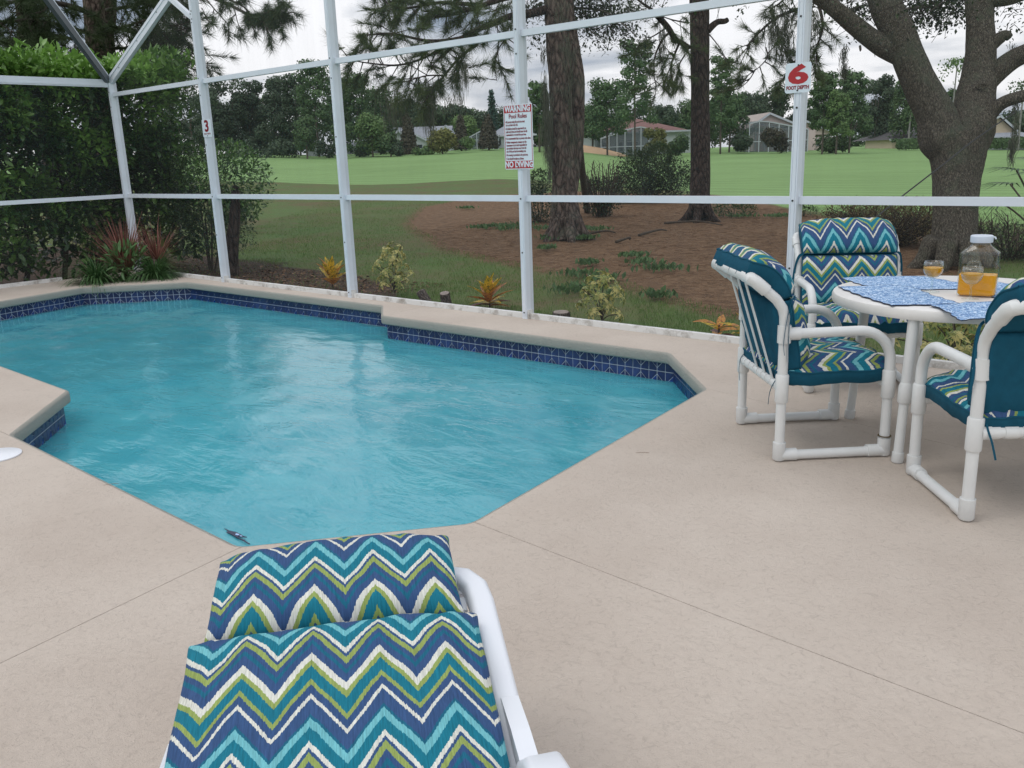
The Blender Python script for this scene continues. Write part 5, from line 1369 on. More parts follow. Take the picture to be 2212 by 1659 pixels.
# ------------------------------------------------------------------ near trees
def needle_tuft(k=26, L=.2, wd=.006, r=None):
    V = []; Fc = []
    for i in range(k):
        a = r.uniform(0, 2*PI); el = r.uniform(.15, 1.25); l = L*r.uniform(.7, 1.1)
        d = np.array([math.cos(el), math.sin(el)*math.cos(a), math.sin(el)*math.sin(a)]); s = np.cross(d, r.normal(size=3)); s /= np.linalg.norm(s)
        b = np.array([r.uniform(-.08, .05), 0, 0]); k0 = len(V); e_ = b+d*l+np.array([0, 0, -.02])
        V += [b-s*wd/2, b+s*wd/2, e_]; Fc.append((k0, k0+1, k0+2))
    return np.array(V), np.array(Fc)
def pine_foliage(root, limbs, mat, seed=0, per_m=5, twigL=(.4, 1.1), ntuft=4, tuftL=.24, spread=1.0, droop=.35, tint0=.45, wd=.007, needles=26, name='needles'):
    "limbs: world polylines; sprays of twigs with needle tufts grow along them"
    r = np.random.default_rng(seed); off = np.array(root.location); tm = MB(); P = []; D = []
    for L in limbs:
        pts = smooth_path([Vector(p) for p in L['pts']], 6); tot = sum((pts[i+1]-pts[i]).length for i in range(len(pts)-1))
        n = max(2, int(tot*L.get('per_m', per_m)))
        for k in range(n):
            t = L.get('start', .15)+(1-L.get('start', .15))*(k+r.random())/n; f = t*(len(pts)-1); i = min(len(pts)-2, int(f)); p = pts[i].lerp(pts[i+1], f-i)
            d0 = (pts[i+1]-pts[i]).normalized(); rd = Vector(r.normal(size=3)); d = (d0*.7+rd*.75*spread+Vector((0, 0, -droop))).normalized()
            l = r.uniform(*twigL)*(1.1-.5*t)
            q1 = p+d*l*.5; q2 = q1+(d+Vector((0, 0, -droop*.6))+Vector(r.normal(size=3))*.25).normalized()*l*.5
            tm.tube([p-root.location, q1-root.location, q2-root.location], [.011, .007, .004], 4, cap=False)
            for j in range(ntuft):
                s = .45+.55*(j+r.random())/ntuft; c = p.lerp(q1, s*2) if s < .5 else q1.lerp(q2, s*2-1)
                P.append(np.array(c)-off); D.append(np.array((q2-q1).normalized())*1.2+r.normal(size=3)*.55+np.array([0, 0, .15 if r.random() < .5 else -.25]))
            P.append(np.array(q2)-off); D.append(np.array((q2-q1).normalized()))
    P = np.array(P); D = np.array(D); n = len(P)
    tv, tf = needle_tuft(needles, tuftL, wd, r)
    me = batch_mesh(name, tv, tf, xrot(n, D), P, r.uniform(.8, 1.25, n), np.clip(tint0+r.normal(size=n)*.22, 0, 1)); o = link(name, me, root, mat); o['kind'] = 'stuff'
    o = tm.build('twigs', M_TWIG, root); o['kind'] = 'stuff'
    return n
def limb(root, pts, r0, r1, mat=None, name='limb', seg=10, per=5):
    P = smooth_path([Vector(p)-root.location for p in pts], per); m = MB(); m.tube(P, lerp_list([r0, r1], len(P)), seg, disp=lambda i, k, p: 1+.10*noise.noise(p*6)); return m.build(name, mat or M_TWIG, root, smooth=True)
def trunk(root, pts, rad, mat, name='trunk', seg=44, amp=.10, fq=5.0, step=.09):
    P0 = smooth_path([Vector(p)-root.location for p in pts], 4); Ls = sum((P0[i+1]-P0[i]).length for i in range(len(P0)-1)); per = max(4, int(Ls/step/(len(pts)-1)))
    P = smooth_path([Vector(p)-root.location for p in pts], per); R = lerp_list(rad, len(P))
    def disp(i, k, p):
        a = 2*PI*k/seg; q = Vector((math.cos(a)*1.2, math.sin(a)*1.2, p.z*.55))
        return 1+amp*(noise.noise(q*fq*.5)*.9+.6*noise.noise(q*fq*1.6+Vector((5, 0, 0)))+.35*noise.noise(q*fq*4))
    m = MB(); m.tube(P, R, seg, disp=disp); return m.build(name, mat, root, smooth=True)
def moss(root, anchors, mat=None, seed=0, name='spanish_moss'):
    "hanging bunches: (world point, length, width)"
    r = np.random.default_rng(seed); P = []; S = []; V = []; Fc = []; T = []
    for (p, L, W_) in anchors:
        p = np.array(p)-np.array(root.location)
        for k in range(int(60*max(1, L*W_*9))):
            q = p+np.array([r.normal()*W_*.35, r.normal()*W_*.35, -r.random()*L*.55]); l = L*r.uniform(.15, .45)*(1-.0*r.random()); w_ = .011
            k0 = len(V); j_ = r.normal(size=(3, 2))*.02; sdv = np.array([r.normal(), r.normal(), 0]); sdv = sdv/np.linalg.norm(sdv)*w_/2
            for j in range(3):
                c = q+np.array([j_[j, 0], j_[j, 1], -l*j/2]); V += [c-sdv*(1-j*.4), c+sdv*(1-j*.4)]
            Fc += [(k0, k0+1, k0+3, k0+2), (k0+2, k0+3, k0+5, k0+4)]; T += [r.random()]*2
    me = bpy.data.meshes.new(name); me.from_pydata([tuple(v) for v in V], [], Fc); a2 = me.attributes.new('tint', 'FLOAT', 'FACE'); a2.data.foreach_set('value', np.array(T, dtype=np.float32)); me.update()
    o = link(name, me, root, mat or M_MOSS); o['kind'] = 'stuff'

# big mossy pine left of centre right of the warning post ----------------
z3 = lambda x, y: (970.2+x*.31065, y*.31065)
z2 = lambda x, y: (424.5+x*.29226, y*.29226)
z4 = lambda x, y: (1576.5+x*.31075, y*.31075)
D1 = 18.0
b = at(*z3(820, 1665), z=GZ); 
pine1 = empty('mossy_pine', b); tag(pine1, 'big rough-barked pine hung with grey moss, just right of the warning sign', 'tree')
T1 = [at(*z3(x, y), depth=D1) for x, y in [(822, 1690), (812, 1500), (802, 1340), (795, 1100), (785, 900), (775, 600), (752, 300), (735, 0), (722, -500), (716, -1100), (712, -1700)]]
trunk(pine1, T1, [.46, .30, .255, .245, .24, .235, .225, .225, .22, .20, .17], M_BARKP, amp=.09)
T1b = [at(*z3(x, y), depth=D1+.12) for x, y in [(872, 1330), (882, 1050), (893, 800), (890, 560), (868, 380), (830, 150), (800, -100), (780, -500)]]
trunk(pine1, T1b, [.06, .14, .15, .155, .14, .15, .15, .12], M_BARKP, name='second_stem', amp=.09)
trunk(pine1, [at(*z3(x, y), depth=D1+.1) for x, y in [(860, 420), (880, 395), (900, 380)]], [.09, .07, .055], M_BARKP, name='stub', seg=16)
for k_ in range(6):
    a_ = k_*1.05+.3; m = MB(); q = Vector((math.cos(a_), math.sin(a_), 0)); P = smooth_path([Vector((0, 0, .42))+q*.16, q*.34+Vector((0, 0, .14)), q*.62+Vector((0, 0, -.06))], 4); m.tube(P, lerp_list([.13, .11, .05], len(P)), 10, disp=lambda i, k, p: 1+.2*noise.noise(p*9)); m.build('root_flare', M_BARKP, pine1, smooth=True)
lm = []
def L3(conv, pts, dep, **k):
    ps = [at(*conv(x, y), depth=(dep[0]+(dep[1]-dep[0])*i/(len(pts)-1)) if isinstance(dep, tuple) else dep) for i, (x, y) in enumerate(pts)]
    d = {'pts': ps}; d.update(k); return d
main = [((z3, [(690, 60), (560, 95), (440, 110), (300, 165), (200, 205), (80, 270), (-60, 400)], (18, 15.5)), .09, .03),
        ((z3, [(690, -60), (450, -30), (250, 30), (60, 90), (-100, 120)], (18, 16)), .08, .02),
        ((z2, [(2074, 240), (1900, 290), (1700, 300), (1450, 250), (1250, 260)], (16.5, 15)), .04, .012),
        ((z2, [(2074, 330), (1950, 420), (1830, 560), (1760, 640), (1720, 700)], (16.5, 15.5)), .03, .01),
        ((z2, [(1900, 300), (1700, 420), (1500, 480), (1300, 470), (1120, 440)], (16, 15)), .025, .008),
        ((z2, [(2100, 40), (1800, 20), (1550, 60), (1400, 20)], (17, 15.5)), .04, .01),
        ((z2, [(2050, -150), (1800, -120), (1550, -100), (1350, -60)], (17, 16)), .04, .01),
        ((z3, [(440, 210), (350, 330), (320, 450), (330, 560)], (17, 16.5)), .014, .006),
        ((z2, [(1850, 560), (1700, 560), (1560, 600), (1450, 620)], (15.5, 15)), .015, .006)]
for (cv, pts, dep), r0, r1 in main:
    d = L3(cv, pts, dep); lm.append(d); limb(pine1, d['pts'], r0, r1, M_BARKD)
lm[0]['start'] = .3; lm[0]['per_m'] = 6
lm[5]['per_m'] = 11; lm[6]['per_m'] = 10; lm[2]['per_m'] = 9; lm[4]['per_m'] = 8; lm[3]['per_m'] = 9; lm[1]['per_m'] = 8; lm[7]['per_m'] = 5
pine_foliage(pine1, lm, M_PINE, seed=21, per_m=8, twigL=(.35, 1.0), ntuft=6, droop=.30)
# high crown, mostly above the picture but seen in the water
hi = [{'pts': [Vector(T1[7])+Vector((0, 0, h)), Vector(T1[7])+Vector((math.cos(a)*2.0, math.sin(a)*2.0, h+.5)), Vector(T1[7])+Vector((math.cos(a)*3.6, math.sin(a)*3.6, h+.2))], 'per_m': 6} for h, a in [(1.6, .3), (2.4, 2.0), (3.0, 4.0), (3.8, 5.4), (4.4, 1.1), (5.0, 3.1)]]
pine_foliage(pine1, hi, M_PINE, seed=22, twigL=(.6, 1.2), wd=.010, needles=18, name='high_needles')
ml = []
for (x, y, L_, W_) in [(660, 480, 2.0, .10), (670, 560, 2.4, .12), (680, 640, 2.6, .14), (675, 750, 2.6, .16), (690, 900, 2.0, .12), (655, 300, 1.0, .1), (700, 1050, 1.4, .08), (820, 230, 1.2, .12), (835, 400, 1.6, .14), (825, 560, 1.8, .12), (850, 800, 1.4, .08), (760, 30, 1.0, .2), (380, 40, 1.4, .1), (370, 90, 1.4, .08), (110, 430, 1.0, .06), (90, 400, .8, .06), (60, 520, 1.6, .14), (1490, 150, 1.6, .09)]:
    if x > 1400: continue
    ml.append((at(*z3(x, y), depth=D1-.35), L_*.55, W_))
for (x, y, L_, W_) in [(1700, 570, 1.6, .16), (1720, 640, 1.5, .14), (1440, 640, 1.2, .3), (1480, 700, .7, .2), (1870, 680, .6, .2), (1560, 400, .6, .2), (1340, 500, .5, .2), (1980, 440, .9, .06)]:
    ml.append((at(*z2(x, y), depth=15.5), L_*.8, W_))
moss(pine1, ml, seed=5)

# live oak boughs hanging in beside the pine, from an oak standing further back
def oak_leaves(root, anchors, size=.06, seed=0, mat=None, twig=True, name='foliage', dens=1.0):
    r = np.random.default_rng(seed); P = []; m = MB()
    off = np.array(root.location)
    for (p, rad, n) in anchors:
        p = np.array(p)
        for k in range(int(n*dens)):
            c = p+r.normal(size=3)*np.array(rad)*.5; P.append(c-off)
        for k in range(max(2, int(n*dens/16))):
            a = p+r.normal(size=3)*np.array(rad)*.25; b2 = p+r.normal(size=3)*np.array(rad)*.6; m.tube([Vector(a-off), Vector((a+b2)/2-off)+Vector((0, 0, .05)), Vector(b2-off)], [.008, .005, .003], 4, cap=False)
    P = np.array(P); n = len(P)
    # leaves gather in little sprigs
    c = P[r.integers(0, n, n//7)]; P = c[r.integers(0, len(c), n)]+r.normal(size=(n, 3))*.065
    me = batch_mesh(name, KV, KF, xrot(n, r.normal(size=(n, 3))), P, size*r.uniform(.7, 1.3, n), np.clip(.4+r.normal(size=n)*.25, 0, 1)); o = link(name, me, root, mat or M_OAKL); o['kind'] = 'stuff'
    if twig: o = m.build('twigs', M_TWIG, root); o['kind'] = 'stuff'
D2 = 21.6
b = at(*z3(1745, 1540), z=GZ)
pine2 = empty('dark_pine', b); tag(pine2, 'dark straight-trunked pine with a snapped side branch, standing in the straw bed', 'tree')
T2 = [at(*z3(x, y), depth=D2) for x, y in [(1748, 1560), (1746, 1480), (1744, 1350), (1748, 1000), (1745, 600), (1742, 200), (1738, -100), (1735, -500), (1730, -1000), (1728, -1600)]]
trunk(pine2, T2, [.36, .29, .245, .235, .225, .235, .24, .23, .21, .17], M_BARKD, amp=.05)
limb(pine2, [at(*z3(x, y), depth=D2-.1) for x, y in [(1800, 215), (1830, 180), (1870, 152), (1915, 148), (1938, 136)]], .085, .055, M_BARKD, name='snapped_branch')
for k_ in range(5):
    a_ = k_*1.25; q = Vector((math.cos(a_), math.sin(a_), 0)); m = MB(); P = smooth_path([Vector((0, 0, .35))+q*.15, q*.32+Vector((0, 0, .1)), q*.55+Vector((0, 0, -.06))], 4); m.tube(P, lerp_list([.12, .1, .05], len(P)), 10); m.build('root_flare', M_BARKD, pine2, smooth=True)
lm = []
for pts, dep, r0, r1, pm in [([(1665, 160), (1560, 140), (1470, 110)], (21.5, 20), .02, .01, 3), ([(1440, 100), (1520, 190), (1570, 270), (1620, 300), (1665, 330)], (20, 21.5), .07, .06, 4), ([(1540, 220), (1480, 280), (1430, 400), (1425, 520), (1440, 600)], (20.5, 20), .03, .01, 7), ([(1600, 300), (1560, 400), (1540, 480), (1550, 560)], (21, 20.5), .03, .01, 9), ([(1480, 130), (1400, 60), (1340, 20), (1250, -60)], (20, 19.5), .04, .02, 6), ([(1810, 240), (1880, 330), (1925, 420), (1910, 470)], (21.5, 21), .015, .006, 3), ([(1640, 380), (1600, 460), (1620, 560)], (21.5, 21), .02, .01, 9), ([(1500, 200), (1400, 260), (1350, 240)], (20.4, 20), .02, .008, 6), ([(1730, -200), (1500, -260), (1300, -220), (1150, -200)], (21.6, 19.5), .05, .02, 6), ([(1740, -250), (1950, -320), (2150, -280)], (21.6, 20), .05, .02, 6)]:
    d = L3(z3, pts, dep, per_m=pm); lm.append(d); limb(pine2, d['pts'], r0, r1, M_BARKD)
pine_foliage(pine2, lm, M_PINE, seed=31, per_m=7, twigL=(.3, .9), ntuft=5, tint0=.5, wd=.008, droop=.35)
hi = [{'pts': [Vector(T2[6])+Vector((0, 0, h)), Vector(T2[6])+Vector((math.cos(a)*2.2, math.sin(a)*2.2, h+.4)), Vector(T2[6])+Vector((math.cos(a)*3.8, math.sin(a)*3.8, h))], 'per_m': 6} for h, a in [(2.6, .9), (3.4, 2.6), (4.2, 4.4), (5.2, 5.9), (6, 1.8)]]
pine_foliage(pine2, hi, M_PINE, seed=32, twigL=(.6, 1.2), wd=.012, needles=16, name='high_needles')
moss(pine2, [(at(*z3(1490, 140), depth=20.2), .95, .12), (at(*z3(1488, 200), depth=20.2), .85, .10)], seed=6)

# sprays of oak leaf right of pine 1 -> a young oak just behind it
oakb = at(*z3(930, 1500), z=GZ)+Vector((-1.0, 1.6, 0))
yo = empty('young_oak', oakb); tag(yo, 'leafy oak bough with small dark leaves reaching out from behind the mossy pine', 'tree')
limb(yo, [oakb+Vector((0, 0, -.1)), at(*z3(905, 1000), depth=19.6), at(*z3(880, 500), depth=19.4), at(*z3(850, 0), depth=19.2), at(*z3(840, -400), depth=19)], .09, .05, M_BARKO, name='trunk')
for pts in ([(850, 60), (980, 60), (1100, 90), (1200, 160), (1300, 250)], [(850, -60), (1050, -40), (1250, -20)], [(850, 130), (950, 190), (1040, 260)], [(640, 20), (580, 60), (560, 120)]):
    limb(yo, [at(*z3(x, y), depth=19.0-.4*i) for i, (x, y) in enumerate(pts)], .03, .008, M_BARKO)
an = []
for x, y, s, n_ in [(900, 60, .5, 120), (960, 110, .5, 150), (1020, 60, .6, 170), (1080, 130, .5, 140), (1130, 60, .5, 150), (1180, 160, .45, 130), (1230, 100, .5, 130), (1000, 190, .45, 120), (1060, 250, .4, 80), (1150, 230, .4, 100), (1240, 200, .4, 100), (1280, 270, .3, 60), (1040, 320, .25, 40), (1240, 310, .25, 40), (910, 350, .15, 24), (1350, 360, .3, 50), (1380, 400, .2, 24), (930, 200, .4, 90), (1290, 30, .5, 100), (900, -40, .6, 150), (1050, -60, .6, 160), (1200, -50, .6, 150), (1350, -60, .5, 100), (600, 10, .45, 120), (570, 80, .4, 100), (540, 40, .35, 70), (620, 130, .3, 60), (590, 250, .2, 30), (620, 290, .2, 30), (980, 10, .6, 160), (1420, 30, .4, 60)]:
    an.append((at(*z3(x, y), depth=18.6), (s, s, s*.8), n_))
oak_leaves(yo, an, .078, seed=3)

# ---- the live oak on the right -----------------------------------------
DO = 12.46
ob = at(2055, 578, z=GZ)
oak = empty('live_oak', ob); tag(oak, 'thick grey live oak forking into three heavy limbs beyond the table', 'tree')
def O(x, y, d=0): return at(*z4(x, y), depth=DO+d)
trunk(oak, [O(1545, 1900), O(1553, 1800), O(1560, 1659), O(1565, 1450), O(1575, 1250), O(1583, 1080), O(1575, 960)], [0.374, 0.335, 0.300, 0.291, 0.309, 0.365, 0.409], M_BARKO, amp=.05, seg=56, step=.05)
trunk(oak, [O(1590, 1080), O(1480, 960), O(1430, 800, -.05), O(1330, 600, -.1), O(1250, 420, -.15), O(1180, 250, -.2), O(1100, 80, -.25), O(1050, -60, -.3), O(950, -400, -.5)], [0.261, 0.313, 0.257, 0.231, 0.217, 0.213, 0.213, 0.200, 0.174], M_BARKO, name='left_limb', amp=.05, seg=44, step=.05)
trunk(oak, [O(1200, 400, -.1), O(1080, 330, -.15), O(960, 250, -.2), O(850, 160, -.25), O(740, 70, -.3), O(600, -30, -.35), O(350, -120, -.4)], [0.131, 0.144, 0.131, 0.122, 0.109, 0.100, 0.078], M_BARKO, name='low_limb', amp=.06, seg=30, step=.05)
trunk(oak, [O(1600, 1080), O(1680, 900), O(1700, 720, .05), O(1725, 550, .1), O(1745, 350, .1), O(1740, 150, .15), O(1735, -30, .2), O(1750, -400, .3)], [0.287, 0.313, 0.270, 0.235, 0.200, 0.183, 0.187, 0.148], M_BARKO, name='right_limb', amp=.05, seg=44, step=.05)
trunk(oak, [O(1700, 960, -.05), O(1800, 800, -.1), O(1890, 720, -.2), O(1990, 680, -.3), O(2150, 640, -.4)], [0.113, 0.109, 0.087, 0.083, 0.078], M_BARKO, name='side_limb', amp=.05, seg=26, step=.05)
trunk(oak, [O(1760, 620, .1), O(1850, 510, .05), O(1960, 420, 0), O(2080, 360, -.1), O(2300, 260, -.1)], [0.122, 0.148, 0.139, 0.131, 0.113], M_BARKO, name='side_limb', amp=.05, seg=30, step=.05)
trunk(oak, [O(1790, 330, .05), O(1860, 275, 0), O(1915, 245, -.05), O(1945, 262, -.08)], [0.113, 0.091, 0.074, 0.052], M_BARKO, name='stub', amp=.08, seg=24, step=.04)
trunk(oak, [O(1800, 0, .1), O(1930, -10, .05), O(2060, -50, 0), O(2300, -110, 0)], [0.104, 0.100, 0.096, 0.087], M_BARKO, name='side_limb', amp=.05, seg=24, step=.05)
trunk(oak, [O(905, 320, -.3), O(908, 345, -.33), O(906, 358, -.34)], [0.017, 0.016, 0.003], M_TWIG, name='stub', seg=8, step=.02)
for k_ in range(7):
    a_ = k_*.9+.2; q = Vector((math.cos(a_), math.sin(a_), 0)); m = MB(); P = smooth_path([Vector((0, 0, .38))+q*.26, q*.40+Vector((0, 0, .10)), q*.62+Vector((0, 0, -.06))], 4); m.tube(P, lerp_list([.14, .11, .04], len(P)), 12, disp=lambda i, k, p: 1+.15*noise.noise(p*8)); m.build('root_flare', M_BARKO, oak, smooth=True)
m = MB(); c_ = O(1752, 600, -.24); m.lathe([(.075, -.01), (.085, .01), (.075, .02), (.05, .015), (.001, .0)], 20, sx=1.0, sy=.5)
o = m.build('branch_scar', M_BARKO, oak, loc=c_-oak.location, smooth=True); o.rotation_euler = ((Vector(EYEP)-c_).normalized()).to_track_quat('Z', 'Y').to_euler()
an = []
for x, y, s, n_ in [(830, 30, .45, 160), (900, 70, .4, 140), (960, 100, .3, 80), (850, 130, .2, 30), (1220, 20, .5, 180), (1300, 40, .5, 200), (1290, 110, .35, 90), (1380, 60, .5, 200), (1330, 160, .25, 50), (1450, 30, .45, 180), (1440, 110, .3, 80), (1540, 40, .45, 180), (1590, 80, .35, 100), (1480, 130, .2, 40), (1580, 20, .4, 120), (1560, 130, .2, 30), (1870, 30, .2, 30), (1960, 120, .25, 30), (1950, 200, .2, 24), (1980, 60, .3, 40)]:
    an.append((O(x, y, .6), (s*.8, s*.8, s*.55), n_))
for _ in range(46):
    an.append((O(random.uniform(-200, 2400), random.uniform(-900, -60), random.uniform(-2.5, 2.5)), (.9, .9, .5), 150))
oak_leaves(oak, an, .062, seed=9)
for pts in ([(1120, 100), (1250, 60), (1400, 50), (1560, 60)], [(1180, -200), (1350, -40), (1450, 60)], [(820, 100), (860, 60), (920, 40)]):
    limb(oak, [O(x, y, .1+.2*i) for i, (x, y) in enumerate(pts)], .03, .01, M_BARKO, name='bough')
moss(oak, [(O(800, 300, .3), .35, .05), (O(798, 370, .3), .45, .07), (O(800, 440, .3), .3, .06), (O(1995, 780, -.3), .5, .06), (O(1985, 880, -.3), .6, .08), (O(1990, 700, -.3), .3, .05), (O(1975, 960, -.3), .5, .06), (O(1965, 300, 0), .3, .05), (O(1860, 700, 0), .25, .05)], seed=8)
rp = [O(1980, 780, -.35), O(1690, 980, -.60), O(1500, 1130, -.9), O(1190, 1370, -1.2), O(980, 1540, -1.6)]
m = MB(); m.tube(smooth_path(rp, 4), .010, 6); o = m.build('guy_rope', MT['black']); tag(o, 'thin dark rope slanting down across the live oak trunk', 'rope')

# pine branches left and right of the depth sign -> a third pine, trunk above and right of the frame
pb = at(1700, 300, depth=15.0); pb.z = GZ
p3b = Vector((*at(2650, 200, depth=16.0)[:2], GZ))
pine3 = empty('overhanging_pine', p3b); tag(pine3, 'pine whose mossy boughs hang down around the post with the red 6', 'tree')
lm = []
for pts, dep, r0, r1, pm in [([(640, -200), (560, 0), (480, 60), (330, 120), (200, 230), (120, 320)], (14.5, 14), .04, .012, 7), ([(600, -20), (640, 120), (640, 220), (600, 330), (560, 420)], (14.5, 14), .03, .008, 9), ([(300, 100), (330, 220), (340, 330), (420, 380)], (14, 14.2), .012, .005, 9), ([(250, 330), (260, 400), (200, 470), (150, 500)], (14, 13.8), .012, .005, 8), ([(150, 280), (100, 390), (60, 460)], (14, 13.8), .01, .004, 6), ([(480, 380), (420, 480), (360, 560), (330, 600)], (14, 13.8), .012, .005, 8), ([(180, 480), (130, 560), (60, 620)], (14, 13.8), .01, .004, 7), ([(600, 350), (600, 430), (590, 520)], (14, 13.8), .01, .004, 8), ([(420, -60), (350, 20), (280, 60)], (14.3, 14), .02, .01, 8)]:
    d = L3(z4, pts, dep, per_m=pm*1.3); lm.append(d); limb(pine3, d['pts'], r0, r1, M_BARKD)
pine_foliage(pine3, lm, M_PINE, seed=41, twigL=(.2, .55), ntuft=3, tint0=.55, wd=.006, droop=.3, tuftL=.2)
limb(pine3, [p3b, p3b+Vector((-.3, 0, 4)), p3b+Vector((-1.2, -.6, 7.2)), at(*z4(900, -500), depth=15), at(*z4(640, -200), depth=14.5)], .16, .05, M_BARKD, name='trunk') if False else None
moss(pine3, [(at(*z4(x, y), depth=13.9), L_, .14) for x, y, L_ in [(300, 20, .9), (320, 60, .8), (390, 20, 1.0), (400, 120, .8), (350, 180, .7), (600, 60, .7), (420, 240, .6)]], seed=12)
hiT = [p3b+Vector((0, 0, z)) for z in (-.1, 2.5, 5, 7.5, 10)]
trunk(pine3, hiT, [.3, .25, .22, .2, .16], M_BARKP, seg=24, step=.3)
limb(pine3, [hiT[2], at(*z4(1500, -420), depth=15.5), at(*z4(1000, -380), depth=15), at(*z4(640, -200), depth=14.5)], .10, .045, M_BARKD)

# ---- left background pines --------------------------------------------
dl = 22.0
zl = lambda x, y: (x*.21927, y*.21927)
b = at(208, 300, depth=dl); b.z = GZ
pine4 = empty('hedge_pine', b); tag(pine4, 'large pine behind the hedge whose boughs fill the upper left corner', 'tree')
trunk(pine4, [b, at(*zl(980, 900), depth=dl), at(*zl(960, 500), depth=dl), at(*zl(935, 250), depth=dl), at(*zl(915, 0), depth=dl), at(*zl(900, -500), depth=dl), at(*zl(890, -1200), depth=dl)], [.36, .29, .265, .25, .24, .22, .17], M_BARKP, seg=30, step=.2)
trunk(pine4, [Vector((*at(*zl(1060, 900), depth=dl+1.3)[:2], GZ)), at(*zl(1060, 500), depth=dl+1.3), at(*zl(1060, 250), depth=dl+1.3), at(*zl(1070, 0), depth=dl+1.3), at(*zl(1080, -600), depth=dl+1.3)], [.25, .2, .2, .2, .15], M_BARKD, name='second_stem', seg=20, step=.25)
lm = []
for pts, dep, r0, r1, pm in [([(930, 150), (700, 60), (450, 20), (200, 10), (-100, 60)], (22, 18), .08, .03, 6), ([(900, 330), (700, 280), (450, 210), (200, 200), (-100, 260)], (22, 17.5), .05, .02, 5), ([(890, 480), (700, 380), (400, 330), (150, 380), (-100, 420)], (22, 17.5), .04, .015, 6), ([(900, 560), (700, 560), (450, 520), (250, 600)], (22, 18), .04, .015, 6), ([(970, 350), (1100, 300), (1300, 240), (1500, 180)], (22, 19), .05, .015, 6), ([(1000, 480), (1250, 470), (1500, 430), (1700, 470)], (22.5, 19.5), .04, .015, 8), ([(1050, 100), (1300, 60), (1500, 20), (1700, 60)], (22.5, 19.5), .05, .015, 7), ([(1060, 250), (1350, 330), (1600, 330), (1850, 280)], (22.5, 19.5), .05, .015, 8), ([(1060, 560), (1350, 620), (1600, 600), (1800, 640)], (23, 20), .04, .015, 8), ([(900, -60), (600, -120), (300, -160), (0, -120)], (22, 18), .06, .02, 7), ([(950, -150), (1200, -120), (1500, -100), (1800, -60)], (22, 18), .06, .02, 7), ([(500, 30), (400, 120), (250, 130), (100, 120)], (20, 18), .03, .01, 7), ([(300, 380), (250, 480), (60, 520)], (19, 18), .02, .01, 7), ([(700, 380), (600, 480), (500, 620)], (21, 20), .02, .01, 7), ([(1500, 200), (1650, 250), (1800, 240)], (19.5, 19), .02, .01, 7), ([(1700, 470), (1900, 560), (2000, 640)], (20, 19.5), .02, .01, 7), ([(600, 100), (500, 160), (380, 300)], (20, 19), .03, .01, 7)]:
    d = L3(zl, pts, dep, per_m=pm*1.15); lm.append(d); limb(pine4, d['pts'], r0, r1, M_TWIG, seg=6)
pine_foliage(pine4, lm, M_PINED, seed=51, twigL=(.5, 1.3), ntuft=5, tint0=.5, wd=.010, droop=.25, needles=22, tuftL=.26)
d = []
for k in range(14):
    h = 7+k*.75; a = k*2.4; d.append({'pts': [b+Vector((0, 0, h)), b+Vector((math.cos(a)*2, math.sin(a)*2, h+.4)), b+Vector((math.cos(a)*(4.4-k*.12), math.sin(a)*(4.4-k*.12), h+.2))], 'per_m': 5})
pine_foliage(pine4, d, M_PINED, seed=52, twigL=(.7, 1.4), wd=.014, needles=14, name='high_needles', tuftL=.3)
# the bough across the sky between posts B and C belongs to a pine left of the frame
lm = []
b5 = at(100, 300, depth=24); b5.z = GZ
pine5 = empty('bough_pine', b5); tag(pine5, 'pine whose drooping needle bough crosses the sky right of the second post', 'tree')
z2b = z2
trunk(pine5, [b5, b5+Vector((0, 0, 4)), b5+Vector((.2, 0, 9)), b5+Vector((.2, 0, 14))], [.34, .28, .24, .16], M_BARKD, seg=20, step=.4)
for pts, dep, r0, r1, pm in [([(-900, -200), (-500, -180), (-200, -120), (60, -40), (250, 40), (400, 110), (520, 110), (620, 80)], (19, 14.5), .07, .01, 5), ([(60, -20), (160, 100), (230, 180), (240, 260)], (15.5, 15), .012, .005, 5), ([(380, 110), (400, 170), (430, 240), (420, 290)], (15, 14.8), .010, .004, 3), ([(430, 120), (500, 170), (530, 210), (620, 240), (650, 250)], (15, 14.6), .010, .004, 6), ([(280, 60), (300, 150), (320, 210)], (15, 14.8), .010, .004, 6), ([(100, -60), (200, -20), (330, 40), (380, 80)], (15.2, 15), .02, .01, 12), ([(40, 60), (80, 140), (120, 190)], (15.5, 15), .01, .004, 4), ([(500, 100), (600, 60), (660, 50), (680, 100)], (14.8, 14.5), .01, .004, 9)]:
    dd = L3(z2, pts, dep, per_m=pm); lm.append(dd); limb(pine5, dd['pts'], r0, r1, M_TWIG, seg=6)
lm[0]['start'] = .72
pine_foliage(pine5, lm, M_PINED, seed=61, twigL=(.12, .42), ntuft=3, tint0=.55, wd=.007, droop=.35, tuftL=.21, needles=30)

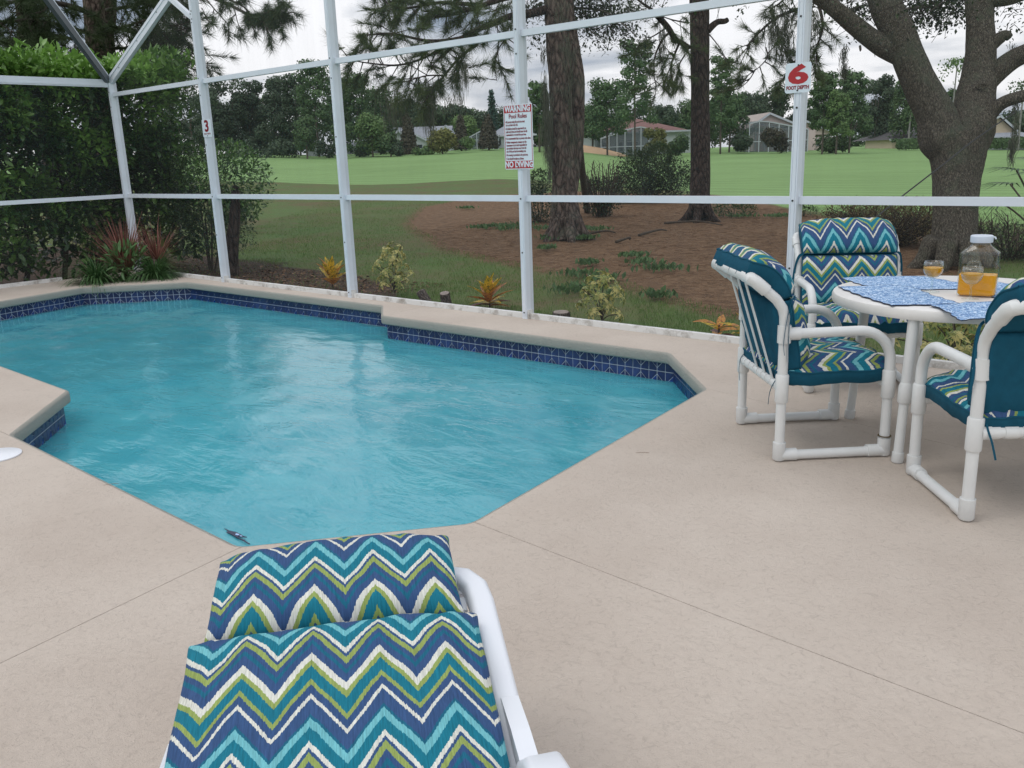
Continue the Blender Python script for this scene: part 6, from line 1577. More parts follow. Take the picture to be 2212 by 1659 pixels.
# ---- mid-ground shrubs on the straw bed
pg2 = lambda u, v: Vector((*at(u, v, z=GZ)[:2], GZ))
q = pg2(1405, 440); 
shrub('dense_bush', q, [((0, 0, .95), (1.35, 1.1, .85)), ((-.7, .2, .65), (.9, .8, .6)), ((.75, 0, .6), (.9, .8, .55)), ((.1, 0, 1.35), (.7, .6, .5))], 15000, .075, M_OAKL, 'broad dense dark green bush between the two pines', 'bush', tint0=.42, stems=8, stem_h=.8, seed=11)
def bare_bush(base, H, W_, n, label, seed, leaf=.0):
    r = random.Random(seed); root = empty('twiggy_bush', base); tag(root, label, 'bush'); m = MB()
    for i in range(n):
        a = r.uniform(0, 6.28); q = Vector((math.cos(a), math.sin(a), 0)); l = r.uniform(.5, 1)*H
        p0 = q*r.uniform(0, .3)*W_; p1 = q*W_*r.uniform(.3, .6)+Vector((0, 0, l*.5)); p2 = q*W_*r.uniform(.4, 1.0)+Vector((0, 0, l))
        m.tube(smooth_path([p0, p1, p2], 3), .010, 4, cap=False)
        for j in range(3):
            s = p1.lerp(p2, r.random()); m.tube([s, s+Vector((r.uniform(-.25, .25), r.uniform(-.25, .25), r.uniform(.05, .3)))], [.006, .003], 4, cap=False)
    o = m.build('twigs', M_STEM, root); o['kind'] = 'stuff'; return root
t = bare_bush(pg2(1300, 468), 1.5, .75, 60, 'bare twiggy bush between the mossy pine and the dense bush', 3)
Pn, Dn = blob_points(1300, (0, 0, .55), (.65, .6, .5), .3, np.random.default_rng(8)); me = batch_mesh('foliage', KV, KF, xrot(len(Pn), Dn), Pn, np.full(len(Pn), .07), rng.random(len(Pn))*.5); o = link('foliage', me, t, M_OAKL); o['kind'] = 'stuff'
shrub('small_bush', pg2(1165, 482), [((0, 0, .5), (.55, .5, .5)), ((0, 0, 1.0), (.35, .35, .35))], 3200, .06, M_OAKL, 'small dark bush just left of the mossy pine trunk', 'bush', tint0=.4, stems=4, stem_h=.7, seed=12)
shrub('small_bush', pg2(1585, 468), [((0, 0, .18), (.6, .5, .22))], 1400, .055, M_BUSH, 'low olive-green shrub right of the dark pine foot', 'bush', tint0=.5, stems=2, stem_h=.2, seed=13)
shrub('small_bush', pg2(1736, 466), [((0, 0, .12), (.35, .3, .14))], 500, .05, M_BUSH, 'tiny rounded shrub behind the post with the red 6', 'bush', tint0=.5, stems=2, stem_h=.15, seed=14)
t = bare_bush(pg2(1915, 530), .62, 1.15, 130, 'spreading brown twiggy bush left of the live oak trunk', 5)
M_DRY = leafmat('dry_leaf', (.07, .065, .028, 1), (.20, .15, .07, 1), rough=.8)
Pn, Dn = blob_points(6500, (0, 0, .40), (1.25, .8, .42), .2, np.random.default_rng(9)); Pn = Pn[Pn[:, 2] > 0]; me = batch_mesh('foliage', KV, KF, xrot(len(Pn), rng.normal(size=Pn.shape)), Pn, np.full(len(Pn), .05), rng.random(len(Pn))); o = link('foliage', me, t, M_DRY); o['kind'] = 'stuff'
t = bare_bush(pg2(2180, 560), .6, .9, 60, 'low dry brush at the foot of the live oak on its right side', 6)
Pn, Dn = blob_points(1800, (0, 0, .25), (1.1, .7, .3), .2, np.random.default_rng(10)); Pn = Pn[Pn[:, 2] > 0]; me = batch_mesh('foliage', KV, KF, xrot(len(Pn), rng.normal(size=Pn.shape)), Pn, np.full(len(Pn), .05), rng.random(len(Pn))); o = link('foliage', me, t, M_BUSH); o['kind'] = 'stuff'
# palm fronds poking in at the right edge
fb = at(2275, 470, depth=9.5); fb.z = GZ
pl = empty('small_palm', fb); tag(pl, 'small fan palm at the right edge with only its frond tips showing', 'palm')
r = np.random.default_rng(4)
for k in range(11):
    a = k*2*PI/11; el = .5+.5*math.sin(k*1.9); st_ = Vector((math.cos(a)*.5, math.sin(a)*.5, 1.0+el*.45)); m = MB(); m.tube(smooth_path([(0, 0, .55), tuple(st_*.6+Vector((0, 0, .25))), tuple(st_)], 3), .010, 5); fr2 = m.build('frond', M_STEM, pl)
    V = []; Fc = []
    d0 = Vector((math.cos(a), math.sin(a), -.05+.3*el)).normalized(); s0 = Vector((-math.sin(a), math.cos(a), 0)); 
    for j in range(15):
        th = (j-7)/7*1.35; dd = (d0*math.cos(th)+s0*math.sin(th)).normalized(); L_ = .42; k0 = len(V); w_ = s0.cross(dd).cross(dd).normalized()*.012 if abs(math.sin(th)) < .99 else d0*.012
        w_ = dd.cross(Vector((0, 0, 1))).normalized()*.013
        V += [st_-w_*.3, st_+dd*L_*.5-w_, st_+dd*L_+Vector((0, 0, -.07)), st_+dd*L_*.5+w_]; Fc.append((k0, k0+1, k0+2, k0+3))
    me = bpy.data.meshes.new('fan'); me.from_pydata([tuple(v) for v in V], [], Fc); me.update(); link('fan', me, fr2, M_STRAP)
m = MB(); m.tube([(0, 0, 0), (0, 0, .6)], [.08, .07], 10); m.build('trunk', M_BARKD, pl)

# ------------------------------------------------------------------ far trees
def M_far(n, a, b): return leafmat(n, a, b, rough=.7, trans=.15, spec=.15)  # far leaf colours are lightened, standing in for haze
FM = {'dark': M_far('far_dark', (0.041, 0.065, 0.043, 1), (0.095, 0.137, 0.078, 1)), 'mid': M_far('far_mid', (0.047, 0.085, 0.041, 1), (0.128, 0.202, 0.081, 1)),
      'light': M_far('far_light', (0.068, 0.124, 0.049, 1), (0.189, 0.286, 0.101, 1)), 'pine': M_far('far_pine', (0.047, 0.091, 0.043, 1), (0.142, 0.227, 0.095, 1)),
      'rust': M_far('far_rust', (0.047, 0.046, 0.035, 1), (0.121, 0.111, 0.074, 1)), 'blue': M_far('far_blue', (0.038, 0.072, 0.061, 1), (0.081, 0.143, 0.115, 1)),
      'yellow': M_far('far_yellow', (0.108, 0.117, 0.038, 1), (0.270, 0.273, 0.095, 1))}
FBARK = simple('far_bark', (.11, .09, .075, 1), .95, var=(.6, .3)); FBARKP = simple('palm_bark', (.26, .25, .24, 1), .9)
def far_tree(u, vb, vt, wpx, depth, kind='round', mat='mid', label='', seed=0, n=1500, cat='tree', group=None, name=None, leaf=None, tv=None, base_frac=.12):
    if kind == 'round' and (mat == 'dark' or group): base_frac = -.08; n = int(n*1.7)
    r = np.random.default_rng(seed+1000); base = at(u, vb, depth=depth); pxm = depth/F
    H = (vb-vt)*pxm; W_ = wpx*pxm; sz = leaf or max(.16, pxm*3.7)
    root = empty(name or {'pine': 'pine_tree', 'cone': 'conical_tree', 'norfolk': 'norfolk_pine', 'palm': 'palm_tree', 'round': 'leafy_tree', 'willow': 'weeping_tree', 'bush': 'round_bush'}[kind], base); tag(root, label, cat, group)
    P = []; D = []; T = []
    if kind in ('round', 'willow', 'bush'):
        nb = 16 if kind != 'bush' else 8
        for k in range(nb):
            t = r.random(); z = H*((base_frac if kind != 'bush' else .0)+(1-base_frac)*(.12+.76*t)); rr_ = W_*.5*math.sqrt(max(.1, 1-((z/H-.45)/.62)**2))
            a = r.uniform(0, 6.28); c = np.array([math.cos(a)*rr_*.55*r.random()**.5*1.2, math.sin(a)*rr_*.5, z]); b_r = W_*r.uniform(.15, .26)
            p, d = blob_points(n//nb, c, (b_r, b_r, b_r*.8), .6, r); P.append(p); D.append(d); T += [.45+r.normal()*.13+.18*(z/H-.5)]*len(p)
    elif kind == 'pine':
        nb = 26
        for k in range(nb):
            t = (k+.5)/nb; z = H*(.30+.68*t); rr_ = W_*.5*(1.0-.5*t)*(.6+.5*r.random()); a = k*2.4+r.uniform(-.4, .4)
            c = np.array([math.cos(a)*rr_*.75, math.sin(a)*rr_*.75, z]); b_r = W_*r.uniform(.10, .17)
            p, d = blob_points(n//nb, c, (b_r*1.3, b_r*1.3, b_r*.7), .3, r); P.append(p); D.append(d); T += [.5+r.normal()*.13]*len(p)
            if k % 2 == 0:
                m = MB(); m.tube([(0, 0, z-H*.03), tuple(c)], [pxm*1.0, pxm*.4], 5); m.build('limb', FBARK, root)
    elif kind == 'cone':
        z = H*r.random(n)**1.3; rr_ = W_*.5*(1-(z/H)**1.4)**.8*(.75+.35*r.random(n)); a = r.uniform(0, 6.28, n)
        p = np.stack([np.cos(a)*rr_, np.sin(a)*rr_, z], 1); P.append(p); D.append(np.stack([np.cos(a), np.sin(a), .3+0*a], 1)); T += list(.45+r.normal(size=n)*.15)
    elif kind == 'norfolk':
        for k in range(15):
            z = H*(.12+.86*k/15); R0 = W_*.5*(1-k/15.5)
            for a in np.linspace(0, 2*PI, 7)[:-1]+k*.4:
                s_ = np.linspace(.1, 1, 16); p = np.stack([np.cos(a)*R0*s_, np.sin(a)*R0*s_, z+R0*.25*s_**2-0*s_], 1)+r.normal(size=(16, 3))*.08; P.append(p); D.append(r.normal(size=(16, 3))); T += [.45]*16
    if kind == 'palm':
        for k in range(26):
            a = k*2.4; el = r.uniform(-.6, 1.1); L_ = W_*.5; s_ = np.linspace(.15, 1, 14)
            p = np.stack([np.cos(a)*L_*s_*math.cos(el*.6), np.sin(a)*L_*s_*math.cos(el*.6), H*.86+L_*(math.sin(el)*s_-.75*s_**2)], 1)+r.normal(size=(14, 3))*.12
            P.append(p); D.append(r.normal(size=(14, 3))+np.array([0, 0, -.5])); T += [.5+r.normal()*.15]*14
    if kind == 'willow':
        nn_ = n//2; a = r.uniform(0, 6.28, nn_); rr_ = W_*.5*np.sqrt(r.random(nn_)); z = H*(.95-.35*(rr_/(W_*.5))**2)*(1-.75*r.random(nn_)**1.5)
        P.append(np.stack([np.cos(a)*rr_, np.sin(a)*rr_, z], 1)); D.append(np.tile([0, 0, -1.0], (nn_, 1))); T += list(.55+r.normal(size=nn_)*.15)
    P = np.vstack(P); D = np.vstack(D); m_ = len(P); T = np.array(T)[:m_]
    P = P+r.normal(size=P.shape)*sz*.55
    Rm = rand_rot(m_, D/np.linalg.norm(D, axis=1)[:, None]+np.array([0, 0, .25]), .7, r)
    me = batch_mesh('crown', tv if tv is not None else QV, QF, Rm, P, sz*r.uniform(.6, 1.35, m_), np.clip(T+r.normal(size=m_)*.10, 0, 1)); link('crown', me, root, FM[mat])
    m = MB(); tr_r = max(.10, pxm*(2.2 if kind in ('pine', 'palm') else 2.0)); top = H*(.9 if kind in ('pine', 'palm', 'norfolk', 'cone') else .55)
    if kind != 'bush':
        m.tube(smooth_path([(0, 0, -.5), (.02*H*r.normal()*.3, 0, top*.5), (0, 0, top)], 4), lerp_list([tr_r, tr_r*.8, tr_r*.45], 9), 8); m.build('trunk', FBARKP if kind == 'palm' else FBARK, root, smooth=True)
        if kind in ('round', 'willow'):
            for k in range(4):
                a = r.uniform(0, 6.28); m = MB(); m.tube([(0, 0, top*.6), (math.cos(a)*W_*.2, math.sin(a)*W_*.2, top*1.2)], [tr_r*.6, tr_r*.25], 6); m.build('limb', FBARK, root)
    return root
GT = 'trees beyond the fairway'
FT = [
 (462, 336, 180, 84, 118, 'round', 'dark', 'dark grey-green tree beyond the fairway, directly right of the post with the red 3', 1800),
 (505, 336, 170, 96, 122, 'round', 'dark', 'dark tree beyond the fairway, second from the left in the tall wood', 1900),
 (545, 336, 162, 96, 124, 'round', 'dark', 'dark full-crowned tree of the wood, its top touching the upper rail', 1900),
 (600, 336, 164, 104, 120, 'round', 'dark', 'broadest dark tree of the wood beyond the fairway', 2000),
 (650, 337, 172, 90, 116, 'pine', 'dark', 'dark pine in the wood left of the third post', 1900),
 (690, 338, 142, 110, 112, 'pine', 'pine', 'tall airy green pine behind the third post', 2200),
 (742, 338, 176, 80, 124, 'pine', 'dark', 'dark pine just right of the third post', 1900),
 (780, 338, 168, 92, 115, 'pine', 'pine', 'tall green pine beyond the fairway left of the grey-roofed house', 2200),
 (826, 338, 200, 84, 120, 'pine', 'pine', 'green pine with bare gaps left of the grey-roofed house', 2000),
 (664, 338, 252, 60, 104, 'round', 'mid', 'low bright green tree in front of the dark wood', 1300),
 (806, 338, 248, 78, 106, 'round', 'light', 'light green young tree left of the grey-roofed house', 1500),
 (742, 340, 262, 46, 104, 'round', 'mid', 'low green tree beside the small gabled hut', 1100),
 (845, 338, 282, 36, 104, 'round', 'mid', 'small green tree against the white wall of the grey-roofed house', 800),
 (880, 330, 216, 110, 165, 'round', 'dark', 'dark tree rising behind the grey roof', 1600),
 (935, 326, 228, 90, 170, 'round', 'dark', 'dark tree behind the ridge of the grey-roofed house', 1500),
 (985, 322, 226, 100, 172, 'round', 'dark', 'dark tree behind the gap between the first two houses', 1500),
 (1032, 320, 236, 70, 172, 'round', 'mid', 'green tree left of the norfolk pine', 1300),
 (1100, 320, 240, 90, 172, 'round', 'dark', 'dark tree behind the warning sign', 1400),
 (1004, 318, 256, 60, 140, 'willow', 'light', 'pale feathery tree behind the small conical trees', 1500),
 (1066, 316, 196, 38, 150, 'norfolk', 'blue', 'norfolk pine with tiers of branches left of the warning sign', 900),
 (884, 331, 254, 36, 110, 'cone', 'rust', 'dark conical tree in front of the grey-roofed house', 1100),
 (997, 318, 255, 28, 112, 'cone', 'rust', 'narrow dark conical tree left of the pool cage beyond', 900),
 (1056, 316, 254, 40, 110, 'cone', 'rust', 'dark conical tree in front of the pool cage left of the warning sign', 1100),
 (1165, 318, 184, 62, 100, 'pine', 'pine', 'green pine half hidden behind the mossy pine trunk', 1700),
 (1180, 318, 262, 50, 104, 'round', 'mid', 'low green tree behind the foot of the warning post', 900),
 (1372, 334, 100, 104, 92, 'pine', 'pine', 'tallest bare-trunked pine beyond the fairway, centre right', 2300),
 (1312, 330, 182, 118, 98, 'pine', 'pine', 'wide spreading pine left of the tallest pine', 2600),
 (1280, 326, 232, 60, 106, 'pine', 'pine', 'lower pine left of the wide spreading pine', 1300),
 (1436, 326, 218, 62, 150, 'round', 'dark', 'dark tree behind the red-brown roof', 1300),
 (1490, 324, 222, 80, 160, 'round', 'mid', 'green tree behind the dark pine trunk', 1300),
 (1412, 330, 276, 66, 96, 'bush', 'yellow', 'bronze-green rounded bush by the red-brown roofed house', 1200),
 (1462, 330, 280, 60, 98, 'bush', 'mid', 'green bush right of the bronze-green bush', 1000),
 (1556, 326, 132, 76, 100, 'pine', 'pine', 'tall narrow pine right of the dark pine trunk', 1900),
 (1575, 326, 208, 90, 108, 'pine', 'pine', 'bushy pine left of the pink house', 1700),
 (1525, 326, 226, 60, 106, 'round', 'mid', 'green tree in the gap right of the dark pine trunk', 1000),
 (1610, 322, 190, 80, 165, 'round', 'dark', 'dark oak behind the left end of the pink house', 1500),
 (1665, 322, 184, 90, 168, 'round', 'dark', 'dark oak behind the gable of the pink house', 1600),
 (1604, 323, 290, 64, 100, 'bush', 'dark', 'dark green bush at the left foot of the pink house', 1000),
 (1672, 322, 274, 62, 98, 'bush', 'rust', 'loose brownish bush in front of the pink house screen', 900),
 (1776, 325, 164, 86, 92, 'pine', 'pine', 'first of the two bright pines right of the post with the red 6', 2500),
 (1834, 325, 162, 84, 94, 'pine', 'pine', 'second bright pine right of the post with the red 6', 2500),
 (1806, 325, 205, 60, 90, 'pine', 'light', 'lower bright pine between the two taller ones', 1400),
 (1800, 322, 296, 80, 96, 'bush', 'mid', 'green bushes under the bright pines', 900),
 (1888, 322, 158, 78, 125, 'round', 'dark', 'tall dark oak left of the live oak limb', 1900),
 (1916, 322, 176, 60, 128, 'round', 'dark', 'dark oak behind the left live oak limb', 1400),
 (1950, 320, 168, 64, 118, 'willow', 'mid', 'feathery green tree behind the left live oak limb', 1500),
 (1962, 318, 225, 40, 112, 'palm', 'mid', 'palm with a pale trunk seen below the left live oak limb', 0),
 (2052, 318, 118, 74, 100, 'palm', 'light', 'tall fan palm in the fork of the live oak', 0),
 (2048, 316, 180, 40, 110, 'round', 'mid', 'green crown below the palm in the fork of the live oak', 700),
 (1962, 318, 262, 70, 150, 'round', 'mid', 'low green tree behind the dark-roofed house', 900),
 (2200, 318, 172, 90, 100, 'palm', 'mid', 'palm right of the live oak at the photo edge', 0),
 (2195, 316, 245, 110, 160, 'round', 'dark', 'dark tree behind the cream house at the right edge', 1200),
 (1240, 325, 250, 50, 165, 'round', 'dark', 'dark tree behind the mossy pine, right side', 900),
 (856, 336, 300, 40, 104, 'bush', 'dark', 'dark bush at the left foot of the grey-roofed house', 600),
 (956, 327, 284, 62, 104, 'willow', 'yellow', 'arching clump of bamboo in front of the grey-roofed house', 1500),
 (1008, 318, 298, 40, 104, 'bush', 'light', 'bright bush left of the second pool cage', 500),
 (914, 331, 320, 50, 104, 'bush', 'light', 'low light hedge bush in front of the grey-roofed house', 500),
]
for i, (u, vb, vt, wp, dp, kd, mt_, lab, n_) in enumerate(FT):
    far_tree(u, vb+1.5, vt, wp, dp, kd, mt_, lab, seed=i, n=int(n_*2.6))
# a wall of wood behind everything, to the left and right of the frame too
for i, (u, vb, vt, wp, dp) in enumerate([(40, 335, 150, 160, 135), (-120, 335, 150, 170, 135), (200, 335, 160, 150, 135), (340, 335, 170, 140, 130), (420, 336, 180, 100, 128)]):
    far_tree(u, vb, vt, wp, dp, 'round', 'dark', 'dark tree of the wood beyond the fairway, hidden behind the hedge', seed=200+i, n=1500, group='wood behind the hedge')
# the line of trees closing the view behind the houses
rb = random.Random(4)
for i, u in enumerate(list(range(400, 860, 46))+list(range(860, 1180, 44))+list(range(1230, 2290, 50))):
    top = np.interp(u, [400, 700, 860, 1000, 1150, 1240, 1340, 1500, 1600, 1750, 1850, 1960, 2100, 2300], [205, 205, 225, 232, 240, 240, 238, 228, 200, 214, 232, 246, 240, 232])+rb.uniform(-9, 9)
    far_tree(u+rb.uniform(-10, 10), np.interp(u, [400, 860, 1000, 2300], [334, 328, 318, 316]), top, rb.uniform(74, 100), rb.uniform(165, 190), 'round', rb.choice(['dark', 'dark', 'mid']), '%s tree in the far line behind the %s' % (['dark rounded', 'dull green', 'tall dark', 'low dark'][i % 4], 'wood at the left' if u < 700 else 'grey-roofed houses' if u < 1180 else 'red-brown roof' if u < 1500 else 'pink house' if u < 1800 else 'live oak limbs'), seed=400+i, n=1500, group='tree line behind the houses')
# understory along the foot of the wood
for i, (u, w_) in enumerate([(520, 90), (585, 90), (640, 80), (705, 60), (770, 70), (835, 40)]):
    far_tree(u, 338, 302, w_, 108, 'bush', 'dark', 'dark undergrowth along the foot of the wood beyond the fairway', seed=300+i, n=900, group='undergrowth along the wood')
# clipped hedges
def far_hedge(u0, u1, vb, vt, depth, label, seed):
    r = np.random.default_rng(seed); a = at(u0, vb, depth=depth); b = at(u1, vb, depth=depth); H = (vb-vt)*depth/F; L = (b-a).length
    root = empty('clipped_hedge', a); tag(root, label, 'hedge'); ang = math.atan2((b-a).y, (b-a).x); root.rotation_euler.z = ang
    n = 2600; P = np.stack([r.uniform(0, L, n), r.uniform(-.9, .9, n), H*r.random(n)**.7], 1); face = r.random(n) < .6; P[face, 1] = -.9+r.normal(size=face.sum())*.12; P[~face, 2] = H+r.normal(size=(~face).sum())*.08
    D = np.where(face[:, None], np.array([0, -1, .3]), np.array([0, 0, 1.0])); R = rand_rot(n, D, .5, r)
    me = batch_mesh('foliage', QV, QF, R, P, r.uniform(.2, .4, n), np.clip(.5+r.normal(size=n)*.15, 0, 1)); link('foliage', me, root, FM['mid'])
far_hedge(1930, 2010, 322, 305, 103, 'clipped green hedge in front of the dark-roofed house', 1)
far_hedge(2128, 2300, 322, 303, 103, 'clipped green hedge right of the live oak', 2)

# ------------------------------------------------------------------ houses beyond the fairway
WALLW = simple('white_stucco', (.62, .66, .68, 1), .8, var=(.5, .06)); WALLP = simple('pink_stucco', (.62, .50, .48, 1), .8, var=(.5, .06)); WALLC = simple('cream_stucco', (.62, .52, .38, 1), .8, var=(.5, .06)); WALLG = simple('grey_stucco', (.34, .37, .38, 1), .8, var=(.5, .08))
RG = simple('grey_shingles', (.25, .27, .30, 1), .9, var=(1.5, .12)); RR = simple('red_brown_tiles', (.17, .085, .075, 1), .9, var=(1.5, .15)); RTN = simple('tan_shingles', (.36, .31, .28, 1), .9, var=(1.5, .1)); RD = simple('dark_shingles', (.075, .072, .075, 1), .9, var=(1.5, .15))
FAS = simple('white_fascia', (.52, .56, .60, 1), .6); PANE = simple('window_glass', (.05, .065, .075, 1), .15); SCR = simple('cage_screen', (.16, .19, .21, 1), .8)
RIGHT = Vector((math.cos(YAW), -math.sin(YAW), 0)); AWAY = Vector((math.sin(YAW), math.cos(YAW), 0))
def frame_at(u, v, depth, turn=0.0):
    p = at(u, v, depth=depth); R = Matrix.Rotation(math.atan2(RIGHT.y, RIGHT.x)+turn, 4, 'Z'); R.translation = p; return R
class House:
    def __init__(s, name, u, v, depth, label, cat='house', turn=0.0):
        s.root = empty(name, at(u, v, depth=depth), math.atan2(RIGHT.y, RIGHT.x)+turn); tag(s.root, label, cat); s.px = depth/F
    def part(s, m, name, mat, parent=None): return m.build(name, mat, parent or s.root)
    def wall(s, x0, x1, z1, y0, y1, mat, z0=-1.0):
        m = MB(); m.box(x0, x1, y0, y1, z0, z1); return s.part(m, 'wall', mat)
    def gable(s, x0, x1, ze, zr, y0, y1, mat, wallm, over=.5, side='x', fasc=True, xr=None):
        "side 'front': the gable triangle faces the camera; 'x': ridge runs left to right"
        if side == 'front':
            xm = (x0+x1)/2 if xr is None else xr
            m = MB(); th = .18; sl = (zr-ze)/(xm-x0)
            for xa, sgn in ((x0-over, 1), (x1+over, -1)):
                k = (zr-ze)/abs(xm-(x0 if sgn > 0 else x1)); zo = ze-over*k
                vs = [(xa, y0-over, zo), (xm, y0-over, zr), (xm, y1+over, zr), (xa, y1+over, zo)]; vs += [(x, y, z+th) for x, y, z in vs]
                m.add(vs, [(3,2,1,0),(4,5,6,7),(0,1,5,4),(1,2,6,5),(2,3,7,6),(3,0,4,7)])
            rf = s.part(m, 'roof', mat)
            m = MB(); m.add([(x0, y0, ze-.02), (x1, y0, ze-.02), (xm, y0, zr-.05), (x0, y0+.2, ze-.02), (x1, y0+.2, ze-.02), (xm, y0+.2, zr-.05)], [(0, 1, 2), (5, 4, 3), (0, 3, 4, 1), (1, 4, 5, 2), (2, 5, 3, 0)]); s.part(m, 'gable_wall', wallm)
            if fasc:
                m = MB(); 
                for xa, k in ((x0-over, (zr-ze)/(xm-x0)), (x1+over, (zr-ze)/(x1-xm))): m.bar((xa, y0-over-.04, ze-over*k+.02), (xm, y0-over-.04, zr+.02), .07, .22)
                s.part(m, 'fascia', FAS, rf)
        else:
            ym = (y0+y1)/2; m = MB(); th = .18
            for ya in (y0-over, y1+over):
                k = (zr-ze)/(ym-y0); vs = [(x0-over, ya, ze-over*k), (x1+over, ya, ze-over*k), (x1+over, ym, zr), (x0-over, ym, zr)]; vs += [(x, y, z+th) for x, y, z in vs]
                m.add(vs, [(3,2,1,0),(4,5,6,7),(0,1,5,4),(1,2,6,5),(2,3,7,6),(3,0,4,7)])
            rf = s.part(m, 'roof', mat)
            m = MB()
            for xa in (x0, x1-.2): m.add([(xa, y0, ze), (xa, y1, ze), (xa, ym, zr), (xa+.2, y0, ze), (xa+.2, y1, ze), (xa+.2, ym, zr)], [(0, 2, 1), (3, 4, 5), (0, 1, 4, 3), (1, 2, 5, 4), (2, 0, 3, 5)])
            s.part(m, 'gable_wall', wallm)
            m = MB(); m.bar((x0-over, y0-over-.05, ze-over*(zr-ze)/(ym-y0)+.05), (x1+over, y0-over-.05, ze-over*(zr-ze)/(ym-y0)+.05), .08, .24); s.part(m, 'fascia', FAS, rf)
        return rf
    def hip(s, x0, x1, ze, zr, y0, y1, mat, over=.6, inset=None):
        ins = inset or (y1-y0)/2; x0 -= over; x1 += over; y0 -= over; y1 += over; ym = (y0+y1)/2
        a, b_ = x0+ins, x1-ins
        if a > b_: a = b_ = (x0+x1)/2
        m = MB(); m.add([(x0, y0, ze), (x1, y0, ze), (x1, y1, ze), (x0, y1, ze), (a, ym, zr), (b_, ym, zr)], [(0, 1, 5, 4), (1, 2, 5), (2, 3, 4, 5), (3, 0, 4), (3, 2, 1, 0)]); rf = s.part(m, 'roof', mat)
        m = MB(); m.box(x0-.03, x1+.03, y0-.06, y0-.005, ze-.12, ze+.10); s.part(m, 'fascia', FAS, rf); return rf
    def window(s, x0, x1, z0, z1, y):
        m = MB()
        for a, b_, c, d in ((x0, x1, z0, z0+.09), (x0, x1, z1-.09, z1), (x0, x0+.09, z0+.09, z1-.09), (x1-.09, x1, z0+.09, z1-.09)): m.box(a, b_, y-.10, y-.01, c, d)
        f = s.part(m, 'window', FAS); m = MB(); m.box(x0+.09, x1-.09, y-.06, y-.012, z0+.09, z1-.09); s.part(m, 'pane', PANE, f)
    def cage(s, x0, x1, z1, zp, y0, y1, n=5, peak=None):
        "screened pool cage in front of the house"
        c = MB(); px_ = peak if peak is not None else (x0+x1)/2; t = .10
        def zt(x): return z1+(zp-z1)*(1-abs(x-px_)/max(px_-x0, x1-px_))
        xs2 = list(np.linspace(x0, x1, n+1))
        for x in xs2:
            for y in (y0, y1): c.box(x-t/2, x+t/2, y-t/2, y+t/2, -.5, zt(x))
            c.bar((x, y0, zt(x)), (x, y1, zt(x)), t, t)
        for i in range(n):
            for y in (y0, y1):
                c.bar((xs2[i], y, zt(xs2[i])), (xs2[i+1], y, zt(xs2[i+1])), t, t*1.3); c.bar((xs2[i], y, 1.0), (xs2[i+1], y, 1.0), t*.8, t*.8)
        cg = s.part(c, 'cage_frame', FAS)
        m = MB()
        for i in range(n):
            a, b_ = xs2[i], xs2[i+1]; m.add([(a, y0, -.5), (b_, y0, -.5), (b_, y0, zt(b_)), (a, y0, zt(a))], [(0, 1, 2, 3)]); m.add([(a, y0, zt(a)), (b_, y0, zt(b_)), (b_, y1, zt(b_)), (a, y1, zt(a))], [(0, 1, 2, 3)])
        m.add([(x0, y0, -.5), (x0, y1, -.5), (x0, y1, zt(x0)), (x0, y0, zt(x0))], [(0, 1, 2, 3)]); m.add([(x1, y0, -.5), (x1, y1, -.5), (x1, y1, zt(x1)), (x1, y0, zt(x1))], [(3, 2, 1, 0)])
        s.part(m, 'screening', MT['cagescreen'], cg)
def cage_mat():
    m, nt, b = newmat('far_cage_screen'); b.inputs['Base Color'].default_value = (.13, .155, .18, 1); b.inputs['Roughness'].default_value = .6
    tr = N(nt, 'ShaderNodeBsdfTransparent'); mx = N(nt, 'ShaderNodeMixShader', ins={0: .6}); nt.links.new(tr.outputs[0], mx.inputs[1]); nt.links.new(b.outputs[0], mx.inputs[2]); nt.links.new(mx.outputs[0], nt.nodes['Material Output'].inputs[0]); return m
MT['cagescreen'] = cage_mat()
# 1: white house with grey roof
d = 118; k = d/F; h = House('white_house', 920, 331, d, 'white bungalow with a grey roof and two front gables, left of the warning sign'); X = lambda u: (u-920)*k; Z = lambda v: (331-v)*k
h.wall(X(846), X(980), Z(298), 0, 9, WALLW); h.gable(X(846), X(968), Z(297), Z(276), 0, 10, RG, WALLW, side='x')
h.wall(X(852), X(886), Z(303), -2.4, -.02, WALLW); h.gable(X(850), X(888), Z(303), Z(283), -2.4, 5, RG, WALLW, side='front')
h.wall(X(896), X(926), Z(306), -2.4, -.02, WALLW); h.gable(X(893), X(928), Z(306), Z(291), -2.4, 5, RG, WALLW, side='front', xr=X(900))
h.wall(X(952), X(980), Z(300), -1.2, -.02, WALLW); h.gable(X(948), X(986), Z(297), Z(277), -1.2, 6, RG, WALLW, side='front')
for a, b_, z0, z1, y in ((858, 872, 328, 312, -2.4), (906, 918, 322, 312, -2.4), (930, 942, 326, 308, 0)): h.window(X(a), X(b_), Z(z0), Z(z1), y)
h = House('white_outbuilding', 770, 338, 125, 'low white building glimpsed between the trunks left of the grey-roofed house', 'building'); k = 125/F; X = lambda u: (u-770)*k; Z = lambda v: (338-v)*k
h.wall(X(744), X(842), Z(318), 0, 6, WALLW); h.hip(X(744), X(842), Z(318), Z(302), 0, 6, RG); h.window(X(756), X(766), Z(332), Z(322), 0); h.window(X(775), X(785), Z(332), Z(322), 0)
h = House('grey_hut', 690, 338, 115, 'small dark grey gabled hut at the edge of the wood left of the third post', 'building', turn=.5); k = 115/F; X = lambda u: (u-690)*k; Z = lambda v: (338-v)*k
h.wall(X(676), X(700), Z(317), 0, 3, WALLG); h.gable(X(674), X(702), Z(316), Z(306), 0, 4, RG, WALLG, side='front', over=.3); h.window(X(684), X(692), Z(334), Z(322), 0)
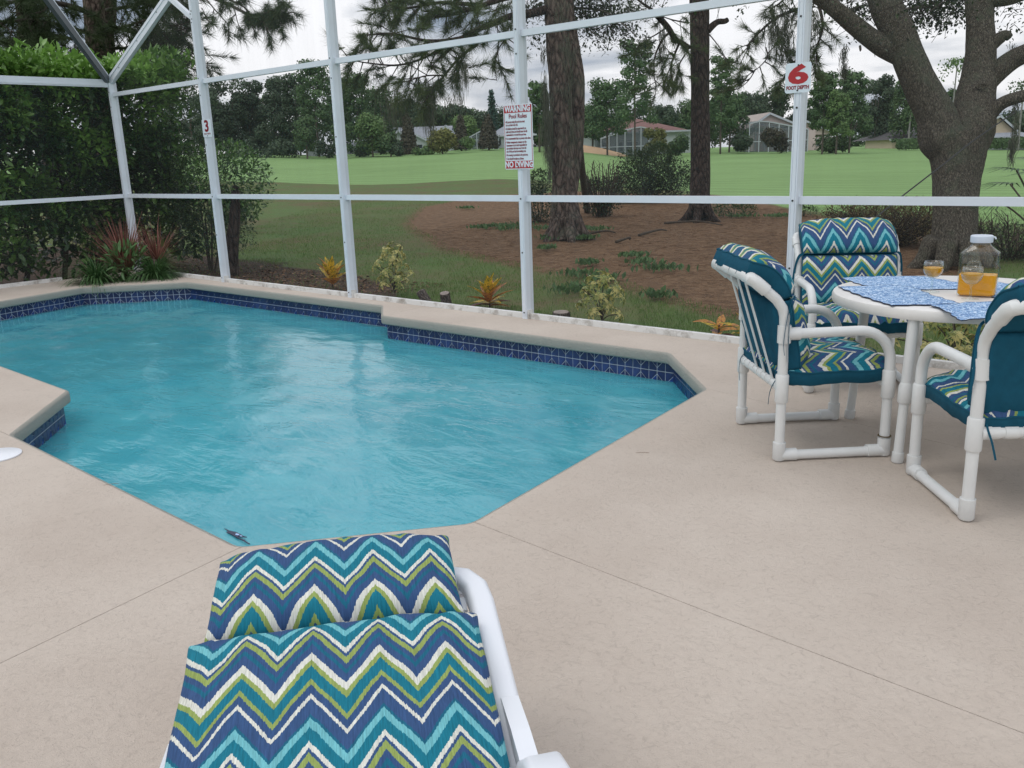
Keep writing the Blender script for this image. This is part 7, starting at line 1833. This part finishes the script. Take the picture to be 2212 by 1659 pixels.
# 2: house with pool cage behind the sign
d = 122; k = d/F; h = House('grey_roofed_house', 1090, 318, d, 'grey-roofed house with a white pool cage, half hidden by the warning sign'); X = lambda u: (u-1090)*k; Z = lambda v: (318-v)*k
h.wall(X(1062), X(1150), Z(294), 0, 9, WALLW); h.hip(X(1062), X(1150), Z(294), Z(264), 0, 9, RG); h.cage(X(1012), X(1078), Z(300), Z(282), -7, -.3, 6, peak=X(1050)); h.window(X(1070), X(1084), Z(314), Z(298), 0)
# 3: red-brown roof with a grey cage
d = 112; k = d/F; h = House('red_roofed_house', 1370, 334, d, 'house with a red-brown hip roof and a grey screened pool cage, centre right'); X = lambda u: (u-1370)*k; Z = lambda v: (334-v)*k
h.wall(X(1290), X(1500), Z(287), 0, 12, WALLW); h.hip(X(1290), X(1480), Z(288), Z(254), 0, 14, RR)
h.wall(X(1252), X(1288), Z(300), -1, 6, WALLW); h.gable(X(1250), X(1296), Z(300), Z(276), -1, 6, RTN, WALLW, side='front', xr=X(1246))
h.cage(X(1284), X(1396), Z(300), Z(279), -8, -.3, 7, peak=X(1360))
h.wall(X(1330), X(1384), Z(303), -.28, -.02, WALLG)
for a, b_ in ((1300, 1312), (1335, 1346), (1352, 1378)): h.window(X(a), X(b_), Z(328), Z(306), -.30)
# 4: pink house
d = 112; k = d/F; h = House('pink_house', 1690, 322, d, 'pink bungalow with a tan roof and grey screen room behind the red 6 post'); X = lambda u: (u-1690)*k; Z = lambda v: (322-v)*k
h.wall(X(1628), X(1760), Z(284), 0, 8, WALLP); h.gable(X(1618), X(1722), Z(275), Z(248), 0, 16, RTN, WALLP, side='front', xr=X(1658)); 
h.wall(X(1722), X(1806), Z(300), .5, 9, WALLP); h.gable(X(1728), X(1806), Z(294), Z(266), .5, 12, RTN, WALLP, side='front', xr=X(1738))
h.cage(X(1590), X(1710), Z(284), Z(264), -6, -.3, 6, peak=X(1616)); h.window(X(1745), X(1756), Z(318), Z(303), .5); h.window(X(1765), X(1773), Z(318), Z(303), .5); h.window(X(1648), X(1660), Z(316), Z(300), 0)
# 5: dark roof
d = 118; k = d/F; h = House('dark_roofed_house', 1975, 320, d, 'house with a low dark roof between the live oak and the clipped hedge'); X = lambda u: (u-1975)*k; Z = lambda v: (320-v)*k
h.wall(X(1926), X(2040), Z(300), 0, 9, WALLC); h.hip(X(1926), X(2060), Z(301), Z(269), 0, 12, RD); m = MB(); m.box(X(1925), X(1928.5), -2, -1.8, 0, Z(300)); m.build('porch_column', WALLC, h.root)
# 6: cream house right of the oak
d = 108; k = d/F; h = House('cream_house', 2160, 318, d, 'cream gabled house with a dark grey roof right of the live oak trunk'); X = lambda u: (u-2160)*k; Z = lambda v: (318-v)*k
h.wall(X(2100), X(2210), Z(292), 0, 8, WALLC); h.gable(X(2060), X(2198), Z(293), Z(254), 0, 12, RD, WALLC, side='front', xr=X(2150)); h.wall(X(2120), X(2215), Z(298), -3, -.02, WALLG); h.hip(X(2112), X(2215), Z(298), Z(288), -3, .5, RG, over=.3)
h.window(X(2140), X(2156), Z(312), Z(301), -3)
